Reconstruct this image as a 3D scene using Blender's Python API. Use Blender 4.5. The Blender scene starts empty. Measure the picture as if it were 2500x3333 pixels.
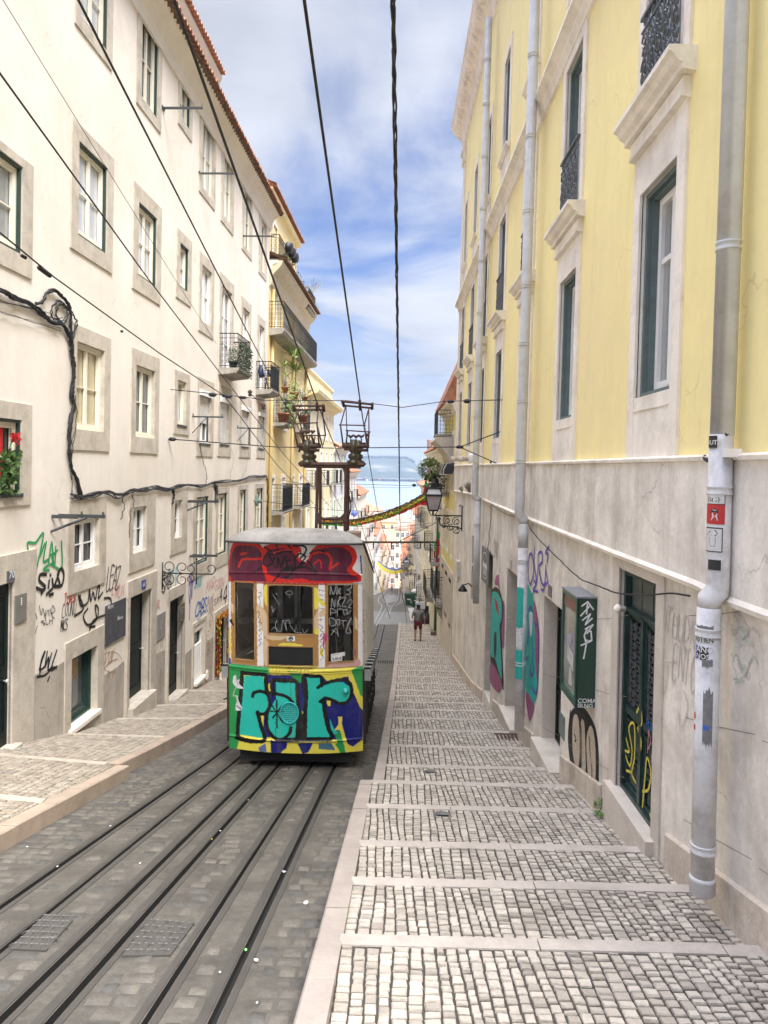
SKY = .15; SUN = 3.3; EXPO = 1.07; CLOC = (3.1, 1.7, 0); CLOUD = (2.62, 2.75, 3.1); SKYT = (.16, .26, .46); ZEN = 8.0; HAZE = 0.00029
import bpy, math, random
from mathutils import Vector, Matrix
from mathutils.geometry import tessellate_polygon
random.seed(11)
R = random.random
def U(a, b): return a + (b - a) * random.random()
scene = bpy.context.scene
COL = scene.collection
# ------------------------------------------------------------------ camera and pixel measuring
F = 2407.0; PITCH = 0.013; ROLL = 0.019; YAW = 0.0118018; SH = -113.7527
CM = Matrix.Rotation(YAW, 3, 'Z') @ Matrix.Rotation(math.pi/2 - PITCH, 3, 'X') @ Matrix.Rotation(ROLL, 3, 'Z')
def ray(px, py):
    return CM @ Vector(((px-1250)/F, -(py-1666.5-SH)/F, -1))
def aty(px, py, Y):
    d = ray(px, py); return d * (Y/d.y)
def atx(px, py, X):
    d = ray(px, py); return d * (X/d.x)
KN = [(-20,2.22),(0,-2.1),(12.4,-4.78),(22,-6.65),(35.4,-8.45),(43,-9.35),(60,-11.7),(150,-25.3),(200,-32.6),(212,-35),(260,-44),(600,-46),(3000,-46)]
def zs(Y):
    for (a,za),(b,zb) in zip(KN, KN[1:]):
        if Y <= b: return za+(zb-za)*(Y-a)/(b-a)
    return KN[-1][1]
def gnd(px, py, off=0):
    d = ray(px, py); Y = 0.5; s = d.z/d.y
    while Y < 420:
        if s*Y < zs(Y)+off: break
        Y += 0.01 if Y < 60 else .1
    return d*(Y/d.y)
# ------------------------------------------------------------------ materials
def _n(nt, t, **kw):
    n = nt.nodes.new(t)
    for k, v in kw.items():
        if k in n.inputs: n.inputs[k].default_value = v
        else: setattr(n, k, v)
    return n
def lin(c): return tuple(c[:3]) + (1,)
MATS = {}
def mat(name, col, rough=.7, var=.12, scale=3.0, col2=None, amt2=.5, scale2=1.0, bump=0.0, bscale=20.0, metal=0, spec=.5, streak=0, streakcol=None, emit=None, vcol=False, thr=(.45,.65), coat=0, crack=0):
    if name in MATS: return MATS[name]
    m = bpy.data.materials.new(name); m.use_nodes = True; nt = m.node_tree; nt.nodes.clear()
    out = _n(nt, 'ShaderNodeOutputMaterial'); bs = _n(nt, 'ShaderNodeBsdfPrincipled'); L = nt.links.new
    L(bs.outputs[0], out.inputs[0])
    tc = _n(nt, 'ShaderNodeTexCoord'); src = tc.outputs['Object']
    bs.inputs['Roughness'].default_value = rough; bs.inputs['Metallic'].default_value = metal
    bs.inputs['Specular IOR Level'].default_value = spec
    bs.inputs['Coat Weight'].default_value = coat
    if vcol:
        at = _n(nt, 'ShaderNodeAttribute', attribute_name='Col'); c = at.outputs['Color']
    else:
        rgb = _n(nt, 'ShaderNodeRGB'); rgb.outputs[0].default_value = lin(col); c = rgb.outputs[0]
    def mix(fac, a, b, mode='MIX'):
        mx = _n(nt, 'ShaderNodeMix', data_type='RGBA', blend_type=mode)
        if isinstance(fac, float): mx.inputs[0].default_value = fac
        else: L(fac, mx.inputs[0])
        L(a, mx.inputs[6])
        if isinstance(b, tuple): mx.inputs[7].default_value = lin(b)
        else: L(b, mx.inputs[7])
        return mx.outputs[2]
    def noise(sc, det=6, vec=src, ro=.6):
        n = _n(nt, 'ShaderNodeTexNoise', Scale=sc, Detail=det, Roughness=ro); L(vec, n.inputs['Vector']); return n.outputs[0]
    def ramp(x, a, b):
        r = _n(nt, 'ShaderNodeMapRange'); r.inputs[1].default_value = a; r.inputs[2].default_value = b
        L(x, r.inputs[0]); return r.outputs[0]
    if var > 0:
        n1 = noise(scale)
        g = _n(nt, 'ShaderNodeMapRange'); g.inputs[1].default_value = .25; g.inputs[2].default_value = .75
        g.inputs[3].default_value = 1-var; g.inputs[4].default_value = 1+var; L(n1, g.inputs[0])
        n2 = noise(scale*9, 4)
        g2 = _n(nt, 'ShaderNodeMapRange'); g2.inputs[1].default_value = .25; g2.inputs[2].default_value = .75
        g2.inputs[3].default_value = 1-var*.5; g2.inputs[4].default_value = 1+var*.5; L(n2, g2.inputs[0])
        mu = _n(nt, 'ShaderNodeMath', operation='MULTIPLY'); L(g.outputs[0], mu.inputs[0]); L(g2.outputs[0], mu.inputs[1])
        vm = _n(nt, 'ShaderNodeVectorMath', operation='SCALE'); L(c, vm.inputs[0]); L(mu.outputs[0], vm.inputs['Scale']); c = vm.outputs[0]
    if col2:
        f = ramp(noise(scale2, 8, ro=.7), thr[0], thr[1])
        ml = _n(nt, 'ShaderNodeMath', operation='MULTIPLY'); L(f, ml.inputs[0]); ml.inputs[1].default_value = amt2
        c = mix(ml.outputs[0], c, col2)
    if streak:
        mp = _n(nt, 'ShaderNodeMapping'); mp.inputs['Scale'].default_value = (5, 5, .35); L(src, mp.inputs[0])
        f = ramp(noise(1.0, 7, mp.outputs[0], .7), .5, .75)
        ml = _n(nt, 'ShaderNodeMath', operation='MULTIPLY'); L(f, ml.inputs[0]); ml.inputs[1].default_value = streak
        c = mix(ml.outputs[0], c, streakcol or tuple(x*.55 for x in col[:3]))
    if crack:
        wn = _n(nt, 'ShaderNodeTexNoise', Scale=1.3, Detail=5); L(src, wn.inputs['Vector'])
        va = _n(nt, 'ShaderNodeVectorMath', operation='MULTIPLY_ADD'); L(wn.outputs[1], va.inputs[0]); va.inputs[1].default_value = (1.2,1.2,1.2); L(src, va.inputs[2])
        vo = _n(nt, 'ShaderNodeTexVoronoi', feature='DISTANCE_TO_EDGE', Scale=.55); L(va.outputs[0], vo.inputs['Vector'])
        f1 = ramp(vo.outputs['Distance'], .006, .001); f2 = ramp(noise(.9, 3), .50, .60)
        ml = _n(nt, 'ShaderNodeMath', operation='MULTIPLY'); L(f1, ml.inputs[0]); L(f2, ml.inputs[1])
        m2 = _n(nt, 'ShaderNodeMath', operation='MULTIPLY'); L(ml.outputs[0], m2.inputs[0]); m2.inputs[1].default_value = crack
        c = mix(m2.outputs[0], c, tuple(x*.35 for x in col[:3]))
    L(c, bs.inputs['Base Color'])
    if bump:
        b = _n(nt, 'ShaderNodeBump'); b.inputs['Strength'].default_value = bump; b.inputs['Distance'].default_value = .02
        L(noise(bscale, 8), b.inputs['Height']); L(b.outputs[0], bs.inputs['Normal'])
    if emit:
        bs.inputs['Emission Color'].default_value = lin(col); bs.inputs['Emission Strength'].default_value = emit
    MATS[name] = m
    return m
# ------------------------------------------------------------------ mesh builder
class MB:
    def __init__(s): s.v = []; s.f = []; s.mi = []; s.cur = 0; s.smooth = []; s.sm = False; s.jit = 0
    def add(s, vs, fs):
        o = len(s.v); s.v += [tuple(p) for p in vs]
        for f in fs: s.f.append(tuple(o+i for i in f)); s.mi.append(s.cur); s.smooth.append(s.sm)
        return s
    def quad(s, a, b, c, d): return s.add([a, b, c, d], [(0,1,2,3)])
    def box(s, fr, u0, u1, v0, v1, w0, w1):
        P = [fr.p(u, v, w) for w in (w0, w1) for v in (v0, v1) for u in (u0, u1)]
        return s.add(P, [(0,1,3,2),(4,6,7,5),(0,4,5,1),(2,3,7,6),(0,2,6,4),(1,5,7,3)])
    def ring(s, fr, u0, u1, v0, v1, t, w0, w1, tb=None, tt=None):
        tb = t if tb is None else tb; tt = t if tt is None else tt
        s.box(fr, u0, u0+t, v0, v1, w0, w1); s.box(fr, u1-t, u1, v0, v1, w0, w1)
        s.box(fr, u0+t, u1-t, v0, v0+tb, w0, w1); s.box(fr, u0+t, u1-t, v1-tt, v1, w0, w1); return s
    def tube(s, pts, r, n=6, closed=False, cap=True):
        pts = [Vector(p) for p in pts]; m = len(pts)
        if m < 2: return s
        rs = r if isinstance(r, (list, tuple)) else [r]*m
        up = None; vs = []
        for i in range(m):
            if closed: t = pts[(i+1) % m]-pts[i-1]
            else: t = pts[min(i+1, m-1)]-pts[max(i-1, 0)]
            if t.length < 1e-9: t = Vector((0,0,1))
            t.normalize()
            if up is None:
                up = Vector((0,0,1)) if abs(t.z) < .9 else Vector((1,0,0))
            a = (up - t*up.dot(t))
            if a.length < 1e-6: a = t.orthogonal()
            a.normalize(); up = a; b = t.cross(a)
            for k in range(n):
                q = 2*math.pi*k/n
                vs.append(pts[i]+a*(rs[i]*math.cos(q))+b*(rs[i]*math.sin(q)))
        fs = []
        for i in range(m if closed else m-1):
            j = (i+1) % m
            for k in range(n):
                l = (k+1) % n; fs.append((i*n+k, i*n+l, j*n+l, j*n+k))
        if cap and not closed: fs += [tuple(range(n))[::-1], tuple((m-1)*n+k for k in range(n))]
        old = s.sm; s.sm = n > 4; s.add(vs, fs); s.sm = old; return s
    def lathe(s, o, prof, n=12, axis=Vector((0,0,1))):
        axis = Vector(axis).normalized(); a = axis.orthogonal().normalized(); b = axis.cross(a); o = Vector(o); vs = []
        for r_, h in prof:
            for k in range(n):
                q = 2*math.pi*k/n; vs.append(o+axis*h+a*(r_*math.cos(q))+b*(r_*math.sin(q)))
        fs = [(i*n+k, i*n+(k+1) % n, (i+1)*n+(k+1) % n, (i+1)*n+k) for i in range(len(prof)-1) for k in range(n)]
        fs += [tuple(range(n))[::-1], tuple((len(prof)-1)*n+k for k in range(n))]
        old = s.sm; s.sm = True; s.add(vs, fs); s.sm = old; return s
    def poly(s, fr, pts, w, th=.004):      # flat filled outline (u,v) of thickness th
        tr = tessellate_polygon([[Vector((a, b, 0)) for a, b in pts]]); n = len(pts)
        vs = [fr.p(a, b, w) for a, b in pts] + [fr.p(a, b, w-th) for a, b in pts]
        fs = [tuple(t) for t in tr] + [(i, (i+1) % n, n+(i+1) % n, n+i) for i in range(n)]
        return s.add(vs, fs)
    def prism(s, fr, prof, u0, u1):        # profile in (v,w), swept along u
        n = len(prof)
        vs = [fr.p(u0, v, w) for v, w in prof] + [fr.p(u1, v, w) for v, w in prof]
        fs = [(i, (i+1) % n, n+(i+1) % n, n+i) for i in range(n)] + [tuple(range(n))[::-1], tuple(range(n, 2*n))]
        return s.add(vs, fs)
    def stroke(s, fr, pts, wd, w, th=.002):  # painted line on a plane
        for i in range(len(pts)-1):
            a = Vector(pts[i]); b = Vector(pts[i+1]); d = b-a
            if d.length < 1e-6: continue
            d.normalize(); n = Vector((-d.y, d.x))*wd*.5; a = a-d*wd*.3; b = b+d*wd*.3
            s.jit = (s.jit+1) % 23; ww = w+s.jit*.00022
            P = [a+n, b+n, b-n, a-n]
            s.add([fr.p(q.x, q.y, ww) for q in P], [(0,1,2,3)])
        return s
    def leaf(s, c, d, up, ln, wd):
        d = Vector(d).normalized(); sd = d.cross(Vector(up)).normalized()*wd*.5; c = Vector(c)
        m_ = c+d*ln*.5+Vector(up)*ln*.08
        return s.add([c, m_+sd, c+d*ln, m_-sd], [(0,1,2,3)])
    def build(s, name, m, parent=None, smooth=False, label=None):
        if not s.f: return None
        me = bpy.data.meshes.new(name)
        off = Vector(parent_world(parent)) if parent else Vector((0,0,0))
        me.from_pydata([(x-off.x, y-off.y, z-off.z) for x, y, z in s.v], [], s.f)
        for mm in (m if isinstance(m, (list, tuple)) else [m]): me.materials.append(mm)
        me.polygons.foreach_set('material_index', s.mi)
        me.polygons.foreach_set('use_smooth', [smooth or a for a in s.smooth])
        me.update()
        o = bpy.data.objects.new(name, me); COL.objects.link(o)
        if parent: o.parent = parent
        if label: o['label'] = label
        return o
def parent_world(o):
    v = Vector((0,0,0))
    while o: v = v+o.location; o = o.parent
    return v
def tag(o, label=None, cat=None, group=None, kind=None):
    if label: o['label'] = label
    if cat: o['category'] = cat
    if group: o['group'] = group
    if kind: o['kind'] = kind
    return o
def thing(name, label, cat, loc=(0,0,0), group=None):
    o = bpy.data.objects.new(name, None); o.empty_display_size = .2; COL.objects.link(o); o.location = loc
    return tag(o, label, cat, group)
def solo(mb, name, m, label, cat, group=None, smooth=False):
    # one-mesh thing with origin at its own base
    xs = [p[0] for p in mb.v]; ys = [p[1] for p in mb.v]; zz = [p[2] for p in mb.v]
    c = Vector(((min(xs)+max(xs))/2, (min(ys)+max(ys))/2, min(zz)))
    mb.v = [(x-c.x, y-c.y, z-c.z) for x, y, z in mb.v]
    o = mb.build(name, m, None, smooth); o.location = c
    return tag(o, label, cat, group)
def struct(mb, name, m, smooth=False):
    return tag(mb.build(name, m, None, smooth), kind='structure')
class Fr:
    def __init__(s, o, u, v, w): s.o = Vector(o); s.u = Vector(u); s.v = Vector(v); s.w = Vector(w)
    def p(s, u, v, w=0): return s.o+s.u*u+s.v*v+s.w*w
    def uv(s, px, py, w=0):
        d = ray(px, py); o = s.o+s.w*w
        n = s.u.cross(s.v); t = o.dot(n)/d.dot(n); q = d*t-o
        # solve q = a*u + b*v
        uu = s.u.dot(s.u); vv = s.v.dot(s.v); uv = s.u.dot(s.v); qu = q.dot(s.u); qv = q.dot(s.v)
        D = uu*vv-uv*uv
        return ((qu*vv-qv*uv)/D, (qv*uu-qu*uv)/D)
WORLD = Fr((0,0,0), (1,0,0), (0,1,0), (0,0,1))       # box(u=x, v=y, w=z)
kL = .028; nL = math.sqrt(1+kL*kL)
FL = Fr((-6.05,0,0), (kL/nL, 1/nL, 0), (0,0,1), (1/nL, -kL/nL, 0))
FRL = Fr((2.48,0,0), (0,1,0), (0,0,1), (-1,0,0))
FRU = Fr((2.48,0,0), (0,1,0), (.010,0,1), (-1,0,0))
def holes_wall(mb, fr, u0, u1, v0, v1, holes, depth=.25, w=0, reveal=None):
    us = sorted(set([u0, u1]+[x for h in holes for x in (h[0], h[1]) if u0 < x < u1]))
    vs = sorted(set([v0, v1]+[x for h in holes for x in (h[2], h[3]) if v0 < x < v1]))
    idx = {}; V = []
    def vid(a, b):
        if (a, b) not in idx: idx[(a, b)] = len(V); V.append(fr.p(a, b, w))
        return idx[(a, b)]
    Fs = []
    for a, b in zip(us, us[1:]):
        for c, d in zip(vs, vs[1:]):
            mu, mv = (a+b)/2, (c+d)/2
            if any(h[0] < mu < h[1] and h[2] < mv < h[3] for h in holes): continue
            Fs.append((vid(a,c), vid(b,c), vid(b,d), vid(a,d)))
    mb.add(V, Fs)
    if reveal is not None: mb.cur = reveal
    for h in holes:
        a, b, c, d = h[:4]; dp = h[4] if len(h) > 4 else depth
        for q in (((a,c),(a,d)), ((a,d),(b,d)), ((b,d),(b,c)), ((b,c),(a,c))):
            mb.quad(fr.p(*q[0], w), fr.p(*q[1], w), fr.p(*q[1], w-dp), fr.p(*q[0], w-dp))
    mb.cur = 0
def txt(s, size, fr, u, v, w, th=.003, m=None, parent=None, name='lettering', rot=0, sx=1, flip=False, align='LEFT', bold=0):
    cu = bpy.data.curves.new('t', 'FONT'); cu.body = s; cu.size = 1; cu.align_x = align; cu.resolution_u = 3; cu.offset = bold
    o = bpy.data.objects.new('t', cu); COL.objects.link(o)
    bpy.context.view_layer.update()
    me0 = bpy.data.meshes.new_from_object(o.evaluated_get(bpy.context.evaluated_depsgraph_get()))
    mb = MB(); c, sn = math.cos(rot), math.sin(rot)
    vs = []
    for q in me0.vertices:
        a, b = q.co.x*size*sx, q.co.y*size
        a, b = a*c-b*sn, a*sn+b*c
        if flip: a = -a
        vs.append(fr.p(u+a, v+b, w+th))
    mb.add(vs, [tuple(p.vertices) for p in me0.polygons])
    bpy.data.objects.remove(o); bpy.data.curves.remove(cu); bpy.data.meshes.remove(me0)
    return mb if m is None else mb.build(name, m, parent)
# stroke alphabet, unit cell 1 x 1.4
SF = {'A':'0,0 .5,1.4 1,0|.2,.5 .8,.5','B':'0,0 0,1.4 .7,1.3 .8,1 .1,.75 .9,.6 .9,.2 0,0','C':'1,1.2 .5,1.4 0,.8 .2,.1 1,.15','D':'0,0 0,1.4 .8,1.1 .9,.4 0,0',
'E':'1,1.4 0,1.4 0,0 1,0|0,.7 .8,.75','F':'1,1.4 0,1.4 0,0|0,.7 .8,.7','G':'1,1.2 .4,1.4 0,.7 .4,0 1,.2 1,.6 .6,.6','H':'0,0 0,1.4|1,0 1,1.4|0,.7 1,.7','I':'.5,0 .5,1.4',
'J':'.8,1.4 .7,.2 .3,0 0,.3','K':'0,0 0,1.4|1,1.4 0,.6 1,0','L':'0,1.4 0,0 .9,0','M':'0,0 .1,1.4 .5,.5 .9,1.4 1,0','N':'0,0 0,1.4 .9,0 1,1.4','O':'.5,0 0,.5 .2,1.2 .7,1.4 1,.8 .8,.1 .5,0',
'P':'0,0 0,1.4 .9,1.2 .8,.7 0,.6','R':'0,0 0,1.4 .9,1.2 .8,.7 0,.6 1,-.1','S':'1,1.2 .4,1.4 .1,1 .9,.5 .7,.05 0,.1','T':'0,1.4 1,1.4|.5,1.4 .4,0','U':'0,1.4 .1,.2 .5,0 .9,.3 1,1.4',
'V':'0,1.4 .5,0 1,1.4','W':'0,1.4 .2,0 .5,.8 .8,0 1,1.4','X':'0,0 1,1.4|0,1.4 1,0','Y':'0,1.4 .5,.7 1,1.4|.5,.7 .3,-.2','Z':'0,1.4 1,1.3 0,0 1,.1','!':'.4,1.4 .3,.5|.3,.2 .3,.05',
'4':'.7,-.2 .8,1.4 0,.5 1,.5','0':'.5,0 0,.5 .2,1.2 .7,1.4 1,.8 .8,.1 .5,0','3':'0,1.3 .9,1.2 .4,.8 1,.4 .1,0','*':'0,.4 1,1|.5,.2 .5,1.2|0,1 1,.4','_':'0,0 1.2,.1','7':'0,1.4 1,1.4 .4,0'}
def tagword(mb, fr, word, px0, py0, px1, hgt, wd, w=.004, slant=.15, seed=0, wob=.08, over=0):
    """spray word from left pixel (px0,py0 = baseline) to pixel px1; hgt in metres"""
    wd *= 1.35; rs = random.Random(seed*7+len(word))
    a, v = fr.uv(px0, py0, 0); b, _ = fr.uv(px1, py0, 0)
    n = len(word); cw = (b-a)/n
    for i, ch in enumerate(word):
        if ch not in SF: continue
        jy = rs.uniform(-.08, .08)*hgt
        for st in SF[ch].split('|'):
            P = []
            for q in st.split():
                x, y = map(float, q.split(','))
                x += rs.uniform(-wob, wob); y += rs.uniform(-wob, wob)
                P.append(((i+.12+x*(.78+over)+y*slant)*cw+a, v+jy+y/1.4*hgt))
            # smooth
            Q = []
            for k in range(len(P)-1):
                p0 = P[max(k-1,0)]; p1 = P[k]; p2 = P[k+1]; p3 = P[min(k+2, len(P)-1)]
                for t in (0, .33, .66):
                    Q.append(tuple(.5*((2*p1[j])+(-p0[j]+p2[j])*t+(2*p0[j]-5*p1[j]+4*p2[j]-p3[j])*t*t*.8+(-p0[j]+3*p1[j]-3*p2[j]+p3[j])*t**3*.8) if t else p1[j] for j in (0,1)))
            Q.append(P[-1]); mb.stroke(fr, Q, wd, w)
    return mb
def smoothpts(P, n=5, closed=False):
    Q = []; m = len(P)
    for k in range(m if closed else m-1):
        p0 = P[k-1] if closed or k > 0 else P[0]; p1 = P[k]; p2 = P[(k+1) % m]
        p3 = P[(k+2) % m] if closed or k+2 < m else P[-1]
        for i in range(n):
            t = i/n
            Q.append(tuple(.5*(2*p1[j]+(-p0[j]+p2[j])*t+(2*p0[j]-5*p1[j]+4*p2[j]-p3[j])*t*t+(-p0[j]+3*p1[j]-3*p2[j]+p3[j])*t**3) for j in range(len(p1))))
    if not closed: Q.append(tuple(P[-1]))
    return Q
def arc(c, r, a0, a1, n=10): return [(c[0]+r*math.cos(a0+(a1-a0)*i/n), c[1]+r*math.sin(a0+(a1-a0)*i/n)) for i in range(n+1)]
def foliage(mb, c, rad, n, size, flat=1.0, droop=0):
    c = Vector(c)
    for _ in range(n):
        d = Vector((random.gauss(0,1), random.gauss(0,1), random.gauss(0,1))).normalized()
        p = c+Vector((d.x*rad[0], d.y*rad[1], d.z*rad[2]))*(U(.35,1)**.6)
        dd = (d+Vector((U(-.7,.7), U(-.7,.7), U(-.7,.5)-droop)))
        mb.leaf(p, dd, (U(-.3,.3), U(-.3,.3), 1), size*U(.6,1.3), size*U(.35,.55))
    return mb
# ------------------------------------------------------------------ palette
M = dict(
 white=mat('white_plaster', (.80,.735,.645), .9, .05, .8, (.66,.58,.47), .55, .35, bump=.12, bscale=14, streak=.22, streakcol=(.56,.49,.40), crack=.3),
 whitelow=mat('dirty_plaster', (.45,.40,.335), .9, .12, 1.5, (.28,.24,.19), .7, 1.1, bump=.3, bscale=18, streak=.6, streakcol=(.18,.15,.12), crack=.8),
 yellow=mat('yellow_plaster', (.92,.785,.36), .9, .06, .7, (.80,.66,.38), .5, .3, bump=.22, bscale=9, streak=.3, streakcol=(.70,.57,.28), crack=.28),
 yellow2=mat('ochre_plaster', (.76,.61,.30), .9, .06, .9, (.55,.40,.18), .5, .6, bump=.1, bscale=15, streak=.25),
 yellow3=mat('pale_yellow_plaster', (.76,.66,.40), .9, .06, .9, (.58,.46,.27), .4, .5, streak=.2),
 stone=mat('limestone', (.62,.56,.475), .85, .08, 2.5, (.40,.35,.29), .5, 1.6, bump=.35, bscale=30, streak=.25, streakcol=(.36,.31,.25)),
 stoneL=mat('weathered_limestone', (.56,.50,.41), .88, .10, 4, (.32,.28,.22), .6, 3.0, bump=.5, bscale=45, streak=.25, streakcol=(.25,.22,.18)),
 stonebase=mat('stone_cladding', (.79,.735,.645), .8, .16, 1.9, (.52,.465,.39), .85, 1.3, bump=.35, bscale=16, streak=.5, streakcol=(.38,.32,.25), crack=.5),
 trim=mat('pale_stone_trim', (.86,.79,.68), .85, .06, 2, (.56,.50,.42), .6, 1.8, bump=.3, bscale=26, streak=.3, streakcol=(.42,.37,.31)),
 cream=mat('cream_frame_paint', (.80,.74,.60), .5, .04, 5),
 winwhite=mat('white_frame_paint', (.82,.80,.76), .5, .04, 5),
 green=mat('dark_green_paint', (.018,.045,.035), .45, .2, 6),
 teal=mat('grey_teal_paint', (.12,.165,.155), .6, .15, 6, (.07,.09,.09), .5, 4),
 black=mat('black_iron', (.012,.012,.013), .5, .15, 20),
 iron=mat('dark_grey_iron', (.045,.05,.052), .55, .2, 20),
 cable=mat('black_cable', (.012,.011,.011), .6, .1, 20),
 zinc=mat('zinc_pipe', (.56,.56,.55), .5, .08, 3, (.40,.39,.37), .5, 5, streak=.3),
 pipewhite=mat('white_painted_pipe', (.66,.65,.64), .5, .06, 3, (.36,.34,.32), .6, 7, streak=.3),
 tile=mat('terracotta_tile', (.36,.15,.075), .85, .3, 6, (.10,.07,.05), .6, 5, bump=.3, bscale=30),
 tiledark=mat('mossy_tile', (.20,.11,.065), .9, .3, 6, (.06,.055,.035), .7, 5, bump=.3, bscale=30),
 tilebright=mat('orange_tile', (.46,.23,.14), .8, .2, 6, (.33,.15,.09), .5, 4),
 rust=mat('rusty_steel', (.085,.042,.030), .8, .3, 12, (.03,.02,.018), .6, 9, bump=.3, bscale=60),
 leaf=mat('green_leaf', (.07,.13,.03), .6, .5, 9), leafl=mat('light_leaf', (.24,.32,.10), .6, .4, 9), leafd=mat('dark_leaf', (.03,.055,.02), .7, .5, 9),
 terracotta=mat('terracotta_pot', (.38,.13,.06), .8, .15, 8),
 red=mat('red_cloth', (.55,.02,.02), .8, .1, 8), greencloth=mat('green_cloth', (.02,.30,.09), .8, .1, 8),
 concrete=mat('balcony_concrete', (.36,.33,.28), .9, .15, 4, (.16,.15,.13), .6, 3, bump=.3, bscale=30, streak=.4),
)
def glass(name, col, rough=.08, spec=1.0, var=.25, sc=1.5, c2=None):
    return mat(name, col, rough, var, sc, c2, .8, sc*.8, spec=spec)
M['glass'] = glass('window_glass', (.10,.11,.115), .07)
M['glassd'] = glass('dark_window_glass', (.015,.017,.017), .06, .45)
M['curtain'] = glass('glass_with_white_curtain', (.52,.54,.55), .10, 1.0, .12, 2)
M['curtaing'] = glass('glass_with_grey_curtain', (.30,.31,.30), .10, 1.0, .15, 2)
M['yellowglass'] = glass('glass_painted_ochre_reflection', (.48,.42,.26), .10, 1.0, .12, 2)  # ochre reflection put into the pane's base colour
M['doordark'] = mat('nearly_black_green_door', (.006,.012,.010), .5, .2, 8, spec=.2)
def paint(name, c, r=.6):
    # thin spray coat: lets a little of the wall through where it is worn
    m = mat(name, c, r, .12, 14, spec=.25); nt = m.node_tree
    out = next(n for n in nt.nodes if n.type == 'OUTPUT_MATERIAL'); b = next(n for n in nt.nodes if n.type == 'BSDF_PRINCIPLED'); tc = next(n for n in nt.nodes if n.type == 'TEX_COORD')
    n = _n(nt, 'ShaderNodeTexNoise', Scale=38.0, Detail=6, Roughness=.7); nt.links.new(tc.outputs['Object'], n.inputs['Vector'])
    g = _n(nt, 'ShaderNodeMapRange'); g.inputs[1].default_value = .36; g.inputs[2].default_value = .50; g.inputs[3].default_value = .6; g.inputs[4].default_value = 1; nt.links.new(n.outputs[0], g.inputs[0])
    t = _n(nt, 'ShaderNodeBsdfTransparent'); x = _n(nt, 'ShaderNodeMixShader'); nt.links.new(g.outputs[0], x.inputs[0]); nt.links.new(t.outputs[0], x.inputs[1]); nt.links.new(b.outputs[0], x.inputs[2]); nt.links.new(x.outputs[0], out.inputs[0])
    return m
PK = paint('black_spray_paint', (.02,.02,.02)); PG = paint('green_spray_paint', (.03,.32,.10)); PR = paint('red_spray_paint', (.5,.03,.03))
PB = paint('blue_spray_paint', (.04,.15,.5)); PC = paint('cyan_spray_paint', (.25,.55,.65)); PV = paint('violet_spray_paint', (.13,.07,.42)); PT = paint('teal_spray_paint', (.03,.44,.37))
PM = paint('plum_spray_paint', (.34,.10,.20)); PP = paint('pink_spray_paint', (.65,.28,.32)); PBR = paint('brown_spray_paint', (.36,.18,.09)); PY = paint('yellow_spray_paint', (.65,.55,.08)); PW = paint('white_spray_paint', (.7,.7,.7)); PGY = paint('grey_marker', (.33,.32,.30)); PBG = paint('beige_spray_paint', (.55,.47,.36))
PGA = paint('faint_grey_spray_paint', (.52,.48,.43)); PGG = paint('faint_green_spray_paint', (.50,.54,.44))
# ------------------------------------------------------------------ ground
def kerbR(Y):      # outer (street side) edge of the right-hand stepped pavement
    if Y < 9.75: return -.52+.0165*Y
    return -.19+.0205*(Y-9.8)
def kerbL(Y): return -3.66 if Y < 10.4 else -3.80+.0165*(Y-10.4)
def wallL(Y): return -6.05+kL*Y
def wallR(Y): return 2.5
LB = [(0,-2.1)]+[]
for px, py in ((30,2396),(105,2413),(226,2389),(410,2333),(535,2290),(622,2246),(680,2222),(738,2198)):
    u, v = FL.uv(px, py); LB.append((u, v))
LB = [(0,-2.0),(8,-3.62)]+[(u, v) for u, v in LB[2:]]
LB += [(35.4, zs(35.4)+.02), (70, zs(70)+.02)]
def zLw(Y):
    for (a,za),(b,zb) in zip(LB, LB[1:]):
        if Y <= b: return za+(zb-za)*(Y-a)/(b-a)
    return zs(Y)+.02
# steps of the right pavement
BK = [1.5, 2.6, 3.7, 4.82, 5.94, 6.98, 8.41, 9.73, 10.9, 12.7, 14.4, 16.0]
while BK[-1] < 45.6: BK.append(BK[-1]+1.42)
def ztread(Y, a, b):     # tread from step a to step b
    za = zs(a)-.045; zb = zs(b)+.045
    return za+(zb-za)*(Y-a)/(b-a)
def zstep(Y):
    for a, b in zip([-2]+BK, BK):
        if Y < b: return ztread(Y, a, b)
    return zs(Y)
M['setts'] = mat('grimy_dark_road_setts', (.11,.10,.082), .75, .35, 1.6, (.055,.05,.042), .7, 2.2, bump=.8, bscale=14, spec=.4)
M['groove'] = mat('rail_groove_grime', (.012,.011,.010), .9, .2, 10)
M['rail'] = mat('worn_steel_rail', (.085,.078,.068), .55, .15, 12, (.055,.05,.043), .6, 6, metal=.2)
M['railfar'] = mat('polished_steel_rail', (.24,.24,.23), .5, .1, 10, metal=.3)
M['mortar'] = mat('dark_joint_sand', (.06,.05,.04), .95, .3, 5)
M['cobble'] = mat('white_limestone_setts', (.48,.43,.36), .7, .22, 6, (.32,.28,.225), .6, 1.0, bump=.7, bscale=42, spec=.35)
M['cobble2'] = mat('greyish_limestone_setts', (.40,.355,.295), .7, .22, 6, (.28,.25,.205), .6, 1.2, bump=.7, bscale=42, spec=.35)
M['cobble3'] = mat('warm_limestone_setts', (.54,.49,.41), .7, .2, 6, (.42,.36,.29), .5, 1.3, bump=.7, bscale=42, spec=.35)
M['kerb'] = mat('pinkish_stone_kerb', (.37,.32,.275), .75, .12, 3, (.26,.22,.185), .5, 2, bump=.3, bscale=35)
M['kerbL'] = mat('ochre_stone_kerb', (.42,.33,.25), .75, .14, 3, (.26,.20,.15), .6, 2, bump=.3, bscale=35)
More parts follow.
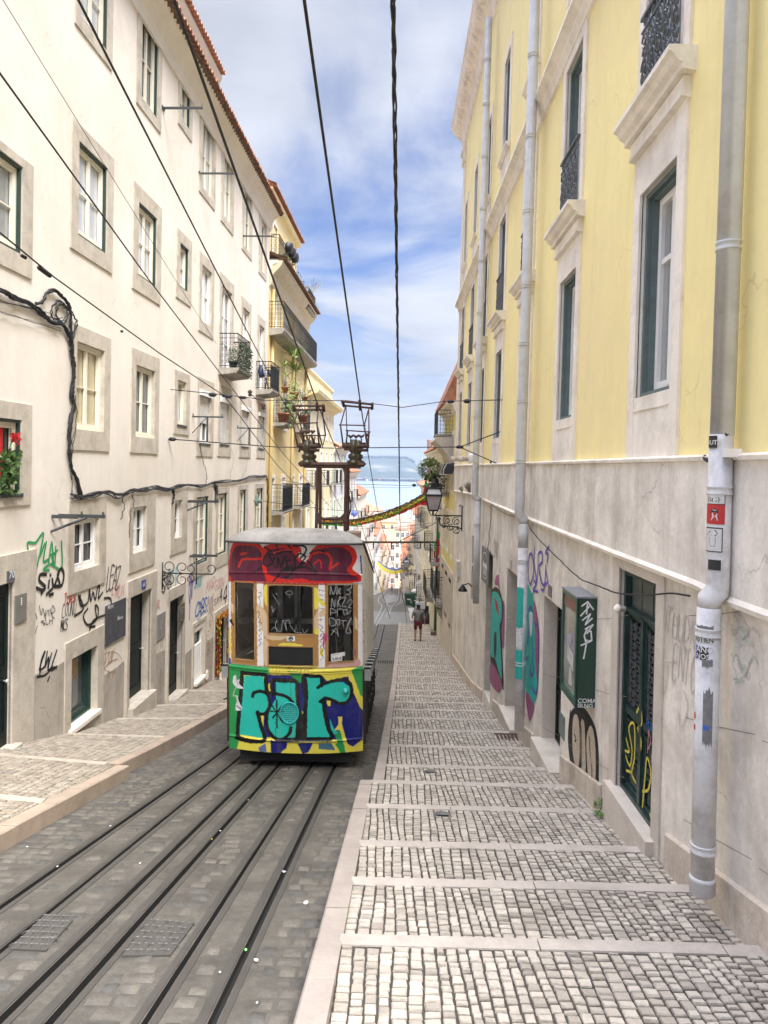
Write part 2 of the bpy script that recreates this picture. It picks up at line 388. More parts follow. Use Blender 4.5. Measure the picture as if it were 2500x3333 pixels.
M['asphalt'] = mat('grey_asphalt', (.19,.19,.19), .85, .12, 3, (.13,.13,.13), .5, 1)
# terrain under everything
tb = MB()
Ys = [-8,-4,0,3,6,9,12.4,16,22,28,35.4,43,50,60,75,90,110,130,150,175,200,212,230,260,300,400,600]
Xs = [-400,-60,-6.5,3,60,400]
vs = [(x, y, zs(y)-.42) for y in Ys for x in Xs]; n = len(Xs)
tb.add(vs, [(j*n+i, j*n+i+1, (j+1)*n+i+1, (j+1)*n+i) for j in range(len(Ys)-1) for i in range(n-1)])
struct(tb, 'ground', mat('hillside_ground', (.30,.25,.19), .95, .3, .05, (.12,.14,.07), .6, .02))
# road: setts with real relief near the camera; grooves are real channels
LN = [-2.99, -2.58, -2.12, -1.84, -1.32, -.95]     # rail / slot / rail of each track
def lane(x, Y):
    if Y < 48: return x+.0155*(Y-4)
    return x+.0155*44
def zr(Y): return zs(Y)-.135+(.125*min(1, max(0, (Y-38)/7.5)))
def road_sheet():
    mb = MB(); yy = []
    Y = -3.0
    while Y < 46: yy.append(Y); Y += .25 if Y > 3 else .8
    for Y in yy[:-1]:
        Y2 = yy[yy.index(Y)+1]
        xsa = [kerbL(Y)-.1]; xsb = [kerbL(Y2)-.1]
        for i, x in enumerate(LN):
            h = .019 if i in (1, 4) else .025
            for s in (-h, h): xsa.append(lane(x, Y)+s); xsb.append(lane(x, Y2)+s)
        xsa.append(kerbR(Y)+.1); xsb.append(kerbR(Y2)+.1)
        for i in range(0, len(xsa)-1):
            a0, a1, b0, b1 = xsa[i], xsa[i+1], xsb[i], xsb[i+1]
            if i % 2 == 0:
                mb.cur = 0
                mb.quad((a0,Y,zr(Y)), (a1,Y,zr(Y)), (b1,Y2,zr(Y2)), (b0,Y2,zr(Y2)))
            else:
                mb.cur = 1; d = .055
                mb.quad((a0,Y,zr(Y)), (a0,Y,zr(Y)-d), (b0,Y2,zr(Y2)-d), (b0,Y2,zr(Y2)))
                mb.quad((a1,Y,zr(Y)-d), (a1,Y,zr(Y)), (b1,Y2,zr(Y2)), (b1,Y2,zr(Y2)-d))
                mb.quad((a0,Y,zr(Y)-d), (a1,Y,zr(Y)-d), (b1,Y2,zr(Y2)-d), (b0,Y2,zr(Y2)-d))
    mb.cur = 2
    yf = [46, 50, 55, 60, 75, 100, 125, 150, 175, 192, 200, 204]
    for a, b in zip(yf, yf[1:]):
        mb.cur = 2 if a < 58 else 0
        mb.quad((-6.5,a,zs(a)-.02), (3.2,a,zs(a)-.02), (3.2,b,zs(b)-.02), (-6.5,b,zs(b)-.02))
    return struct(mb, 'road', [M['setts'], M['groove'], M['asphalt']])
road_sheet()
# the individual setts between the tracks: low worn blocks
sb = MB(); rs = random.Random(5)
Y = 2.4
while Y < 27:
    dy = rs.uniform(.13, .18) if Y < 12 else .2
    x = kerbL(Y)+.02
    edges = [e for q in LN for e in (lane(q, Y)-.09, lane(q, Y)+.09)]
    while x < kerbR(Y)-.06:
        dx = rs.uniform(.10, .21)
        x1 = min(x+dx, kerbR(Y)-.02)
        if not any(lane(q, Y)-.10 < x1-.012 and lane(q, Y)+.10 > x+.012 for q in LN) and rs.random() < .97:
            hh = rs.uniform(.004, .015); g = rs.uniform(.004, .012); z0, z1 = zr(Y+g), zr(Y+dy-g)
            jx = rs.uniform(-.008, .008); b_ = .014
            tl = rs.uniform(-.006,.006)
            vs = [(x+g,Y+g,z0-.004),(x1-g,Y+g,z0-.004),(x1-g,Y+dy-g,z1-.004),(x+g,Y+dy-g,z1-.004),
                  (x+g+b_,Y+g+b_,z0+hh+tl),(x1-g-b_+jx,Y+g+b_,z0+hh-tl),(x1-g-b_,Y+dy-g-b_,z1+hh-tl),(x+g+b_+jx,Y+dy-g-b_,z1+hh+tl)]
            sb.cur = rs.choice((0,0,1,2))
            sb.add(vs, [(4,5,6,7),(0,1,5,4),(1,2,6,5),(2,3,7,6),(3,0,4,7)])
        x = x1
    Y += dy
struct(sb, 'road_setts', [mat('road_sett_a', (.12,.108,.088), .7, .35, 7, (.065,.06,.05), .5, 2, bump=.6, bscale=30), mat('road_sett_b', (.135,.122,.098), .7, .3, 7, (.08,.073,.06), .5, 2, bump=.6, bscale=30), mat('road_sett_c', (.082,.077,.067), .7, .3, 7, bump=.6, bscale=30)], True)
# steel rails beside the grooves
for i, x in enumerate(LN):
    mb = MB(); yy = [-3+k*1.0 for k in range(49)]
    for a, b in zip(yy, yy[1:]):
        for s0, s1 in ((-.095,-.034), (.034,.075)):
            if i in (1, 4): s0, s1 = (-.075,-.028) if s0 < 0 else (.028,.075)
            pa = [(lane(x,a)+s0, a, zr(a)+.006), (lane(x,a)+s1, a, zr(a)+.006), (lane(x,b)+s1, b, zr(b)+.006), (lane(x,b)+s0, b, zr(b)+.006)]
            mb.add(pa+[(p[0], p[1], p[2]-.03) for p in pa], [(0,1,2,3),(0,4,5,1),(1,5,6,2),(2,6,7,3),(3,7,4,0)])
    nm = 'cable_slot' if i in (1, 4) else 'tram_rail'
    side = 'left-hand' if i < 3 else 'right-hand'
    lab = {0:'outermost steel tram rail nearest the left pavement',1:'narrow steel cable slot between the rails of the left-hand track',2:'right rail of the left-hand track, left of the closely paired rails',
           3:'left rail of the track the tram stands on, beside the paired rail',4:'narrow steel cable slot leading under the middle of the tram',5:'tram rail nearest the right-hand stone kerb'}[i]
    solo(mb, nm, M['rail'], lab, 'rail', 'rails and cable slots in the road')
# far rails of the passing loop
FRL_ = [[(270,1390),(390,1150),(440,1010),(520,950),(545,860),(548,755)], [(300,1400),(420,1150),(470,1010),(560,960),(575,880),(578,755)], [(285,1640),(420,1290),(500,1010),(590,955),(603,880),(608,755)],
        [(240,1240),(345,1010),(300,950),(330,880),(420,790)], [(275,1250),(400,1015),(372,950),(385,890),(450,850)], [(290,1330),(425,1015),(388,950)]]
for k, P in enumerate(FRL_):
    pts = [gnd(1150+a/3.6875, 1700+b/3.6875, -.02) for a, b in P]
    pts = [p for p in pts if p.y > 44]
    if len(pts) < 2: continue
    mb = MB(); sp = smoothpts([tuple(p) for p in pts], 5)
    for a, b in zip(sp, sp[1:]):
        w_ = .03+.0003*a[1]
        if b[1] > 200: break
        za = zs(a[1])+.012; zb = zs(b[1])+.012
        mb.quad((a[0]-w_,a[1],za), (a[0]+w_,a[1],za), (b[0]+w_,b[1],zb), (b[0]-w_,b[1],zb))
    if mb.f: solo(mb, 'tram_rail', M['railfar'], ['distant shiny rail, second from the right in the passing loop','distant shiny rail just left of the rightmost one in the passing loop','rightmost distant shiny rail of the passing loop','leftmost distant shiny rail, curving out left to the bins','distant rail curving round the left of the grey asphalt patch','short distant rail ending at the grey asphalt patch'][k], 'rail', 'far rails of the passing loop')
# asphalt patch and pale paving in the far road
def gpatch(pts, off, m, name):
    P = [gnd(1150+a/3.6875, 1700+b/3.6875, off) for a, b in pts]
    c = sum(P, Vector())/len(P); mb = MB()
    vs = [(c.x, c.y, zs(c.y)+off)]+[(p.x, p.y, zs(p.y)+off) for p in P]
    mb.add(vs, [(0, i+1, (i+1) % len(P)+1) for i in range(len(P))]); struct(mb, name, m)
gpatch([(392,965),(378,915),(425,872),(500,870),(530,885),(515,950),(430,972)], .01, M['asphalt'], 'asphalt_patch')
gpatch([(655,1025),(868,1030),(905,1180),(690,1180)], .03, mat('pale_far_paving', (.45,.43,.40), .9, .1, 1), 'far_pavement')
# ---- limestone setts (real stones)
def stones(name, x0f, x1f, zf, Ya, Yb, cell, seed, skip=None, mats=None):
    # courses run down the street; every stone is its own irregular block
    rs = random.Random(seed); mb = MB(); i = 0
    xm = min(x0f(Ya), x0f(Yb)); xM = max(x1f(Ya), x1f(Yb)); c = cell(Ya)
    wave = lambda k, Y: .018*math.sin(Y*1.1+k*.35)+.010*math.sin(Y*3.1+k*.9)
    x = xm-.02
    while x < xM:
        cw = c*rs.uniform(.86, 1.18); Y = Ya+rs.uniform(0, .08)
        while Y < Yb:
            cy_ = cell(Y); ln = cy_*rs.uniform(.72, 1.25)
            a = x+wave(i, Y); b = x+cw+wave(i+1, Y); xa, xb = x0f(Y), x1f(Y)
            hit = False
            for q in skip:
                if q-.114 <= Y < q+.022: Y = q+.022; hit = True; break
                if Y < q-.114 < Y+ln: ln = q-.114-Y; hit = ln < .03; Y += ln if hit else 0; break
            if hit: continue
            if b < xa+.02 or a > xb-.02: Y += ln; continue
            a = max(a, xa+.004); b = min(b, xb)
            g = .0035+rs.uniform(0, .003); gy = .006+rs.uniform(0, .004); h = rs.uniform(.012, .019); j = .006
            J = lambda: rs.uniform(-j*.3, j)
            q = [(a+g+J(), Y+gy+J()), (b-g-J(), Y+gy+J()), (b-g-J(), Y+ln-gy-J()), (a+g+J(), Y+ln-gy-J())]
            cx = sum(p[0] for p in q)/4; cy = sum(p[1] for p in q)/4; tl = rs.uniform(-.003,.003); sh = rs.uniform(.10,.2)
            lo = [(p[0], p[1], zf(p[0], p[1])-.02) for p in q]
            mid = [(p[0], p[1], zf(p[0], p[1])+h*.55) for p in q]
            top = [(p[0]+(cx-p[0])*sh, p[1]+(cy-p[1])*sh, zf(p[0], p[1])+h+rs.uniform(-.0015,.002)+(tl if k < 2 else -tl)) for k, p in enumerate(q)]
            mb.cur = rs.choice((0,0,0,1,2,2))
            fs = [(8,9,10,11)]+[(4+k, 4+(k+1) % 4, 8+(k+1) % 4, 8+k) for k in range(4)]+[(k, (k+1) % 4, 4+(k+1) % 4, 4+k) for k in range(4)]
            mb.add(lo+mid+top, fs); Y += ln
        x += cw; i += 1
    return struct(mb, name, mats or [M['cobble'], M['cobble2'], M['cobble3']])
def cell(Y): return .079
stones('right_pavement', lambda Y: kerbR(Y)+.155, lambda Y: 2.47, lambda x, Y: zstep(Y), 2.7, 46, cell, 3, BK)
# bed under the stones, stepped
mb = MB()
for a, b in zip([-2]+BK, BK):
    n = 2
    mb.quad((kerbR(a)+.02,a,ztread(a,a,b)), (2.7,a,ztread(a,a,b)), (2.7,b-.002,ztread(b,a,b)), (kerbR(a)+.02,b-.002,ztread(b,a,b)))
    mb.quad((kerbR(b)+.02,b,zs(b)+.05), (2.7,b,zs(b)+.05), (2.7,b,zs(b)-.3), (kerbR(b)+.02,b,zs(b)-.3))
struct(mb, 'right_pavement_bed', M['mortar'])
# stone nosings of the steps, each of several slabs
mb = MB(); rs = random.Random(8)
for k, b in enumerate(BK):
    x = kerbR(b)+.15
    while x < 2.46:
        x1 = min(x+rs.uniform(.9, 1.5), 2.47); sl = (ztread(b,b-1,b)-ztread(b-.12,b-1,b))
        z1 = zs(b)+.045+.022+rs.uniform(-.002,.002); z0 = z1-.022; j = rs.uniform(-.006,.006)
        vs = [(x+.004,b-.112+j,z0),(x1-.004,b-.112+j,z0),(x1-.004,b+.02+j,z0-.08),(x+.004,b+.02+j,z0-.08),
              (x+.004,b-.107+j,z1+.003),(x1-.004,b-.107+j,z1+.003),(x1-.004,b+.015+j,z1-.004),(x+.004,b+.015+j,z1-.004)]
        mb.add(vs, [(4,5,6,7),(0,1,5,4),(1,2,6,5),(2,3,7,6),(3,0,4,7)]); x = x1
struct(mb, 'stair_edges', mat('worn_step_stone', (.45,.40,.345), .7, .14, 4, (.31,.27,.225), .5, 2.5, bump=.3, bscale=40))
# kerbs
def kerb(name, xf, wd, top, Ya, Yb, m, side, ln=1.3, seed=1):
    mb = MB(); Y = Ya; rs = random.Random(seed)
    while Y < Yb:
        Y2 = min(Y+ln*rs.uniform(.8,1.2), Yb); g = .004
        a0, a1 = (xf(Y+.001), xf(Y+.001)+side*wd); b0, b1 = (xf(Y2-.001), xf(Y2-.001)+side*wd); e = .014*side; j = rs.uniform(-.003,.003)
        za, zb = top(Y)+j, top(Y2)+j
        vs = [(a0,Y+g,zr(Y)-.2),(a1,Y+g,zr(Y)-.2),(b1,Y2-g,zr(Y2)-.2),(b0,Y2-g,zr(Y2)-.2),
              (a0,Y+g,za-.014),(b0,Y2-g,zb-.014),(a0+e,Y+g,za),(a1,Y+g,za),(b1,Y2-g,zb),(b0+e,Y2-g,zb)]
        mb.add(vs, [(6,7,8,9),(4,6,9,5),(0,4,5,3),(1,2,8,7),(0,1,7,6,4),(3,5,9,8,2)])
        Y = Y2
    return struct(mb, name, m)
kerb('right_kerb', lambda Y: -.52+.0165*Y, .17, lambda Y: zs(Y)+.055, -1, 9.78, M['kerb'], 1)
kerb('right_kerb', lambda Y: -.19+.0205*(Y-9.8), .15, lambda Y: zs(Y)+.055, 9.78, 46.5, M['kerb'], 1)
kerb('left_kerb', lambda Y: -3.66, .19, lambda Y: zs(Y)+.055, 4, 10.4, M['kerbL'], -1, 1.6, 2)
kerb('left_kerb', lambda Y: -3.80+.0165*(Y-10.4), .17, lambda Y: zs(Y)+.07, 10.4, 45, M['kerbL'], -1, 1.6, 3)
# left pavement: shallow treads climbing to the wall
BL = [6.2, 8.2, 10.4, 12.9, 15.2, 17.6, 20.2, 22.8, 25.5, 28.3, 31, 34, 37, 40, 43]
def zleft(x, Y):
    t = (kerbL(Y)-x)/(kerbL(Y)-wallL(Y)); t = max(0, min(1, t))
    k = .035 if Y < 10.4 else .05; base = zs(Y)+k+(zLw(Y)-zs(Y)-k)*t
    for a, b in zip([4]+BL, BL):
        if Y < b: return base-.012+.024*(Y-a)/(b-a)
    return base
lb = MB(); yy = [4+.33*i for i in range(124)]
for a, b in zip(yy, yy[1:]):
    for i in range(4):
        xa = [kerbL(a)-.1+(wallL(a)-.2-kerbL(a)+.1)*t/4 for t in (i, i+1)]; xb = [kerbL(b)-.1+(wallL(b)-.2-kerbL(b)+.1)*t/4 for t in (i, i+1)]
        lb.quad((xa[1],a,zleft(xa[1],a)-.004), (xa[0],a,zleft(xa[0],a)-.004), (xb[0],b,zleft(xb[0],b)-.004), (xb[1],b,zleft(xb[1],b)-.004))
struct(lb, 'left_pavement_bed', M['mortar'])
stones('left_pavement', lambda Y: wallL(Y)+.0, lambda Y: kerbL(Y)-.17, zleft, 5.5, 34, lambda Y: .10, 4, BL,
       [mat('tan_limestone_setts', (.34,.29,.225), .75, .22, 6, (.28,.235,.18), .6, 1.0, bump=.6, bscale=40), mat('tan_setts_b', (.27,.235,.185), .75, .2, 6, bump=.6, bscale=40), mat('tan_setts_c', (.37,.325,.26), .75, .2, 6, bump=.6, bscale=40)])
mb = MB()
for b in BL:
    z0 = lambda x: zleft(x, b-.001)
    x0, x1 = wallL(b), kerbL(b)-.17
    for k in range(3):
        xa = x0+(x1-x0)*k/3+.004; xb = x0+(x1-x0)*(k+1)/3-.004
        vs = [(xa,b-.13,z0(xa)-.02),(xb,b-.13,z0(xb)-.02),(xb,b+.03,z0(xb)-.12),(xa,b+.03,z0(xa)-.12),(xa,b-.13,z0(xa)+.022),(xb,b-.13,z0(xb)+.022),(xb,b+.03,z0(xb)+.012),(xa,b+.03,z0(xa)+.012)]
        mb.add(vs, [(4,5,6,7),(0,1,5,4),(1,2,6,5),(2,3,7,6),(3,0,4,7)])
struct(mb, 'left_stair_edges', mat('tan_step_stone', (.46,.40,.32), .75, .1, 4, (.30,.25,.20), .5, 2.5, bump=.3, bscale=40))
# river, far hill
mb = MB(); mb.quad((-6000,330,-46), (6000,330,-46), (6000,9000,-46), (-6000,9000,-46))
struct(mb, 'river', mat('river_water', (.30,.36,.40), .3, .05, .01, bump=.25, bscale=.12, spec=.5))
# ------------------------------------------------------------------ windows
def z1(x, y): return (x/1.843, y/1.843)
def z2(x, y): return (x/1.843, 800+y/1.843)
def z3(x, y): return (x/2.074, 1600+y/2.074)
def rect(fr, zf, xl, t, b, xr, w=0):
    u0, v1 = fr.uv(*zf(xl, t), w); _, v0 = fr.uv(*zf(xl, b), w); u1, _ = fr.uv(*zf(xr, (t+b)/2), w)
    if u1 < u0: u0, u1 = u1, u0
    return [u0, u1, v0, v1]
def window(fr, par, o, s=None, depth=.10, fm=None, gm=None, leaves=2, bars=1, frame=.045, sdepth=.03, sur=None, outer=None, shutter=None, name='window', sill=False, openleaf=False, glab=None):
    u0, u1, v0, v1 = o; fm = fm or M['cream']; sur = sur or M['stoneL']
    f = MB()
    e = .0
    if outer:
        g = MB(); g.ring(fr, u0, u1, v0, v1, .045, -depth+.05, -depth+.10)
        a0, a1, b0, b1 = u0+.045, u1-.045, v0+.045, v1-.045
    else: a0, a1, b0, b1 = u0, u1, v0, v1
    f.ring(fr, a0, a1, b0, b1, frame, -depth, -depth+.05)
    lw = (a1-a0-2*frame)/leaves
    for i in range(leaves):
        c0 = a0+frame+lw*i; c1 = c0+lw
        f.ring(fr, c0+.004, c1-.004, b0+frame+.004, b1-frame-.004, .038, -depth-.01, -depth+.035, tb=.06)
        for k in range(1, bars+1):
            vv = b0+frame+(b1-b0-2*frame)*k/(bars+1)
            f.box(fr, c0+.045, c1-.045, vv-.011, vv+.011, -depth-.006, -depth+.022)
    w = f.build(name, fm, par)
    p = MB(); p.box(fr, a0+frame*.5, a1-frame*.5, b0+frame*.5, b1-frame*.5, -depth-.04, -depth-.02); p.build('pane', gm or M['glass'], w)
    if outer: g.build('outer_frame', outer, w)
    if s:
        q = MB(); S0, S1, S2, S3 = s; d = sdepth
        # four stones butted end to end
        q.box(fr, S0, u0, S2, S3, -.02, d); q.box(fr, u1, S1, S2, S3, -.02, d)
        q.box(fr, u0, u1, S2, v0, -.02, d-.002); q.box(fr, u0, u1, v1, S3, -.02, d-.002)
        q.build('surround', sur, w)
        r = MB()   # stone lining of the reveal
        t = .004
        for (a, b, c, dd) in ((u0, u0+t, v0, v1), (u1-t, u1, v0, v1), (u0, u1, v0, v0+t), (u0, u1, v1-t, v1)):
            r.box(fr, a, b, c, dd, -depth+(.10 if outer else .05), -.001)
        r.build('reveal', sur, w)
    if sill:
        q = MB(); q.box(fr, u0-.03, u1+.03, v0-.05, v0+.004, -depth+.05, .05); q.build('sill', M['iron'], w)
    if shutter is not None:
        q = MB(); vs_ = v0+(v1-v0)*shutter; n = int((v1-vs_)/.045)
        for i in range(n):
            c = v1-.045*(i+1); q.prism(fr, [(c+.003,-depth+.05),(c+.012,-depth+.066),(c+.036,-depth+.066),(c+.043,-depth+.05)], u0+.01, u1-.01)
        q.build('roller_shutter', M['winwhite'], w)
        q = MB(); q.box(fr, u0-.06, u1+.06, v1, v1+.16, 0, .09); q.build('shutter_box', M['winwhite'], w)
    return w
# ------------------------------------------------------------------ white building, left
WB = thing('apartment_building', 'long cream-white apartment house filling the left side, graffiti along its ground floor', 'building', FL.p(20, zs(20), 0))
def WBz(y): return 0
uEnd = FL.uv(866, 1500)[0]
rows = []
# (zoomfn, xl, top, bottom, xr) of opening and of surround
W1 = [  # row under the eaves
 (z1,(490,-380,110,645),(455,-560,150,675),dict(outer=M['green'],gm=M['curtain'])),
 (z1,(850,30,595,945),(825,-85,625,968),dict(outer=M['green'],gm=M['glass'],bars=1)),
 (z1,(1088,430,712,1138),(1072,347,745,1152),dict(leaves=1,outer=M['green'],gm=M['curtain'])),
 (z1,(1217,672,1130,1282),(1200,590,1155,1292),dict(gm=M['curtain'])),
 (z1,(1345,895,1300,1392),(1330,840,1330,1402),dict(gm=M['curtain'])),
 (z1,(1466,1115,1480,1505),(1456,1070,1500,1512),dict(gm=M['curtaing'])),
 (z1,(1565,1310,1620,1594),(1556,1260,1640,1599),dict(gm=M['curtaing'])),
]
W2 = [
 (z1,(-190,760,1360,128),(-290,620,1445,191),dict(outer=M['green'],gm=M['curtaing'])),
 (z1,(468,843,1412,638),(427,700,1490,675),dict(outer=M['green'],gm=M['curtain'],bars=1)),
 (z1,(828,1208,1652,936),(799,1083,1732,963),dict(outer=M['green'],gm=M['curtain'],bars=1)),
 (z1,(1077,1452,1720,1127),(1059,1365,1784,1145),dict(leaves=1,outer=M['green'],gm=M['curtain'])),
 (z2,(1209,108,450,1266),(1195,30,510,1280),dict(fm=M['winwhite'],gm=M['curtain'],bars=1)),
 (z2,(1330,235,740,1385),(1318,155,742,1397),dict(fm=M['winwhite'],gm=M['curtaing'],bars=2)),
 (z2,(1456,365,560,1495),(1446,300,592,1503),dict(fm=M['winwhite'],gm=M['curtain'])),
 (z2,(1552,468,868,1580),(1543,410,870,1586),dict(fm=M['winwhite'],gm=M['curtain'])),
]
W3 = [
 (z2,(-260,1000,1510,120),(-360,868,1602,180),dict(outer=M['green'],gm=M['glassd'],sill=True)),
 (z2,(455,570,1100,618),(430,462,1222,655),dict(gm=M['yellowglass'],frame=.06)),
 (z2,(812,712,1145,922),(786,608,1240,948),dict(gm=M['glass'],frame=.06)),
 (z2,(1062,802,1072,1112),(1044,740,1126,1133),dict(leaves=1,gm=M['curtain'],bars=0,sill=True)),
 (z2,(1195,895,1183,1256),(1182,783,1260,1277),dict(shutter=.42,gm=M['glassd'],fm=M['winwhite'],sill=True)),
 (z2,(1318,935,1188,1368),(1309,828,1262,1386),dict(shutter=0,fm=M['winwhite'],sill=True)),
 (z2,(1447,985,1203,1486),(1438,895,1268,1503),dict(shutter=0,fm=M['winwhite'],sill=True)),
 (z2,(1548,1020,1215,1580),(1541,940,1272,1592),dict(shutter=0,fm=M['winwhite'],sill=True)),
]
W4 = [
 (z3,(495,198,545,660),(457,60,702,706),dict(gm=M['glassd'],fm=M['winwhite'],frame=.05)),
 (z3,(893,108,420,982),(870,28,550,1040),dict(gm=M['glassd'],fm=M['winwhite'])),
 (z3,(1175,62,318,1222),(1150,10,430,1258),dict(gm=M['glassd'],leaves=1,fm=M['winwhite'])),
 (z3,(1322,40,500,1400),(1303,-5,590,1425),dict(gm=M['curtaing'],outer=M['green'],bars=2,fm=M['cream'])),
 (z3,(1470,15,430,1526),(1453,-20,520,1540),dict(gm=M['curtaing'],outer=M['green'],bars=2)),
 (z3,(1614,-10,390,1655),(1600,-40,470,1668),dict(gm=M['curtaing'],outer=M['green'],bars=2)),
 (z3,(1728,-20,380,1768),(1716,-50,440,1778),dict(gm=M['curtaing'],outer=M['green'],bars=2)),
]
def hole_of(ent): return rect(FL, ent[0], *[ent[1][i] for i in (0,1,2,3)])
def sur_of(ent): return rect(FL, ent[0], *[ent[2][i] for i in (0,1,2,3)])
allw = W1+W2+W3+W4
H = [hole_of(e) for e in allw]; S = [sur_of(e) for e in allw]
# ground floor openings
G = dict(
 door0=rect(FL,z3,-150,670,1680,74), shop=rect(FL,z3,475,1132,1600,648), door1=rect(FL,z3,872,716,1452,1010), door2=rect(FL,z3,1140,742,1392,1230),
 grille=rect(FL,z3,1312,955,1288,1366), door3=rect(FL,z3,1452,866,1262,1520))
G['door0'][2] = zLw(G['door0'][1])+.05
for k in ('door1','door2','door3'): G[k][2] = zLw(G[k][0])-.02 if k != 'door1' else G[k][2]
gh = [tuple(v) for v in G.values()]
eaveV = FL.uv(*z1(1600,1240))[1]
vTop = 14.2
# eave height from the picture: two points on the wall top line
mb = MB()
allh = [tuple(h) for h in H]+gh
cornV = 10.15
def topv(u): return cornV
lowV = -3.4
M['reveal'] = M['stoneL']
allh2 = allh
holes_wall(mb, FL, 4.0, uEnd, -14, cornV, [h+((.22,) if i < len(H) else (.30,)) for i, h in enumerate(allh2)], reveal=1)
# end wall, roof side closing
mb.quad(FL.p(uEnd,-14,0), FL.p(uEnd,-14,-9), FL.p(uEnd,cornV,-9), FL.p(uEnd,cornV,0))
mb.quad(FL.p(4,-14,0), FL.p(4,-14,-9), FL.p(4,cornV,-9), FL.p(4,cornV,0))
mb.build('wall', [M['white'], M['stoneL']], WB)
# dirty lower render: slightly proud sheet in panels between openings (irregular top)
mb = MB(); rs = random.Random(4)
u = 8.0; segs = []
stops = sorted([(G[k][0]-.24, G[k][1]+.26) for k in ('door0','shop','door1','door2','grille','door3')])
cur = 9.0
for a, b in stops+[(uEnd, uEnd)]:
    if a > cur+.1: segs.append((cur, a))
    cur = max(cur, b)
for a, b in segs:
    n = max(2, int((b-a)/.3)); P = []
    t0 = zLw((a+b)/2)+rs.uniform(1.0, 1.35)
    for i in range(n+1):
        uu = a+(b-a)*i/n; P.append((uu, max(t0-.03*(uu-a)+rs.uniform(-.03,.03), zLw(uu)+.5)))
    mb.poly(FL, [(a,-13),(b,-13)]+P[::-1], .006, .006)
mb.build('lower_render', M['whitelow'], WB)
for e, h, s in zip(allw, H, S): window(FL, WB, h, s, **e[3])
# cornice: cove and plain band, then the tiled eave
mb = MB()
prof = [(cornV-.62,.0),(cornV-.60,.05),(cornV-.35,.09),(cornV-.12,.20),(cornV-.02,.36),(cornV+.06,.40),(cornV+.06,-.1)]
mb.prism(FL, prof, 4.0, uEnd); mb.build('cornice', M['white'], WB)
def tiles(fr, u0, u1, v, w, run, slope, m, par, step=.21, name='roof', amp=.05, over=.0):
    mb = MB(); n = int((u1-u0)/step); k = 6; rowsn = max(2, int(run/.38)); vs = []; fs = []
    cols_ = n*k+1
    for j in range(rowsn+1):
        for i in range(cols_):
            uu = u0+(u1-u0)*i/(cols_-1); ph = 2*math.pi*(i/k)
            h = amp*math.cos(ph); lap = -.018 if j else 0
            for q in ((0,) if j in (0, rowsn) else (0, 1)):
                vs.append(fr.p(uu, v+slope*run*j/rowsn+h+(.025 if q == 0 and j > 0 else 0), w-run*j/rowsn))
    # rebuild rows with step laps
    vs = []; R_ = []
    for j in range(rowsn):
        for e in (0, 1):
            jj = j+e*.999; row = []
            for i in range(cols_):
                uu = u0+(u1-u0)*i/(cols_-1); ph = 2*math.pi*(i/k); rr = random.Random(int(i/k+.5)*31+j)
                lift = .028*(1-e)+rr.uniform(-.006,.006)
                row.append(fr.p(uu, v+slope*run*jj/rowsn+amp*math.cos(ph)+lift, w-run*jj/rowsn+rr.uniform(-.012,.012)*(1-e)))
            R_.append(row)
    for row in R_: vs += row
    for j in range(len(R_)-1):
        for i in range(cols_-1): fs.append((j*cols_+i, j*cols_+i+1, (j+1)*cols_+i+1, (j+1)*cols_+i))
    mb.add(vs, fs)
    mb2 = MB()
    # thickness at the lip
    lip = R_[0]
    for i in range(cols_-1):
        a, b = lip[i], lip[i+1]; d = Vector((0,0,-.022)); mb.quad(a, b, b+d, a+d)
        mb.quad(a+d, b+d, b+d-fr.w*.35, a+d-fr.w*.35)
    return mb.build(name, m, par)
tiles(FL, 4.0, uEnd+.1, cornV+.13, .56, 2.2, .45, M['tile'], WB)
tiles(FL, 4.0, uEnd+.1, cornV+.05, .50, .5, .25, M['tiledark'], WB, name='under_tile')
# roof body behind and dormer floor
mb = MB(); mb.quad(FL.p(4,cornV+.06,.3), FL.p(uEnd,cornV+.06,.3), FL.p(uEnd,cornV+.06,-9), FL.p(4,cornV+.06,-9)); mb.build('attic_floor', M['white'], WB)
mb = MB()
du0, dv = FL.uv(*z1(1310, 250), -1.2); du1 = du0
d0 = FL.uv(*z1(1320,300), -.55)
DU = d0[0]
mb.box(FL, DU-5.5, DU, cornV+.2, cornV+2.35, -3.6, -.75)
mb.build('dormer', M['white'], WB)
mb = MB(); mb.prism(FL, [(cornV+2.2,-.75),(cornV+2.3,-.62),(cornV+2.5,-.5),(cornV+2.6,-.5),(cornV+2.6,-.75)], DU-5.6, DU+.12); mb.build('dormer_cornice', M['white'], WB)
tiles(FL, DU-5.6, DU+.15, cornV+2.66, -.36, 2.5, .4, M['tilebright'], WB, name='dormer_roof')
mb = MB(); mb.ring(FL, DU-1.35, DU-.45, cornV+.4, cornV+1.9, .1, -.75, -.71); mb.box(FL, DU-1.25, DU-.55, cornV+.5, cornV+1.8, -.75, -.74); w_ = mb.build('window', M['trim'], WB)
# second attic block along the far part of the roof
a0 = FL.uv(*z1(1560,945), -.9)[0]; a1 = uEnd+.1
mb = MB(); mb.box(FL, a0, a1, cornV+.2, cornV+1.35, -3.6, -1.2); mb.build('attic_wall', M['white'], WB)
tiles(FL, a0-.1, a1+.15, cornV+1.5, -.85, 2.4, .4, M['tiledark'], WB, name='attic_roof')
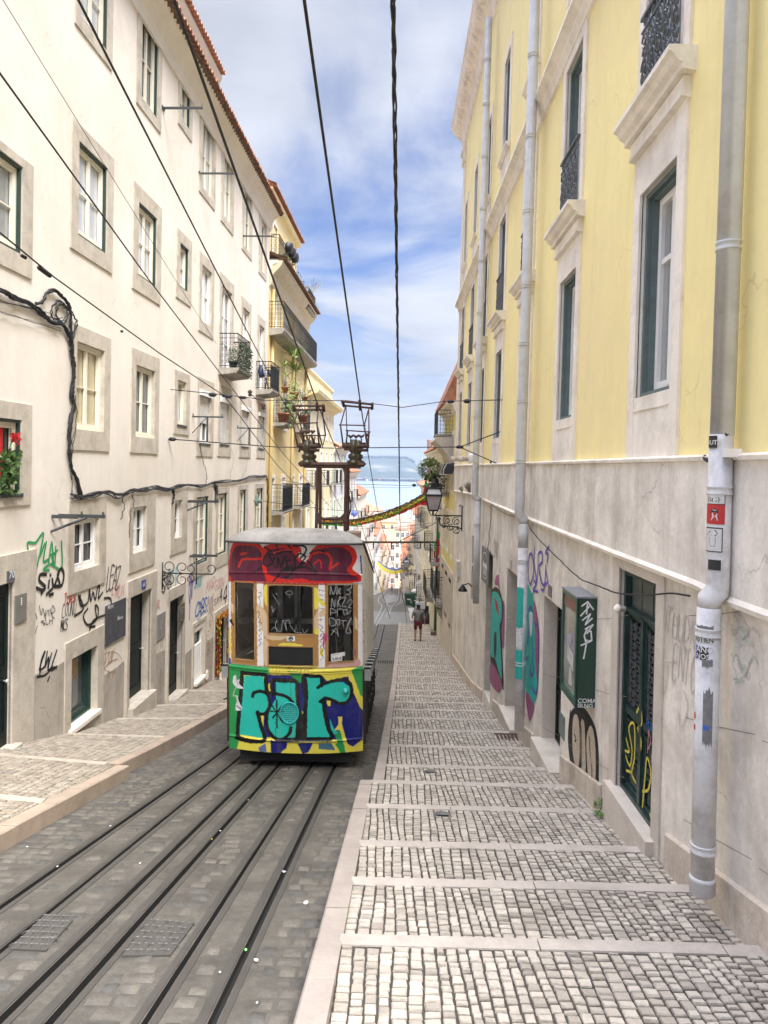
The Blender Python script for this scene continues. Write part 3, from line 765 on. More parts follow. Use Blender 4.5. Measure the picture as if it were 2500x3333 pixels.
# ground floor: doors, jambs, lintels
def doorset(key, jl, jr, lt, dm, nm='door', step=True, leafs=1, dep=.19, base=None):
    o = G[key]; zb = o[2] if base is None else base
    mb = MB(); mb.box(FL, o[0]+.002, o[1]-.002, zb, o[3]-.002, -dep-.04, -dep)
    n = leafs
    lw = (o[1]-o[0])/n
    for i in range(n):
        a = o[0]+lw*i+.08; b = o[0]+lw*(i+1)-.08
        hh = o[3]-zb
        for (c, d) in ((.08, .42), (.48, .93)): mb.ring(FL, a, b, zb+hh*c, zb+hh*d, .035, -dep, -dep+.02)
    d_ = mb.build(nm, dm, WB)
    h_ = MB(); hz = zb+1.0; h_.lathe(FL.p(o[1]-.14, hz, -dep), [(.012,0),(.012,.05),(.03,.06),(.03,.085),(.0,.09)], 8, FL.w); h_.build('door_knob', M['zinc'], d_)
    j = MB(); zz = min(zLw(o[0]), zLw(o[1]))-.6
    j.box(FL, o[0]-jl, o[0], zz, o[3], -.03, .035); j.box(FL, o[1], o[1]+jr, zz, o[3], -.03, .035)
    j.box(FL, o[0]-jl-.02, o[1]+jr+.02, o[3], o[3]+lt, -.03, .037); j.build('stone_doorway', M['stoneL'], d_)
    if step:
        s_ = MB(); s_.box(FL, o[0]-.08, o[1]+.08, zb-.9, zb-.004, -dep-.05, .16); s_.build('doorstep', M['stoneL'], d_)
    return d_
doorset('door0', .5, rect(FL,z3,74,600,1500,222)[1]-G['door0'][1], .42, M['doordark'], leafs=2, dep=.05)
doorset('door1', .13, rect(FL,z3,1010,700,1400,1045)[1]-G['door1'][1], .36, M['doordark'], leafs=1)
doorset('door2', .10, .12, .30, M['doordark'], dep=.14)
doorset('door3', .12, .12, .25, M['doordark'], dep=.06)
# shop window
o = G['shop']
w_ = window(FL, WB, o, [o[0]-.24, rect(FL,z3,648,1100,1500,692)[1], o[2]-.9, o[3]+.33], depth=.2, leaves=1, bars=0, fm=M['green'], outer=M['green'], gm=M['glass'], name='shop_window')
mb = MB(); mb.box(FL, o[0]-.1, o[1]+.05, o[2]-.07, o[2]+.005, -.2, .10); mb.build('sill', M['trim'], w_)
mb = MB(); a = o[0]+.3; mb.poly(FL, [(a,o[2]+.75),(a+.42,o[2]+.75),(a+.42,o[2]+1.25),(a,o[2]+1.25)], -.205, .003); mb.build('poster', mat('orange_brown_poster', (.38,.19,.07), .5, .5, 6, (.5,.42,.3), .7, 5), w_)
# louvred white shutter window
o = G['grille']; mb = MB(); n = 16
for i in range(n):
    c = o[2]+(o[3]-o[2])*i/n*.72; h_ = (o[3]-o[2])*.72/n
    mb.prism(FL, [(c,-.04),(c+h_*.5,-.08),(c+h_*.95,-.08),(c+h_*.6,-.03)], o[0]+.03, o[1]-.03)
mb.ring(FL, o[0], o[1], o[2], o[3], .04, -.10, -.03)
w_ = mb.build('window', M['winwhite'], WB)
mb = MB(); mb.box(FL, o[0], o[1], o[2], o[3], -.16, -.12); mb.build('pane', M['glassd'], w_)
mb = MB(); q = rect(FL,z3,1300,895,1330,1385); mb.ring(FL, q[0], q[1], o[2]-.15, q[3], .10, -.01, .03); mb.build('surround', M['stoneL'], w_)
mb = MB(); mb.box(FL, o[0]-.08, o[1]+.08, o[2]-.07, o[2]-.003, -.05, .12); mb.build('sill', M['trim'], w_)
# things fixed on the white wall
def plate(px, name, m, lab, cat, th=.02, wbase=.0, zf=z3):
    r = rect(FL, zf, *px); mb = MB(); mb.box(FL, r[0], r[1], r[2], r[3], wbase, wbase+th)
    return solo(mb, name, m, lab, cat), r
pl, r = plate((706,775,1045,838), 'menu_board', mat('grey_chalkboard', (.055,.058,.068), .7, .2, 6, (.10,.10,.11), .5, 5), 'large dark grey chalkboard menu panel on the wall left of the first far doorway', 'menu board', .025, .01)
def onto(o, mb, name, m):
    return mb.build(name, m, o)
c1 = MB(); fw = lambda a, b: (r[0]+(r[1]-r[0])*a, r[2]+(r[3]-r[2])*b)
for i in range(9):
    y = .86-.075*i; 
    for k in range(3): c1.stroke(FL, [fw(.12+.26*k, y), fw(.30+.26*k+.04*(i%2), y+.01)], .012, .037)
onto(pl, c1, 'chalk_writing', mat('faded_chalk', (.14,.14,.16), .8, .1, 5))
for (a, b) in ((.06,.90),(.55,.50)):
    t_ = txt('Menu', .13, FL, *fw(a, b), .037, bold=.01); onto(pl, t_, 'lettering', PW)
pl, r = plate((1057,838,1012,1110), 'ventilation_plate', mat('dull_metal_plate', (.25,.24,.22), .6, .15, 6, streak=.3), 'small grey metal plate with a ring set in the wall between the two far doorways', 'wall plate', .02, .004)
mb = MB(); cc = fw(.5,.55); mb.stroke(FL, arc(cc, .10, 0, 6.3, 16), .02, .026); onto(pl, mb, 'ring', PGA)
pl, r = plate((82,705,893,155), 'intercom_panel', mat('brushed_steel_plate', (.26,.25,.23), .45, .1, 6, metal=.4), 'tall steel intercom panel on the stone jamb of the leftmost doorway', 'intercom', .02, .04)
mb = MB()
for i in range(4): mb.lathe(FL.p(*fw(.5,.84-.07*i), .06), [(.012,0),(.012,.008),(0,.009)], 8, FL.w)
onto(pl, mb, 'button', M['zinc'])
pl, r = plate((1190,772,888,1232), 'intercom_panel', mat('bronze_plate', (.11,.10,.075), .5, .2, 6), 'small bronze intercom plate in the second far doorway', 'intercom', .02, .04)
mb = MB()
for i in range(3):
    for j in range(2): mb.lathe(FL.p(*fw(.35+.3*j,.75-.15*i), .06), [(.01,0),(.01,.008),(0,.009)], 8, FL.w)
onto(pl, mb, 'button', M['zinc'])
nb = mat('number_plate_grey', (.10,.11,.13), .4, .1, 6)
pl, r = plate((28,538,612,78), 'house_number', nb, 'dark square house number plate reading 70 on the leftmost door lintel', 'number plate', .012, .04)
onto(pl, txt('70', .16, FL, *fw(.18,.3), .053, bold=.02), 'lettering', PW)
pl, r = plate((945,602,662,970), 'house_number', mat('number_plate_blue', (.03,.06,.30), .4, .1, 6), 'small blue enamel house number plate reading 68 above the first far door', 'number plate', .012, .04)
onto(pl, txt('68', .13, FL, *fw(.12,.3), .053, bold=.02), 'lettering', PW)
mb = MB(); o_ = FL.uv(*z3(1392,1240)); mb.lathe(FL.p(o_[0],o_[1],.0), [(.16,0),(.16,.03),(.13,.035)], 20, FL.w)
for i in range(6): mb.box(FL, o_[0]-.12, o_[0]+.12, o_[1]-.11+.04*i, o_[1]-.095+.04*i, .034, .045)
solo(mb, 'round_vent', M['trim'], 'round louvred vent cover low on the wall beside the flower-framed doorway', 'vent')
# graffiti on the white wall
gw = .009
def graf(strokes, m, wd, zf=z3, fr=FL, par=WB, sm=True, w=gw, name='graffiti', closed=False):
    mb = MB()
    for st in strokes:
        P = [fr.uv(*zf(*q)) for q in st]
        if sm and len(P) > 2: P = smoothpts(P, 4)
        mb.stroke(fr, P, wd*1.3, w)
    return mb.build(name, m, par)
graf([[(203,460),(182,350),(235,345),(290,285),(240,530)],[(283,330),(262,440),(300,350)],[(310,340),(290,470),(330,450)],[(325,480),(345,340),(355,470)],[(330,430),(360,420)],[(372,370),(365,490),(350,440),(385,395)],[(412,335),(412,520),(340,490),(290,525),(330,530)]], PG, .035)
graf([[(310,560),(270,560),(262,600),(300,640),(285,665),(240,650)],[(328,600),(322,650)],[(335,560),(337,568)],[(350,590),(360,640),(395,550)],[(365,640),(400,630),(385,560),(410,520),(428,560),(415,630),(380,640)],[(275,690),(285,672)],[(310,695),(350,655)],[(330,700),(355,690)]], PK, .045)
graf([[(262,770),(275,830),(285,790),(300,850)],[(305,800),(300,845),(320,800),(330,840)],[(335,790),(345,830),(350,770),(368,800),(345,830),(365,860)],[(290,870),(275,880),(300,890),(290,900)],[(305,850),(308,895),(322,892)],[(330,860),(330,895)],[(330,875),(345,870)],[(350,850),(350,895)],[(235,820),(245,860)],[(230,970),(250,905)]], PK, .012)
tagm = MB(); tagword(tagm, FL, 'TOAST', *z3(425,772), z3(512,0)[0], .20, .016, gw, .3, 3, over=.2); tagm.build('graffiti', PR, WB)
tagm = MB(); tagword(tagm, FL, 'COUNU', *z3(410,862), z3(510,0)[0], .24, .012, gw, .2, 4); tagm.build('graffiti', PK, WB)
tagm = MB(); tagword(tagm, FL, 'MKS', *z3(405,950), z3(452,0)[0], .19, .016, gw, .1, 5); tagm.build('graffiti', PK, WB)
graf([[(500,840),(560,790),(528,700),(545,770),(590,745),(600,660),(610,740),(625,680),(640,730),(655,650),(670,640),(660,720),(690,680)],[(590,790),(560,840),(590,900),(650,860),(660,790),(640,770),(650,850)],[(700,720),(740,720),(750,760)],[(540,700),(535,740)],[(600,945),(620,880),(660,850),(715,830)],[(640,910),(600,915)]], PK, .035)
tagm = MB(); tagword(tagm, FL, 'LEAZ', *z3(712,670), z3(795,0)[0], .42, .022, gw, .5, 6, over=.25); tagm.build('graffiti', PK, WB)
tagm = MB(); tagword(tagm, FL, 'FAUX', *z3(748,735), z3(836,0)[0], .22, .014, gw, .2, 7); tagword(tagm, FL, '*', *z3(780,670), z3(805,0)[0], .15, .014, gw, .2, 7); tagm.build('graffiti', PP, WB)
graf([[(265,1240),(275,1140),(300,1080),(262,1200),(300,1180)],[(315,1080),(300,1180),(325,1120),(320,1190)],[(345,1090),(320,1200),(350,1180)],[(380,1070),(340,1200),(380,1180)],[(245,1250),(300,1240),(350,1190),(378,1190)],[(330,1250),(318,1280)]], PK, .032)
graf([[(700,1190),(715,1070),(705,1160),(735,1080),(725,1170),(755,1075),(745,1160),(770,1060)],[(700,1195),(740,1150),(790,1130)],[(750,1270),(770,1200)],[(715,1300),(730,1210),(735,1260)]], PBR, .016)
graf([arc((750,1150), 70, 1.2, 6.9, 14)], PBR, .010, sm=False)
tagm = MB(); tagword(tagm, FL, 'CABS!', *z3(1312,862), z3(1405,0)[0], .42, .035, gw, .3, 9, over=.2); tagm.build('graffiti', PB, WB)
graf([[(1340,765),(1350,745)],[(1330,870),(1360,858)]], PB, .03)
tagm = MB(); tagword(tagm, FL, 'JBOB', *z3(1308,660), z3(1360,0)[0], .28, .028, gw, .1, 10); tagword(tagm, FL, 'TI', *z3(1140,690), z3(1195,0)[0], .55, .05, gw, .1, 10); tagm.build('graffiti', PC, WB)
tagm = MB(); tagword(tagm, FL, 'MAR', *z3(1385,690), z3(1450,0)[0], .35, .02, gw, .2, 11); tagword(tagm, FL, 'GOON', *z3(1445,670), z3(1510,0)[0], .30, .02, gw, .2, 12); tagm.build('graffiti', PP, WB)
tagm = MB(); tagword(tagm, FL, '46', *z3(1482,740), z3(1512,0)[0], .34, .04, gw, .1, 13); tagword(tagm, FL, 'SUN', *z3(1440,770), z3(1478,0)[0], .18, .015, gw, .1, 13); tagword(tagm, FL, '4', *z3(1500,760), z3(1530,0)[0], .5, .05, gw, .1, 13); tagm.build('graffiti', PK, WB)
tagm = MB(); 
for (a, b, c_, hh, word) in ((1268,640,1305,.35,'W'),(1262,740,1305,.6,'8'),(1268,740,1300,.75,'OV'),(1266,860,1288,.6,'I')): tagword(tagm, FL, word, *z3(a,b), z3(c_,0)[0], hh, .028, gw, .1, 14, .15)
tagm.build('graffiti', PV, WB)
tagm = MB(); tagword(tagm, FL, 'BA', *z3(1088,600), z3(1150,0)[0], .2, .02, gw, .1, 15); tagword(tagm, FL, 'SAB', *z3(1090,680), z3(1150,0)[0], .35, .028, gw, .1, 15); tagm.build('graffiti', PK, WB)
tagm = MB(); tagword(tagm, FL, 'VOOOS', *z3(1040,1240), z3(1100,0)[0], .3, .02, gw, .2, 16); tagword(tagm, FL, 'MOMO', *z3(1040,1120), z3(1110,0)[0], .35, .015, gw, .2, 17); tagm.build('graffiti', PGA, WB)
tagm = MB(); 
for i, (a, b, wd_) in enumerate(((1385,1000,'8'),(1400,900,'XO'),(1395,1060,'B'),(1420,1040,'S'),(1410,860,'O'))): tagword(tagm, FL, wd_ if wd_ in SF else 'S', *z3(a,b+50), z3(a+22,0)[0], .3, .014, gw, .1, 20+i)
tagword(tagm, FL, 'XOK', *z3(1405,830), z3(1440,0)[0], .5, .018, gw, .1, 23); tagm.build('graffiti', PBR, WB)
tagm = MB(); tagword(tagm, FL, 'NOC', *z3(1048,800), z3(1078,0)[0], .2, .016, gw, .1, 26); tagm.build('graffiti', PP, WB)
gd = MB(); d1 = G['door1']; q0 = lambda a, b: (d1[0]+(d1[1]-d1[0])*a, d1[2]+(d1[3]-d1[2])*b)
gd.stroke(FL, [q0(.05,.32),q0(.15,.42),q0(.1,.36),q0(.25,.42),q0(.15,.34),q0(.3,.38),q0(.1,.28)], .03, -.372); gd.build('graffiti', PY, WB)
# flower garland round the last doorway
mb = MB(); o = G['door3']; fl = [mat('yellow_paper_flower', (.75,.50,.04), .8, .2, 9), mat('red_paper_flower', (.50,.03,.02), .8, .2, 9), mat('green_paper_leaf', (.06,.13,.02), .8, .2, 9)]
rs = random.Random(3); path = [(o[0]-.03, zLw(o[0])+.1+i*.06) for i in range(int((o[3]-zLw(o[0]))/.06))]+[(o[0]+(o[1]-o[0])*i/14, o[3]+.05) for i in range(15)]+[(o[1]+.03, zLw(o[1])+.1+i*.06) for i in range(int((o[3]-zLw(o[1]))/.06))]
for (a, b) in path:
    for _ in range(9):
        mb.cur = rs.choice((0,0,1,1,2)); p = FL.p(a+rs.uniform(-.09,.09), b+rs.uniform(-.06,.06), .05+rs.uniform(0,.12))
        for q in range(4):
            an = q*1.57+rs.uniform(0,1); mb.leaf(p, (rs.uniform(.2,.7), math.cos(an), math.sin(an)), (1,0,.2), .06, .05)
solo(mb, 'flower_garland', fl, 'red and yellow paper flower garland framing the doorway just left of the tram', 'garland')
# clothes-line brackets and sign bracket
def bracket(px0, px1, y0, y1, wout, m=M['iron'], lab='', diag=True, zf=z3, th=.022, posts=True, grp='clothes-line brackets on the white wall'):
    a = FL.uv(*zf(px0, y0)); mb = MB(); ln = wout
    # arm stands out of the wall, cross bar at its end parallel to the picture row
    u_, v_ = a
    mb.box(FL, u_-th, u_+th, v_-th, v_+th, 0, ln)
    if diag: mb.tube([FL.p(u_, v_-.42, .01), FL.p(u_, v_-.02, ln*.8)], th*.7, 4)
    if posts:
        for q in (.45, .98): mb.tube([FL.p(u_, v_, ln*q), FL.p(u_, v_+.10, ln*q)], th*.45, 5)
    mb.box(FL, u_-.10, u_+.10, v_-.03, v_+.03, -.0, .03)
    return solo(mb, 'clothesline_bracket', m, lab, 'bracket', grp)
bracket(975,1150,648,630,.95,lab='iron clothes-line bar beside the small top-floor window nearest the camera',zf=z1,diag=False)
bracket(1197,1355,1040,1042,.95,lab='iron clothes-line bar crossing the second tall top-floor window',zf=z1,diag=False)
bracket(1455,1572,1416,1417,1.1,lab='farthest top-floor clothes-line bar, near the end of the eaves',zf=z1,diag=False)
def tbracket(x0, x1, y, xs, yb, lab, zf=z2):
    u_, v_ = FL.uv(*zf(xs, y)); _, vb = FL.uv(*zf(xs, yb)); mb = MB()
    L_ = .75
    u0_, v0_ = FL.uv(*zf(x0, y)); 
    mb.box(FL, u0_-.02, u0_+.02, v0_-.02, v0_+.02, 0, L_+.1); mb.box(FL, u0_-.02, u0_+.02, v0_-(v_-vb)*.9, v0_-.02, L_*.52, L_*.58)
    mb.tube([FL.p(u0_, v0_-.45, 0), FL.p(u0_, v0_-.03, L_*.5)], .012, 5)
    for q in (.02, L_+.06): mb.tube([FL.p(u0_, v0_, q), FL.p(u0_, v0_+.09, q)], .014, 5)
    solo(mb, 'clothesline_bracket', M['iron'], lab, 'bracket', 'clothes-line brackets on the white wall')
tbracket(1155,1316,1025,1240,1180,'T-shaped clothes-line bracket in front of the first roller shutter')
tbracket(1424,1535,1093,1480,1200,'T-shaped clothes-line bracket in front of the third roller shutter')
def lowbr(x0, x1, y, lab, zf=z3, up=True, ln=.8):
    u_, v_ = FL.uv(*zf(x0, y)); mb = MB()
    mb.box(FL, u_-.025, u_+.025, v_-.03, v_+.03, 0, ln); mb.tube([FL.p(u_-.28, v_-.25, .0), FL.p(u_, v_-.02, ln*.62)], .022, 4); mb.box(FL, u_-.26, u_-.22, v_-.03, v_+.03, 0, ln*.55)
    for q in (ln*.5, ln-.03): mb.tube([FL.p(u_, v_, q), FL.p(u_, v_+.08, q)], .018, 5)
    solo(mb, 'clothesline_bracket', M['iron'], lab, 'bracket', 'clothes-line brackets on the white wall')
lowbr(397,625,162,'heavy clothes-line bracket above the nearest ground-floor graffiti window')
lowbr(1278,1423,64,'clothes-line bracket above the green-framed window nearest the camera')
lowbr(1298,1445,430,'low clothes-line bar under the green-framed window nearest the camera',ln=.7)
# wrought iron sign bracket
u_, v_ = FL.uv(*z3(1092, 550)); mb = MB(); P = lambda w, v: FL.p(u_, v, w)
_, vt = FL.uv(*z3(1092, 478)); _, vb = FL.uv(*z3(1092, 660))
mb.tube([P(.02,vb),P(.02,vt)], .016, 5); mb.tube([P(.02,v_),P(1.25,v_)], .016, 5); mb.tube([P(.85,v_-.25),P(.85,v_+.33)], .014, 5)
mb.lathe(P(.85,v_+.33), [(.0,-.02),(.03,.02),(.0,.08)], 6)
def curl(c, r, a0, turns, dirn=1): 
    return [P(c[0]+r*(1-i/26*.75)*math.cos(a0+dirn*turns*6.28*i/18), c[1]+r*(1-i/26*.75)*math.sin(a0+dirn*turns*6.28*i/18)) for i in range(19)]
for c, r_, a0, t_, d_ in (((.17,v_+.16),.15,-1.57,1.1,1),((.17,v_-.16),.15,1.57,1.1,-1),((.5,v_+.15),.14,-1.57,1.1,-1),((.5,v_-.15),.14,1.57,1.1,1),((.7,v_+.12),.11,-1.57,1,1),((.7,v_-.12),.11,1.57,1,-1),((1.2,v_+.13),.13,-1.57,.9,1)):
    mb.tube(curl(c, r_, a0, t_, d_), .011, 4)
solo(mb, 'sign_bracket', M['black'], 'empty black wrought-iron scroll sign bracket between the two far doorways', 'sign bracket')
# cable bundles running along the wall
def cable(pts, r, zf, wj=.04, n=1, spread=.03, lab='', nm='wall_cable', m=M['cable'], w0=.03, seed=1, fr=FL):
    rs = random.Random(seed); mb = MB()
    base = [fr.uv(*zf(*p)) for p in pts]
    for k in range(n):
        P = [(a+rs.uniform(-spread,spread), b+rs.uniform(-spread,spread)) for a, b in base]
        if n > 1 and k % 3 == 2: P = P[rs.randint(0, len(P)//2):]
        sp = smoothpts(P, 5) if len(P) > 2 else P
        mb.tube([fr.p(a, b, w0+rs.uniform(0,wj)) for a, b in sp], r*rs.uniform(.6,1.3), 5)
    return solo(mb, nm, m, lab, 'cable')
cable([(-150,240),(0,275),(60,310),(150,345),(230,400),(290,450),(355,462),(385,520),(410,570),(415,650),(425,760),(415,900),(425,960),(405,1080),(400,1240),(415,1330),(445,1400),(470,1510)], .018, z2, n=7, spread=.035, lab='thick tangled bundle of black cables running down the wall beside the near windows', nm='cable_bundle')
cable([(200,352),(235,335),(262,285),(300,268),(345,290),(385,330),(405,390),(408,480),(412,570)], .02, z2, n=3, spread=.03, lab='black cable arching over a wall hook at the head of the bundle', nm='cable_loop')
cable([(345,455),(300,430),(293,370),(330,335),(375,350),(390,400),(365,450),(330,440),(320,390),(345,340),(385,380),(430,430),(440,470),(415,560)], .008, z2, n=3, spread=.04, lab='thin cable coil hanging in loops below the wall hook', nm='cable_coil')
cable([(415,1500),(470,1510),(560,1490),(640,1480),(700,1500),(780,1470),(860,1462),(930,1450),(1000,1465),(1060,1440),(1130,1432),(1200,1440),(1280,1415),(1360,1410),(1430,1410),(1500,1385),(1590,1380)], .014, z2, n=8, spread=.05, lab='sagging bundle of grey cables strung along the wall above the ground-floor windows', nm='cable_bundle', m=mat('grey_black_cables', (.05,.05,.05), .7, .5, 8))
cable([(420,1490),(410,1300),(425,1150),(445,1020),(430,900)], .006, z2, n=2, spread=.02, lab='thin stray wire beside the thick vertical bundle', nm='thin_wire')
cable([(720,1510),(730,1560),(712,1640)], .008, z2, lab='short loose cable end hanging left of the second ground-floor window', nm='hanging_cable')
cable([(775,1490),(790,1530),(770,1600),(765,1700),(768,1740)], .010, z2, lab='thin black cable running down to the first far door lintel', nm='hanging_cable')
cable([(1192,1200),(1200,1260),(1215,1320),(1232,1380),(1225,1425)], .006, z2, lab='pair of thin wires hanging below the first roller-shuttered window', nm='thin_wire', n=2)
cable([(1375,1215),(1392,1270),(1380,1340),(1370,1400)], .004, z2, lab='single thin wire hanging below the second roller-shuttered window', nm='thin_wire')
cable([(1485,1235),(1475,1290),(1462,1350),(1440,1395)], .004, z2, lab='single thin wire hanging below the third roller-shuttered window', nm='thin_wire')
cable([(1025,1460),(1030,1500),(1022,1550)], .02, z2, n=3, spread=.02, lab='short dangling knot of cable above the small ground-floor window', nm='cable_knot')
cable([(1283,1435),(1290,1480),(1285,1525)], .035, z2, n=4, spread=.03, lab='fat dark cable splice hanging between two green-framed windows', nm='cable_splice', m=M['iron'])
cable([(-60,310),(0,322),(150,370),(300,420),(350,440)], .007, z2, n=2, spread=.05, lab='two slack thin wires running beside the cable bundle at the left edge', nm='thin_wire')
cable([(-60,380),(0,398),(180,450),(350,505)], .005, z2, n=2, spread=.04, lab='lowest slack thin wires at the left edge of the picture', nm='thin_wire')
cable([(1595,1385),(1600,1450),(1597,1600),(1596,1700)], .025, z2, n=2, spread=.02, lab='dark cable going down the far corner of the white building', nm='corner_cable')
# lamp fitting on wall
u_, v_ = FL.uv(*z2(1525,1530)); mb = MB(); mb.lathe(FL.p(u_,v_,0), [(.07,0),(.07,.06),(.05,.10),(.09,.16),(.09,.24),(.02,.30)], 10, FL.w); mb.lathe(FL.p(u_,v_-.2,.1), [(.04,0),(.06,.12),(.05,.4),(.0,.45)], 8)
solo(mb, 'cable_anchor', mat('verdigris_metal', (.14,.20,.17), .7, .2, 8), 'grey-green insulated cable anchor near the far end of the white wall', 'cable anchor')
# ------------------------------------------------------------------ yellow building, right
def zA(x, y): return (1450+x/1.58, y/1.58)
def zB(x, y): return (1450+x/1.58, 700+y/1.58)
def zC(x, y): return (1450+x/1.58, 1400+y/1.58)
def zD(x, y): return (1150+x/1.229, 2300+y/1.229)
def zE(x, y): return (1550+x/3.16, 1700+y/3.16)
def zP(x, y): return (x, y)
def zM(x, y): return (1150+x/3.6875, 1700+y/3.6875)
def zN(x, y): return (1350+x/4.1475, 1250+y/4.1475)
def zO(x, y): return (850+x/2.37, 1250+y/2.37)
YB = thing('apartment_house', 'tall pale yellow house with grey stone base filling the right side', 'building', (2.9, 14, zs(14)))
cx = [6.75, 10.3, 13.65, 17.0, 20.35, 23.6, 26.7]          # window axes along the street
c1 = FRU.uv(*zB(980,945)); t1 = FRU.uv(*zA(975,1050)); r1u = FRU.uv(*zB(1168,880))
yEnd = FRU.uv(1494, 1150)[0]
SC = FRU.uv(*zC(860,155))[1]            # string line between base and plaster
WH = (r1u[0], c1[0])
hw = abs(c1[0]-r1u[0])/2; cx[0] = (c1[0]+r1u[0])/2
for i, (xl, y, xr) in enumerate(((582,1000,652),(378,1050,425),(253,1100,283))):
    a = FRU.uv(*zB(xl,y))[0]; b = FRU.uv(*zB(xr,y))[0]; cx[i+1] = (a+b)/2
for i in (4,5,6): cx[i] = cx[i-1]+3.3
v0a, v1a = c1[1], t1[1]                   # first floor opening
v0b = FRU.uv(*zA(1030,605))[1]; ledgeV = FRU.uv(*zA(1020,600))[1]
v1b = FRU.uv(*zA(620,405))[1]+.0; 
v0c = FRU.uv(*zA(455,215))[1]; 
strV = 5.35; top = 10.6
strV = 6.40
topc = FRU.uv(*zA(250,250), .3)
holes = []
for c in cx:
    holes.append((c-hw, c+hw, v0a, v1a, .14)); holes.append((c-hw, c+hw, v0b, v1b, .14))
    holes.append((c-hw*.9, c+hw*.9, strV+1.15, strV+3.5, .14))
topV = 13.1
mb = MB(); holes_wall(mb, FRU, 1.0, yEnd, SC, topV, holes, .14, reveal=1)
mb.quad(FRU.p(yEnd,SC,0), FRU.p(yEnd,SC,-9), FRU.p(yEnd,topV,-9), FRU.p(yEnd,topV,0))
mb.build('wall', [M['yellow'], M['trim']], YB)
mb = MB(); mb.quad(FRU.p(yEnd,topV,-.02), FRU.p(yEnd,topV,-9), FRU.p(1,topV,-9), FRU.p(1,topV,-.02)); mb.build('roof', M['tile'], YB)
BK_ = Fr(FRU.o, FRU.u, FRU.v, FRU.w)
def yw(c, v0, v1, h, low=False):
    fr = FRU; u0, u1 = c-h, c+h
    g = MB(); g.ring(fr, u0, u1, v0, v1, .05, -.20, -.04); g.ring(fr, u0+.05, u1-.05, v0, v1-.05, .03, -.20, -.09)
    f = MB(); f.ring(fr, u0+.08, u1-.08, v0+.03, v1-.08, .07, -.22, -.15, tb=.12); f.box(fr, c-.055, c+.055, v0+.10, v1-.14, -.215, -.145)
    f.box(fr, u0+.17, c-.05, v1-.75, v1-.70, -.21, -.155); f.box(fr, c+.05, u1-.17, v1-.75, v1-.70, -.21, -.155)
    w = f.build('window', M['winwhite'], YB); g.build('outer_frame', M['teal'], w)
    p = MB(); p.box(fr, u0+.09, u1-.09, v0+.05, v1-.09, -.24, -.19); p.build('pane', M['curtaing'] if R() < .6 else M['glass'], w)
    return w
def cornice(c, v, h, w):
    mb = MB(); fr = FRU
    for (u0, u1, prof) in ((c-h-.28, c+h+.28, [(v-.02,.0),(v-.02,.24),(v-.07,.24),(v-.09,.20),(v-.14,.17),(v-.17,.12),(v-.22,.12),(v-.24,0)]),
                      (c-h-.2, c+h+.2, [(v-.24,0),(v-.24,.075),(v-.36,.07),(v-.37,.09),(v-.41,.09),(v-.43,0)])):
        mb.prism(fr, prof, u0, u1)
    mb.build('cornice', M['trim'], w)
def scrollrail(fr, u0, u1, v0, v1, w, m, par, name='railing', dens=.20):
    mb = MB(); rs = random.Random(int(u0*100))
    mb.box(fr, u0, u1, v1-.035, v1, w-.03, w+.02); mb.box(fr, u0, u1, v0, v0+.03, w-.02, w+.01); mb.box(fr, u0, u1, v1-.16, v1-.14, w-.012, w+.008)
    n = max(3, int((u1-u0)/dens)); st = (u1-u0)/n; h = v1-.16-v0-.03
    for i in range(n):
        c = u0+st*(i+.5)
        mb.tube([fr.p(u0+st*i, v0, w), fr.p(u0+st*i, v1, w)], .007, 4)
        for r_, vv in ((st*.42, .16), (st*.30, .34), (st*.44, .52), (st*.30, .70), (st*.40, .87)):
            mb.tube([fr.p(a, b, w) for a, b in arc((c, v0+.03+h*vv), r_, 0, 6.28*.92, 10)], .010, 4)
            mb.tube([fr.p(a, b, w) for a, b in arc((c+st*.08, v0+.03+h*vv), r_*.45, 1, 5.8, 7)], .010, 4)
        mb.tube([fr.p(c-st*.4, v0, w), fr.p(c, v0+h*.25, w), fr.p(c+st*.4, v0+h*.43, w), fr.p(c, v0+h*.62, w), fr.p(c-st*.4, v0+h*.8, w), fr.p(c, v0+h, w)], .010, 4)
        mb.tube([fr.p(c, v1-.15, w), fr.p(c, v1-.03, w)], .006, 4)
        mb.tube([fr.p(a, b, w) for a, b in arc((c, v1-.085), .04, 0, 6.28, 8)], .007, 4)
    return mb.build(name, m, par)
railm = mat('grey_painted_cast_iron', (.095,.105,.108), .5, .2, 15)
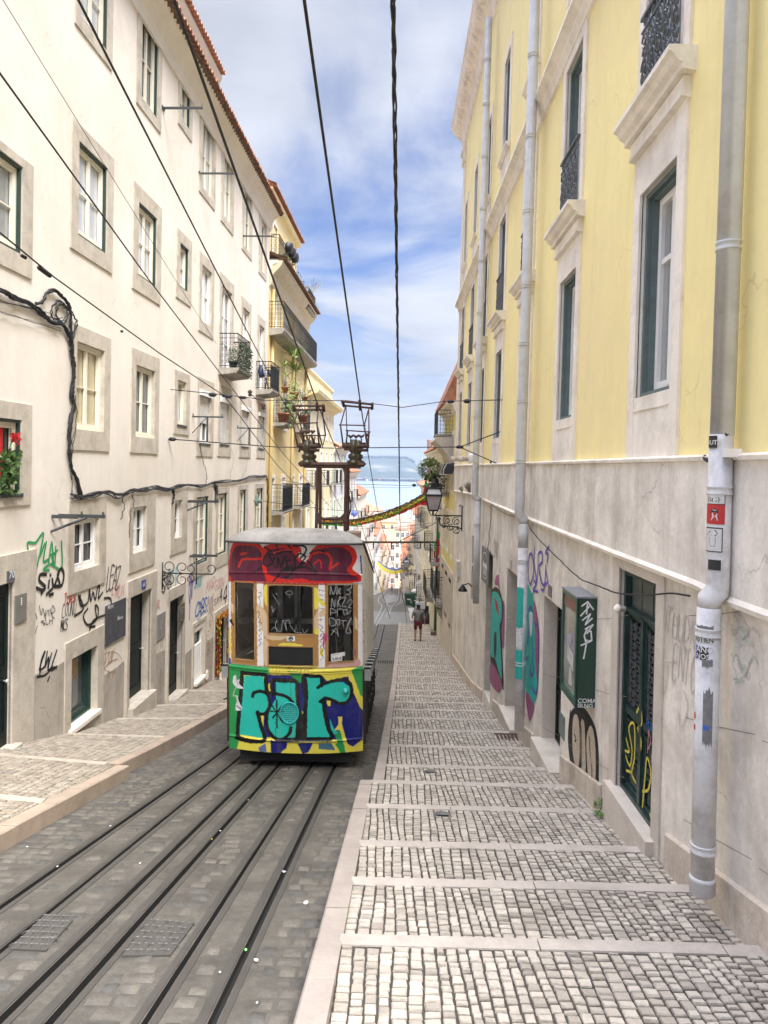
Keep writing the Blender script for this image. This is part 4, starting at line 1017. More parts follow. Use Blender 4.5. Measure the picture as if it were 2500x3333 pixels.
for i, c in enumerate(cx):
    # first-floor window with stone architrave reaching down to the base, cornice above
    w = yw(c, v0a, v1a, hw)
    s = MB(); t = .19
    s.box(FRU, c-hw-t, c-hw, SC, ledgeV-.20, -.01, .03); s.box(FRU, c+hw, c+hw+t, SC, ledgeV-.20, -.01, .03)
    s.box(FRU, c-hw, c+hw, v1a, ledgeV-.20, -.01, .028); s.box(FRU, c-hw, c+hw, SC, v0a, -.01, .02); s.box(FRU, c-hw-.01, c+hw+.01, v0a-.14, v0a-.12, .0, .03)
    s.build('surround', M['trim'], w); cornice(c, ledgeV, hw+.02, w)
    # second-floor french window with cast-iron balconette
    w = yw(c, v0b, v1b, hw)
    s = MB(); s.box(FRU, c-hw-t, c-hw, ledgeV, v1b+.18, -.01, .03); s.box(FRU, c+hw, c+hw+t, ledgeV, v1b+.18, -.01, .03); s.box(FRU, c-hw, c+hw, v1b, v1b+.18, -.01, .028)
    s.build('surround', M['trim'], w)
    scrollrail(FRU, c-hw-.03, c+hw+.03, v0b+.02, v0b+1.02, .055, railm, w)
    # top floor
    a, b = strV+1.15, strV+3.5; h3 = hw*.9; w = yw(c, a, b, h3)
    s = MB(); s.box(FRU, c-h3-t, c-h3, a-.5, b+.18, -.01, .03); s.box(FRU, c+h3, c+h3+t, a-.5, b+.18, -.01, .03); s.box(FRU, c-h3, c+h3, b, b+.18, -.01, .028); s.box(FRU, c-h3, c+h3, a-.5, a, -.01, .02)
    s.prism(FRU, [(a,0),(a,.12),(a-.05,.12),(a-.09,.06),(a-.12,.06),(a-.12,0)], c-h3-.24, c+h3+.24)
    s.build('surround', M['trim'], w)
# string course and top cornice
mb = MB(); v = strV
mb.prism(FRU, [(v+.14,0),(v+.12,.20),(v+.02,.22),(v,.18),(v-.06,.10),(v-.10,.10),(v-.20,.05),(v-.24,.05),(v-.26,0)], 1.0, yEnd+.1); mb.build('string_course', M['trim'], YB)
mb = MB(); v = topV
mb.prism(FRU, [(v+.55,-.5),(v+.55,.52),(v+.45,.56),(v+.38,.50),(v+.30,.46),(v+.22,.46),(v+.16,.36),(v+.05,.28),(v-.05,.14),(v-.35,.10),(v-.42,.05),(v-.45,0)], 1.0, yEnd+.35)
for i in range(60):
    u = 1.2+i*.46
    if u < yEnd: mb.box(FRU, u, u+.14, v+.03, v+.20, .1, .42)
mb.build('top_cornice', M['trim'], YB)
mb = MB(); mb.box(FRU, yEnd-.55, yEnd+.01, SC, topV-.45, -.01, .05); mb.box(FRU, yEnd-.6, yEnd+.06, topV-1.2, topV-.45, 0, .12)
for k in range(3): mb.lathe(FRU.p(yEnd-.45+.2*k, topV-.8, .12), [(.09,0),(.09,.05),(.04,.06)], 8, FRU.w)
mb.build('corner_pilaster', M['trim'], YB)
# ---- stone base with plinth ledge (kink line), doors
u_gd = (rect(FRL, zD, 1050, -700, 310, 1192))        # green panelled door
gdL, gdR = FRL.uv(2013, 2200)[0], FRL.uv(zC(1083,0)[0], 2200)[0]
gd = [min(gdL,gdR), max(gdL,gdR), None, FRL.uv(*zC(903,712))[1]]
gd[2] = FRL.uv(*zD(1050,315))[1]
d2a, d2b = FRL.uv(*zC(500,1200))[0], FRL.uv(*zC(598,1200))[0]      # doorway behind the display case
d2 = [d2b, d2a, FRL.uv(*zD(745,115))[1], FRL.uv(*zC(497,838))[1]]
d3 = [FRL.uv(*zC(372,1000))[0], FRL.uv(*zC(312,1000))[0], zstep(17.5)+.1, FRL.uv(*zC(312,700))[1]]
d4 = [FRL.uv(*zC(238,1000))[0], FRL.uv(*zC(205,1000))[0], zs(20)+.1, FRL.uv(*zC(238,640))[1]]
for d in (gd, d2, d3, d4):
    if d[0] > d[1]: d[0], d[1] = d[1], d[0]
d3[2] = zs((d3[0]+d3[1])/2)+.25; d4[2] = zs(d4[0])+.12
w5 = [FRL.uv(*zC(150,800))[0], FRL.uv(*zC(133,800))[0], FRL.uv(*zC(133,870))[1], FRL.uv(*zC(133,690))[1]]
w6 = [w5[0], w5[1], FRL.uv(*zC(133,680))[1], FRL.uv(*zC(133,535))[1]]
if w5[0] > w5[1]: w5[0], w5[1] = w5[1], w5[0]; w6[0], w6[1] = w5[0], w5[1]
mb = MB()
holes_wall(mb, FRL, 0.5, yEnd, -10.5, SC, [(gd[0],gd[1],gd[2],gd[3],.12),(d2[0],d2[1],d2[2],d2[3],.27),(d3[0],d3[1],d3[2],d3[3],.4),(d4[0],d4[1],d4[2],d4[3],.3),tuple(w5)+(.2,),tuple(w6)+(.2,)], .3, reveal=1)
mb.quad(FRL.p(yEnd,-10.5,0), FRL.p(yEnd,-10.5,-9), FRL.p(yEnd,SC,-9), FRL.p(yEnd,SC,0))
mb.build('stone_base', [M['stonebase'], M['stone']], YB)
# slabs of cladding above the ledge (proud), following the kinked ledge line of the photograph
LG = [FRL.uv(*zC(x, y), .05) for x, y in ((1659,950),(1420,862),(1310,800),(870,630),(430,455))]
LG2 = [FRL.uv(*zN(x, y), .05) for x, y in ((1420,1775),(1100,1630),(905,1545))]+[FRL.uv(*zN(850,1500), .05), FRL.uv(*zN(545,1440), .05)]
lg = sorted([(2.0, LG[0][1]+.25)]+LG+LG2[1:], key=lambda p: p[0])
lg.append((yEnd, lg[-1][1]))
mb = MB(); rs = random.Random(2)
for (a, va), (b, vb) in zip(lg, lg[1:]):
    mb.add([FRL.p(a,va,.05), FRL.p(b,vb,.05), FRL.p(b,SC-.02,.05), FRL.p(a,SC-.02,.05), FRL.p(a,va,-.01), FRL.p(b,vb,-.01), FRL.p(b,SC-.02,-.01), FRL.p(a,SC-.02,-.01)], [(0,1,2,3),(0,4,5,1),(2,6,7,3)])
mb.build('upper_cladding', M['stonebase'], YB)
mb = MB()
for (a, va), (b, vb) in zip(lg[:-2], lg[1:-1]):
    mb.add([FRL.p(a,va-.035,0), FRL.p(b,vb-.035,0), FRL.p(b,vb-.035,.075), FRL.p(a,va-.035,.075), FRL.p(a,va,.085), FRL.p(b,vb,.085), FRL.p(b,vb+.03,.05), FRL.p(a,va+.03,.05)], [(0,1,2,3),(3,2,5,4),(4,5,6,7)])
mb.build('ledge', M['trim'], YB)
mb = MB(); mb.prism(FRL, [(SC-.03,0),(SC-.03,.075),(SC+.0,.08),(SC+.02,.04),(SC+.02,0)], .5, yEnd); mb.build('base_coping', M['trim'], YB)
# joints in the stone base
mb = MB(); jm = mat('cladding_joint', (.27,.22,.18), .9, .2, 9)
rs = random.Random(12)
for u in [3.2, 4.35, 5.6, 8.3, 9.6, 11.3, 13.4, 15.2, 19, 22, 24.5]:
    vt = min((l[1] for l in lg if abs(l[0]-u) < 4), default=-1)
    zb = zs(u)
    for k in range(3):
        vv = zb+.55+.85*k
        if vv < vt-.1: mb.stroke(FRL, [(u-.6, vv+.26*.6), (u, vv), (u+.55, vv-.22*.55)], .006, .001)
for k, (a, b) in enumerate(((3.0,5.9),(3.2,5.4),(8.2,11.5))):
    pass
mb.build('joint', jm, YB)
mb = MB()   # horizontal joint lines on the door jamb pilaster
for k in range(4): mb.box(FRL, d2[0]+.001, d2[0]+.004, d2[2]+.55*k+.5, d2[2]+.55*k+.51, -.6, 0)
PLM = mat('dirty_plinth_stone', (.62,.54,.44), .9, .18, 3, (.34,.28,.21), .7, 2.0, bump=.4, bscale=25, streak=.5, streakcol=(.2,.16,.12))
mb = MB(); ys = [0.5+.5*i for i in range(int((yEnd-.5)/.5)+1)]
blocked = lambda a, b: any(a < d[1]+.12 and b > d[0]-.12 for d in (gd, d2, d3, d4))
for a, b in zip(ys, ys[1:]):
    if blocked(a, b):
        if mb.f: mb.build('plinth', PLM, YB); mb = MB()
        continue
    h = .32
    mb.add([FRL.p(a,zs(a)-.6,.03), FRL.p(b,zs(b)-.6,.03), FRL.p(b,zs(b)+h,.03), FRL.p(a,zs(a)+h,.03), FRL.p(a,zs(a)+h+.02,0), FRL.p(b,zs(b)+h+.02,0)], [(0,1,2,3),(3,2,5,4),(0,3,4)])
mb.build('plinth', PLM, YB)
# doors
def panel_door(d, dep, m, leafs, nm='door', lattice=False):
    mb = MB(); mb.box(FRL, d[0], d[1], d[2], d[3], -dep-.05, -dep)
    lw = (d[1]-d[0])/leafs; H_ = d[3]-d[2]
    for i in range(leafs):
        a = d[0]+lw*i; b = a+lw
        mb.ring(FRL, a+.01, b-.01, d[2], d[3]-.42 if lattice else d[3], .06, -dep, -dep+.03)
        rows = ((.03,.17),(.19,.33)) if lattice else ((.05,.35),(.4,.9))
        for (c0, c1_) in rows:
            mb.ring(FRL, a+.10, b-.10, d[2]+H_*c0, d[2]+H_*c1_, .025, -dep, -dep+.035); mb.box(FRL, a+.16, b-.16, d[2]+H_*c0+.06, d[2]+H_*c1_-.06, -dep, -dep+.02)
        mb.box(FRL, a+.06, b-.06, d[2]+H_*.355, d[2]+H_*.385, -dep, -dep+.05) if lattice else None
    if lattice:
        mb.box(FRL, d[0], d[1], d[3]-.44, d[3]-.40, -dep, -dep+.06); mb.box(FRL, (d[0]+d[1])/2-.035, (d[0]+d[1])/2+.035, d[2], d[3]-.42, -dep, -dep+.06)
        mb.ring(FRL, d[0], d[1], d[2], d[3], .05, -dep, -dep+.07)
    o = mb.build(nm, m, YB)
    if lattice:
        g = MB(); gl = MB()
        for i in range(leafs):
            a = d[0]+lw*i+.10; b = d[0]+lw*(i+1)-.10; v0, v1 = d[2]+H_*.40, d[3]-.52
            gl.box(FRL, a, b, v0, v1, -dep-.002, -dep+.004)
            n = 9; st = (v1-v0)/n; mu = (a+b)/2
            for k in range(n):
                vv = v0+st*k
                g.poly(FRL, [(mu,vv),(mu+.07,vv+st*.5),(mu,vv+st),(mu-.07,vv+st*.5)], -dep+.035, .02)
                for s in (-1, 1): g.poly(FRL, [(mu+s*.13,vv+st*.1),(mu+s*.17,vv+st*.5),(mu+s*.13,vv+st*.9),(mu+s*.09,vv+st*.5)], -dep+.03, .015)
                g.tube([FRL.p(a,vv,-dep+.02),FRL.p(b,vv,-dep+.02)], .008, 4)
            for s in (a, mu, b): g.tube([FRL.p(s,v0,-dep+.02),FRL.p(s,v1,-dep+.02)], .009, 4)
        gl.build('glass', M['glassd'], o); g.build('iron_grille', M['iron'], o)
        gl2 = MB(); 
        for i in range(3): gl2.box(FRL, d[0]+.07+i*(d[1]-d[0]-.14)/3+.02, d[0]+.07+(i+1)*(d[1]-d[0]-.14)/3-.02, d[3]-.38, d[3]-.06, -dep, -dep+.006)
        gl2.build('transom', mat('dusty_transom_glass', (.09,.10,.085), .3, .4, 5), o)
    return o
dm = mat('dark_green_door_paint', (.022,.05,.042), .4, .35, 5, (.01,.02,.018), .6, 7)
gdo = panel_door(gd, .11, dm, 2, lattice=True)
dd2 = panel_door(d2, .25, M['doordark'], 1); panel_door(d3, .38, M['doordark'], 1); panel_door(d4, .25, M['doordark'], 1)
mb = MB(); mb.box(FRL, gd[0]-.20, gd[0], gd[2]-.3, gd[3]+.02, -.01, .02); mb.box(FRL, gd[1], gd[1]+.22, gd[2]-.3, gd[3]+.02, -.01, .02); mb.box(FRL, gd[0]-.2, gd[1]+.22, gd[3]+.02, gd[3]+.20, -.01, .023); mb.build('door_surround', M['stone'], gdo)
mb = MB(); mb.box(FRL, gd[0]-.1, gd[1]+.14, gd[2]-.8, gd[2]+.004, -.12, .10); mb.build('doorstep', M['stone'], gdo)
mb = MB(); mb.box(FRL, d2[0]-.05, d2[1]+.05, d2[2]-.8, d2[2]+.004, -.26, .16); mb.build('doorstep', M['stone'], dd2)
mb = MB(); mb.box(FRL, d3[0]-.05, d3[1]+.05, d3[2]-.8, d3[2]+.004, -.39, .12); mb.build('doorstep', M['stone'], YB)
for q in (w5, w6):
    f = MB(); f.ring(FRL, q[0], q[1], q[2], q[3], .06, -.2, -.14); w = f.build('window', M['winwhite'], YB)
    p = MB(); p.box(FRL, q[0]+.03, q[1]-.03, q[2]+.03, q[3]-.03, -.22, -.18); p.build('pane', M['glassd'], w)
# drainpipes: each a part of the house
def pipe(px_pts, r, m, fr=FRL, joints=(), name='drainpipe', wout=.10):
    mb = MB(); P = []
    for (zf, x, y, w) in px_pts:
        f_ = FRU if fr is None else fr
        a, b = (FRU if y is not None and zf(x, y)[1] < 1500 else FRL).uv(*zf(x, y), w)
        P.append((FRU if zf(x, y)[1] < 1500 else FRL).p(a, b, w))
    return P
def mkpipe(u, segs, r, brackets=(), par=YB):
    """segs: list of (vtop, vbottom, w, material); an elbow joins consecutive segments"""
    base = MB(); top_ = segs[0]; pipe_o = None
    for k, (va, vb, w, m) in enumerate(segs):
        mb = MB(); fr = FRU if va > 1 else FRL
        frb = FRU
        pts = [FRU.p(u, va, w) if va > 0 else FRL.p(u, va, w), FRU.p(u, vb, w) if vb > 0 else FRL.p(u, vb, w)]
        if k+1 < len(segs):
            w2 = segs[k+1][2]; v2 = segs[k+1][0]
            pts += [FRL.p(u, (vb*2+v2)/3, w), FRL.p(u, (vb+2*v2)/3, w2), FRL.p(u, v2, w2)] if abs(w2-w) > .01 else [FRL.p(u, v2, w2)]
        mb.tube(pts, r, 14)
        for v in brackets:
            if vb < v < va:
                c = FRU.p(u, v, w) if v > 0 else FRL.p(u, v, w)
                mb.lathe(c-Vector((0,0,.03)), [(r*1.1,0),(r*1.1,.012),(r*1.02,.02),(r*1.02,.045),(r*1.1,.052),(r*1.1,.064)], 14)
        o = mb.build('drainpipe', m, pipe_o or par)
        pipe_o = pipe_o or o
    return pipe_o
uP1 = FRL.uv(2298, 2200, .20)[0]
vK1 = FRL.uv(2290, 1890, .2)[1]; vK2 = FRL.uv(2290, 1990, .3)[1]; vb1 = FRL.uv(2290, 2985, .3)[1]
p1 = mkpipe(uP1, [(6.2, SC+.15, .13, M['zinc']), (SC+.15, vK1, .135, M['pipewhite']), (vK2, vb1+.02, .19, M['pipewhite']), ], .082, brackets=(1.62, vK2-.18, -2.7, SC-.25))
mb = MB(); mb.lathe(FRL.p(uP1, vb1, .19), [(.082,0),(.09,.01),(.09,.10),(.095,.11),(.083,.13)], 14); mb.build('pipe_boot', M['zinc'], p1)
# peeling grey patches and stickers on the near pipe (slightly proud shells)
def patch(o, u, w, r, a0, a1, v0, v1, m, name, rag=0, seed=1):
    mb = MB(); n = 10; rs = random.Random(seed); vs = []
    for i in range(n+1):
        q = a0+(a1-a0)*i/n; rr = r+.0025
        for v in (v0+rs.uniform(0, rag), v1-rs.uniform(0, rag)):
            p = FRL.p(u, v, w); vs.append((p.x-rr*math.cos(q), p.y-rr*math.sin(q), p.z))
    mb.add(vs, [(2*i, 2*i+2, 2*i+3, 2*i+1) for i in range(n)]); return mb.build(name, m, o)
def onpipe(px, py, w=.19, u=uP1): return FRL.uv(px, py, w)[1]
sd = .95        # direction towards the camera on the pipe
def sticker(x0, x1, y0, y1, m, name, r=.082, w=.135, rag=0, seed=1, sub=None):
    # x0,x1 as fraction across the visible width (0 left .. 1 right)
    a = math.radians(-5+100*x0)*1.0; b = math.radians(-5+100*x1)
    return patch(p1, uP1, w, r, a, b, onpipe(0 or 2290, y1, w), onpipe(2290, y0, w), m, name, rag, seed)
stw = mat('white_sticker', (.62,.61,.58), .5, .1, 20); stk = mat('black_sticker', (.02,.02,.02), .5, .1, 20); strd = mat('red_sticker', (.50,.03,.03), .5, .15, 20); stb = mat('blue_sticker', (.05,.12,.45), .5, .2, 20); stg = mat('grey_ink', (.18,.18,.18), .6, .3, 30)
sticker(.02,.55,1425,1462,stk,'sticker')
sticker(.05,.98,1600,1637,stk,'sticker'); sticker(.09,.94,1604,1633,stw,'sticker',r=.0835)
sticker(.0,.98,1634,1696,strd,'sticker')
sticker(.0,.9,1706,1782,stk,'sticker'); sticker(.05,.85,1710,1779,stw,'sticker',r=.0835)
sticker(.22,.85,1806,1838,stk,'sticker')
for (x0,x1,y0,y1,m,rag) in ((.05,.95,2020,2042,stg,.015),(.0,.95,2050,2080,stw,.01),(.0,.75,2088,2135,stk,.02),(.0,.12,2088,2135,stb,0),(.45,.95,2125,2160,stg,.02),(.0,.12,2310,2332,strd,0),(.0,.12,2350,2368,strd,0),(.55,.85,2340,2362,stb,.01),(.55,1.,2215,2420,stg,.06)):
    sticker(x0,x1,y0,y1,m,'sticker',w=.19,rag=rag,seed=int(y0))
def ptxt(s, size, x, y, m, w=.135, r=.086):
    t = txt(s, size, WORLD, 0, 0, 0, align='CENTER', bold=.02); v = onpipe(2290, y, w)
    P0 = FRL.p(uP1, v, w); a0 = math.radians(-5+100*x); out_ = []
    for (a, b, c) in t.v:
        q = a0+a/r; out_.append((P0.x-r*math.cos(q), P0.y-r*math.sin(q), P0.z+b))
    t.v = out_; t.build('lettering', m, p1)
ptxt('BGK', .06, .5, 1630, stk); ptxt('WUTZ', .045, .3, 1452, stw); ptxt('ESTIEN', .045, .5, 2075, stk, .19); ptxt('EANO', .06, .45, 2110, stw, .19); ptxt('NOS', .05, .45, 2130, stw, .19)
# simple portrait silhouettes on the two stickers
def blob(P, x, y, s, m, w=.135, r=.086):
    v = onpipe(2290, y, w); P0 = FRL.p(uP1, v, w); a0 = math.radians(-5+100*x)
    tr = tessellate_polygon([[Vector((a, b, 0)) for a, b in P]]); mb = MB()
    mb.add([(P0.x-r*math.cos(a0+a*s/r), P0.y-r*math.sin(a0+a*s/r), P0.z+b*s) for a, b in P], [tuple(t) for t in tr]); mb.build('portrait', m, p1)
blob([(-.6,-1),(.6,-1),(.45,-.3),(.55,.3),(.2,.8),(-.3,.8),(-.5,.3),(-.35,-.3)], .5, 1666, .042, stw); blob([(-.6,.1),(-.5,.9),(.1,1.1),(.6,.8),(.6,.1),(.35,.45),(-.3,.5)], .5, 1668, .042, stk, r=.087)
blob([(-.5,.2),(.5,.2),(.5,-.5),(.3,-1.1),(-.2,-1.1),(-.5,-.6)], .42, 1742, .05, stg, r=.087); blob([(-.9,.3),(-.4,.9),(.5,1.1),(.8,.6),(.5,.25),(-.3,.35)], .42, 1738, .05, stk, r=.088)
# other pipes
def upx(x, y, w): return FRL.uv(x, y, w)[0]
u2 = upx(zC(430,0)[0], 1500, .1); vk = FRL.uv(zC(430,0)[0], 1665, .1)[1]
p2 = mkpipe(u2, [(12.5, vk, .25, M['zinc']), (vk-.22, FRL.uv(1718,1790,.15)[1], .17, M['zinc']), (FRL.uv(1718,1790,.15)[1], FRL.uv(1706,2400,.15)[1], .17, M['pipewhite'])], .088, brackets=(10,8.6,7.2,5.8,4.5,3.2,2.2,1.2,.15,-1.6,-3.4))
u3 = upx(zC(183,0)[0], 1500, .1); vk3 = FRL.uv(zC(183,0)[0], 1608, .1)[1]
p3 = mkpipe(u3, [(12.1, vk3, .25, M['zinc']), (vk3-.2, FRL.uv(1548,1960,.15)[1], .16, M['zinc'])], .088, brackets=(11,9.8,8.4,7,5.6,4.2,2.8,1.4,.2,-1.5))
# teal/plum graffiti patch on pipe 2
for (y0, y1, m) in ((1910,2050,PT),(2050,2120,PW),(2120,2225,PT)):
    patch(p2, u2, .17, .088, math.radians(-5), math.radians(95), FRL.uv(1706,y1,.15)[1], FRL.uv(1706,y0,.15)[1], m, 'graffiti', .03, y0)
# graffiti polygons on the base
def gpoly(pts, m, w, zf=zE, nm='graffiti', fr=FRL):
    mb = MB(); P = [fr.uv(*zf(*q)) for q in pts]
    if P: mb.poly(fr, smoothpts(P, 3, True), w, .001)
    return mb.build(nm, m, YB)
gpoly([(195,640),(205,560),(235,545),(245,700),(270,800),(295,850),(290,1250),(270,1290),(255,1150),(240,700)], PM, .004)
gpoly([(160,760),(170,690),(205,665),(250,710),(270,800),(285,900),(262,1100),(270,1300),(285,1720),(255,1620),(215,1530),(150,1430)], PK, .008)
gpoly([(165,780),(185,715),(220,725),(255,780),(270,880),(265,1000),(245,1060),(250,1180),(270,1590),(235,1530),(200,1400),(150,1330)], PT, .012)
gpoly([(192,1150),(215,1145),(212,1330),(200,1400),(188,1330)], PK, .015)
gpoly([(150,1450),(200,1490),(250,1610),(270,1680),(230,1750),(150,1640)], PM, .0125)
gpoly([(190,770),(200,820),(215,900),(240,960),(235,900),(225,830)], PR, .016)
gpoly([(515,690),(560,700),(590,760),(595,840),(610,1000),(640,1200),(640,1600),(600,1870),(510,1740)], PT, .006)
gpoly([(598,800),(625,900),(645,1050),(652,1250),(645,1500),(632,1640),(615,1450),(610,1150),(600,950)], PM, .008)
gpoly([(510,1745),(600,1880),(560,2040),(540,2000)], PM, .0075)
graf([[(540,900),(570,870),(585,930),(570,1100),(590,1350),(560,1550),(590,1560),(600,1450)],[(610,1050),(640,1060),(650,1200),(640,1650),(620,1760),(580,1700)],[(530,950),(550,1100),(530,1250)],[(520,1420),(540,1380)]], PV, .035, zE, FRL, YB, w=.012)
gpoly([(555,930),(585,930),(590,1000),(580,1150),(565,1170),(555,1050)], PW, .0155)
gv = [[(560,640),(540,560),(545,380),(570,320),(595,420),(590,560),(560,650)],[(605,260),(600,420),(620,560),(625,620),(640,480),(645,330),(680,310),(685,400),(650,450),(660,520)],[(655,520),(690,640),(740,620)],[(720,440),(715,560),(700,690),(675,690)],[(720,480),(745,620)],[(755,250),(720,310),(745,330),(735,410)],[(590,740),(600,705),(640,715)],[(590,690),(620,640),(600,600)]]
graf(gv, PV, .035, zE, FRL, YB)
# round black and beige lettering under the display case
gpoly([(870,30),(890,0),(905,-5),(930,10),(960,60),(975,110),(983,200),(983,330),(980,420),(950,395),(920,350),(890,290),(870,220),(862,130)], PK, .004, zD)
for P_ in ([(880,60),(892,30),(905,60),(908,150),(905,230),(893,240),(880,180)], [(912,70),(925,60),(930,130),(932,250),(930,275),(915,255)], [(935,130),(950,75),(965,110),(972,200),(970,300),(955,335),(945,300),(938,230)]):
    gpoly(P_, PBG, .008, zD)
graf([[(915,75),(918,240)],[(948,120),(952,200)],[(888,110),(895,130),(890,140)],[(958,230),(960,300)]], PK, .02, zD, FRL, YB, w=.013)
graf([[(870,20),(862,130),(872,230)]], PK, .05, zD, FRL, YB, w=.003)
# faint tags
tg = MB(); tagword(tg, FRL, 'NTHUDN', *zC(1105,1020), zC(1290,0)[0], .22, .012, .003, .2, 31); tagword(tg, FRL, 'ENTO', *zC(1165,1260), zC(1290,0)[0], .30, .010, .003, .2, 33); tg.build('graffiti', PGA, YB)
graf([[(1110,1200),(1130,1360),(1150,1210)],[(1170,1060),(1230,1110),(1240,1180)],[(1200,1440),(1220,1530),(1250,1430),(1230,1340)],[(1110,1190),(1200,1200)]], PGA, .010, zC, FRL, YB)
graf([[(1510,1020),(1560,1040),(1530,1080),(1590,1100)],[(1490,1280),(1540,1290),(1500,1300)],[(1510,1180),(1540,1260),(1580,1170),(1610,1200)],[(1550,770),(1590,740),(1620,680)]], PGG, .012, zC, FRL, YB)
tg = MB(); tagword(tg, FRL, 'SAO', *zE(180,350), zE(220,0)[0], .4, .03, .004, .1, 34); tg.build('graffiti', PGA, YB)
# yellow and pink writing on the green door
mb = MB(); f = lambda a, b: (gd[0]+(gd[1]-gd[0])*(1-a), gd[2]+(gd[3]-gd[2])*b)
for st in ([(.12,.16),(.25,.14),(.3,.22),(.2,.30),(.35,.34),(.38,.20),(.3,.12),(.42,.10)],[(.40,.40),(.5,.44),(.55,.38),(.45,.34),(.55,.30),(.48,.22)],[(.6,.10),(.75,.14),(.8,.22),(.7,.26),(.66,.16),(.62,.04)],[(.1,.18),(.22,.2),(.12,.24)],[(.15,.10),(.3,.12)],[(.80,.05),(.88,.02)]):
    mb.stroke(FRL, [f(*q) for q in smoothpts(st, 4)], .028, -.055)
mb.build('graffiti', PY, gdo)
mb = MB()
for st in ([(.70,.28),(.72,.38),(.78,.34),(.72,.30)],[(.80,.26),(.84,.36),(.90,.30)],[(.85,.22),(.92,.28)]): mb.stroke(FRL, [f(*q) for q in st], .014, -.055)
mb.build('graffiti', PP, gdo)
t = txt('FUB', .12, FRL, *f(.66,.385), -.055, flip=True); t.build('graffiti', PB, gdo)
# white round knob on the jamb
# ---- display case
dc = thing('display_case', 'green framed glass display case on the right wall beside the green panelled door', 'display case', FRL.p(8.9,-2.6,0))
A = FRL.uv(*zC(773,1100), .0); caseU0 = FRL.uv(*zE(1235,1300), .0)[0]
w_c = .23
caseF = FRL.uv(*zE(1100,1300), w_c)[0]; caseB = FRL.uv(*zE(885,1300), w_c)[0]
cu0 = caseU0; cu1 = caseB
cvT = FRL.uv(*zE(1115,828), w_c)[1]; cvB = FRL.uv(*zE(1080,1975), w_c)[1]
mb = MB(); mb.box(FRL, cu0, cu1, cvB, cvT, 0, .05); 
mb.box(FRL, cu0, cu0+.035, cvB, cvT, .05, w_c); mb.box(FRL, cu1-.035, cu1, cvB, cvT, .05, w_c); mb.box(FRL, cu0+.035, cu1-.035, cvB, cvB+.05, .05, w_c); mb.box(FRL, cu0+.035, cu1-.035, cvT-.04, cvT, .05, w_c)
mb.build('case', mat('racing_green_paint', (.012,.045,.028), .35, .15, 5), dc)
mb = MB(); mb.ring(FRL, cu0+.0, cu1, cvB, cvT, .045, w_c-.01, w_c+.015, tb=.09, tt=.05); mb.build('door_frame', mat('worn_green_metal', (.03,.085,.06), .35, .2, 5), dc)
mb = MB(); mb.box(FRL, cu0-.01, cu1+.01, cvT, cvT+.02, 0, w_c+.02); mb.build('lid', mat('grey_metal_lid', (.20,.21,.23), .4, .2, 6), dc)
mb = MB(); mb.box(FRL, cu0+.05, cu1-.05, cvT-.20, cvT-.06, w_c-.012, w_c-.004); mb.build('header_strip', mat('brown_red_strip', (.22,.11,.09), .5, .2, 8), dc)
mb = MB(); mb.box(FRL, cu0+.05, cu1-.05, cvB+.09, cvT-.2, w_c-.02, w_c-.012); mb.build('pane', glass('reflecting_case_glass', (.27,.29,.27), .12, 1.0, .5, 2.2, (.42,.42,.39)), dc)
g = lambda a, b, w=w_c-.010: (cu0+(cu1-cu0)*(1-a), cvB+(cvT-cvB)*b)
for k, (P_, m) in enumerate((([(.25,.45),(.55,.50),(.6,.62),(.3,.58)], (.33,.31,.38)), ([(.3,.35),(.75,.28),(.72,.45),(.35,.48)], (.50,.50,.48)), ([(.45,.12),(.7,.14),(.62,.30),(.5,.3)], (.50,.48,.40)), ([(.6,.5),(.85,.45),(.85,.70),(.65,.66)], (.24,.24,.27)))):
    mb = MB(); mb.poly(FRL, [g(*q) for q in P_], w_c-.010+.002*k, .001); mb.build('paper_notice', mat('case_paper_%d' % k, m, .5, .3, 10), dc)
endf = Fr(FRL.p(cu0, 0, 0), (1,0,0), (0,0,1), (0,-1,0))
mb = MB(); h_ = cvT-cvB; X = lambda a, b: (-w_c*(1-a), cvB+h_*b)
for st in ([(.2,.93),(.5,.97),(.45,.86)],[(.5,.97),(.8,.90)],[(.15,.84),(.6,.93)],[(.25,.80),(.65,.86),(.4,.76),(.75,.82)],[(.4,.72),(.8,.76),(.5,.68)],[(.55,.74),(.35,.66),(.45,.60),(.75,.62),(.7,.70),(.55,.70)],[(.2,.57),(.7,.61)],[(.5,.62),(.4,.50),(.35,.45)]):
    mb.stroke(endf, [X(*q) for q in st], .018, .003)
mb.build('graffiti', PW, dc)
t = txt('COMA', .075, endf, -w_c+.02, cvB+.055, .003, bold=.02); t.v += []; t.build('sticker', PW, dc)
t = txt('SILNO', .065, endf, -w_c+.02, cvB+.0, .003, bold=.02); t.build('sticker', PW, dc)
# small things on the right wall
def rplate(px, name, m, lab, cat, zf, th=.015, w0=.001, fr=FRL):
    r = rect(fr, zf, *px); mb = MB(); mb.box(fr, r[0], r[1], r[2], r[3], w0, w0+th); return solo(mb, name, m, lab, cat), r
rplate((868,1940,2180,915), 'meter_box', mat('grey_green_meter_box', (.16,.20,.18), .5, .2, 5), 'small grey-green meter door low in the wall under the display case', 'meter box', zE)
rplate((750,640,755,780), 'house_number', mat('brown_enamel', (.16,.13,.15), .4, .3, 20), 'small dark house number plate left of the display case', 'number plate', zE)
rplate((350,375,465,370), 'house_number', mat('pale_number_plate', (.42,.40,.36), .5, .3, 20), 'tiny pale number plate over the recessed middle doorway', 'number plate', zE)
sg, r = rplate((90,240,590,162), 'shop_sign', mat('dark_grey_sign', (.10,.105,.11), .5, .2, 5), 'upright dark grey sign panel with a round white emblem on the right wall', 'shop sign', zE, .03, .05)
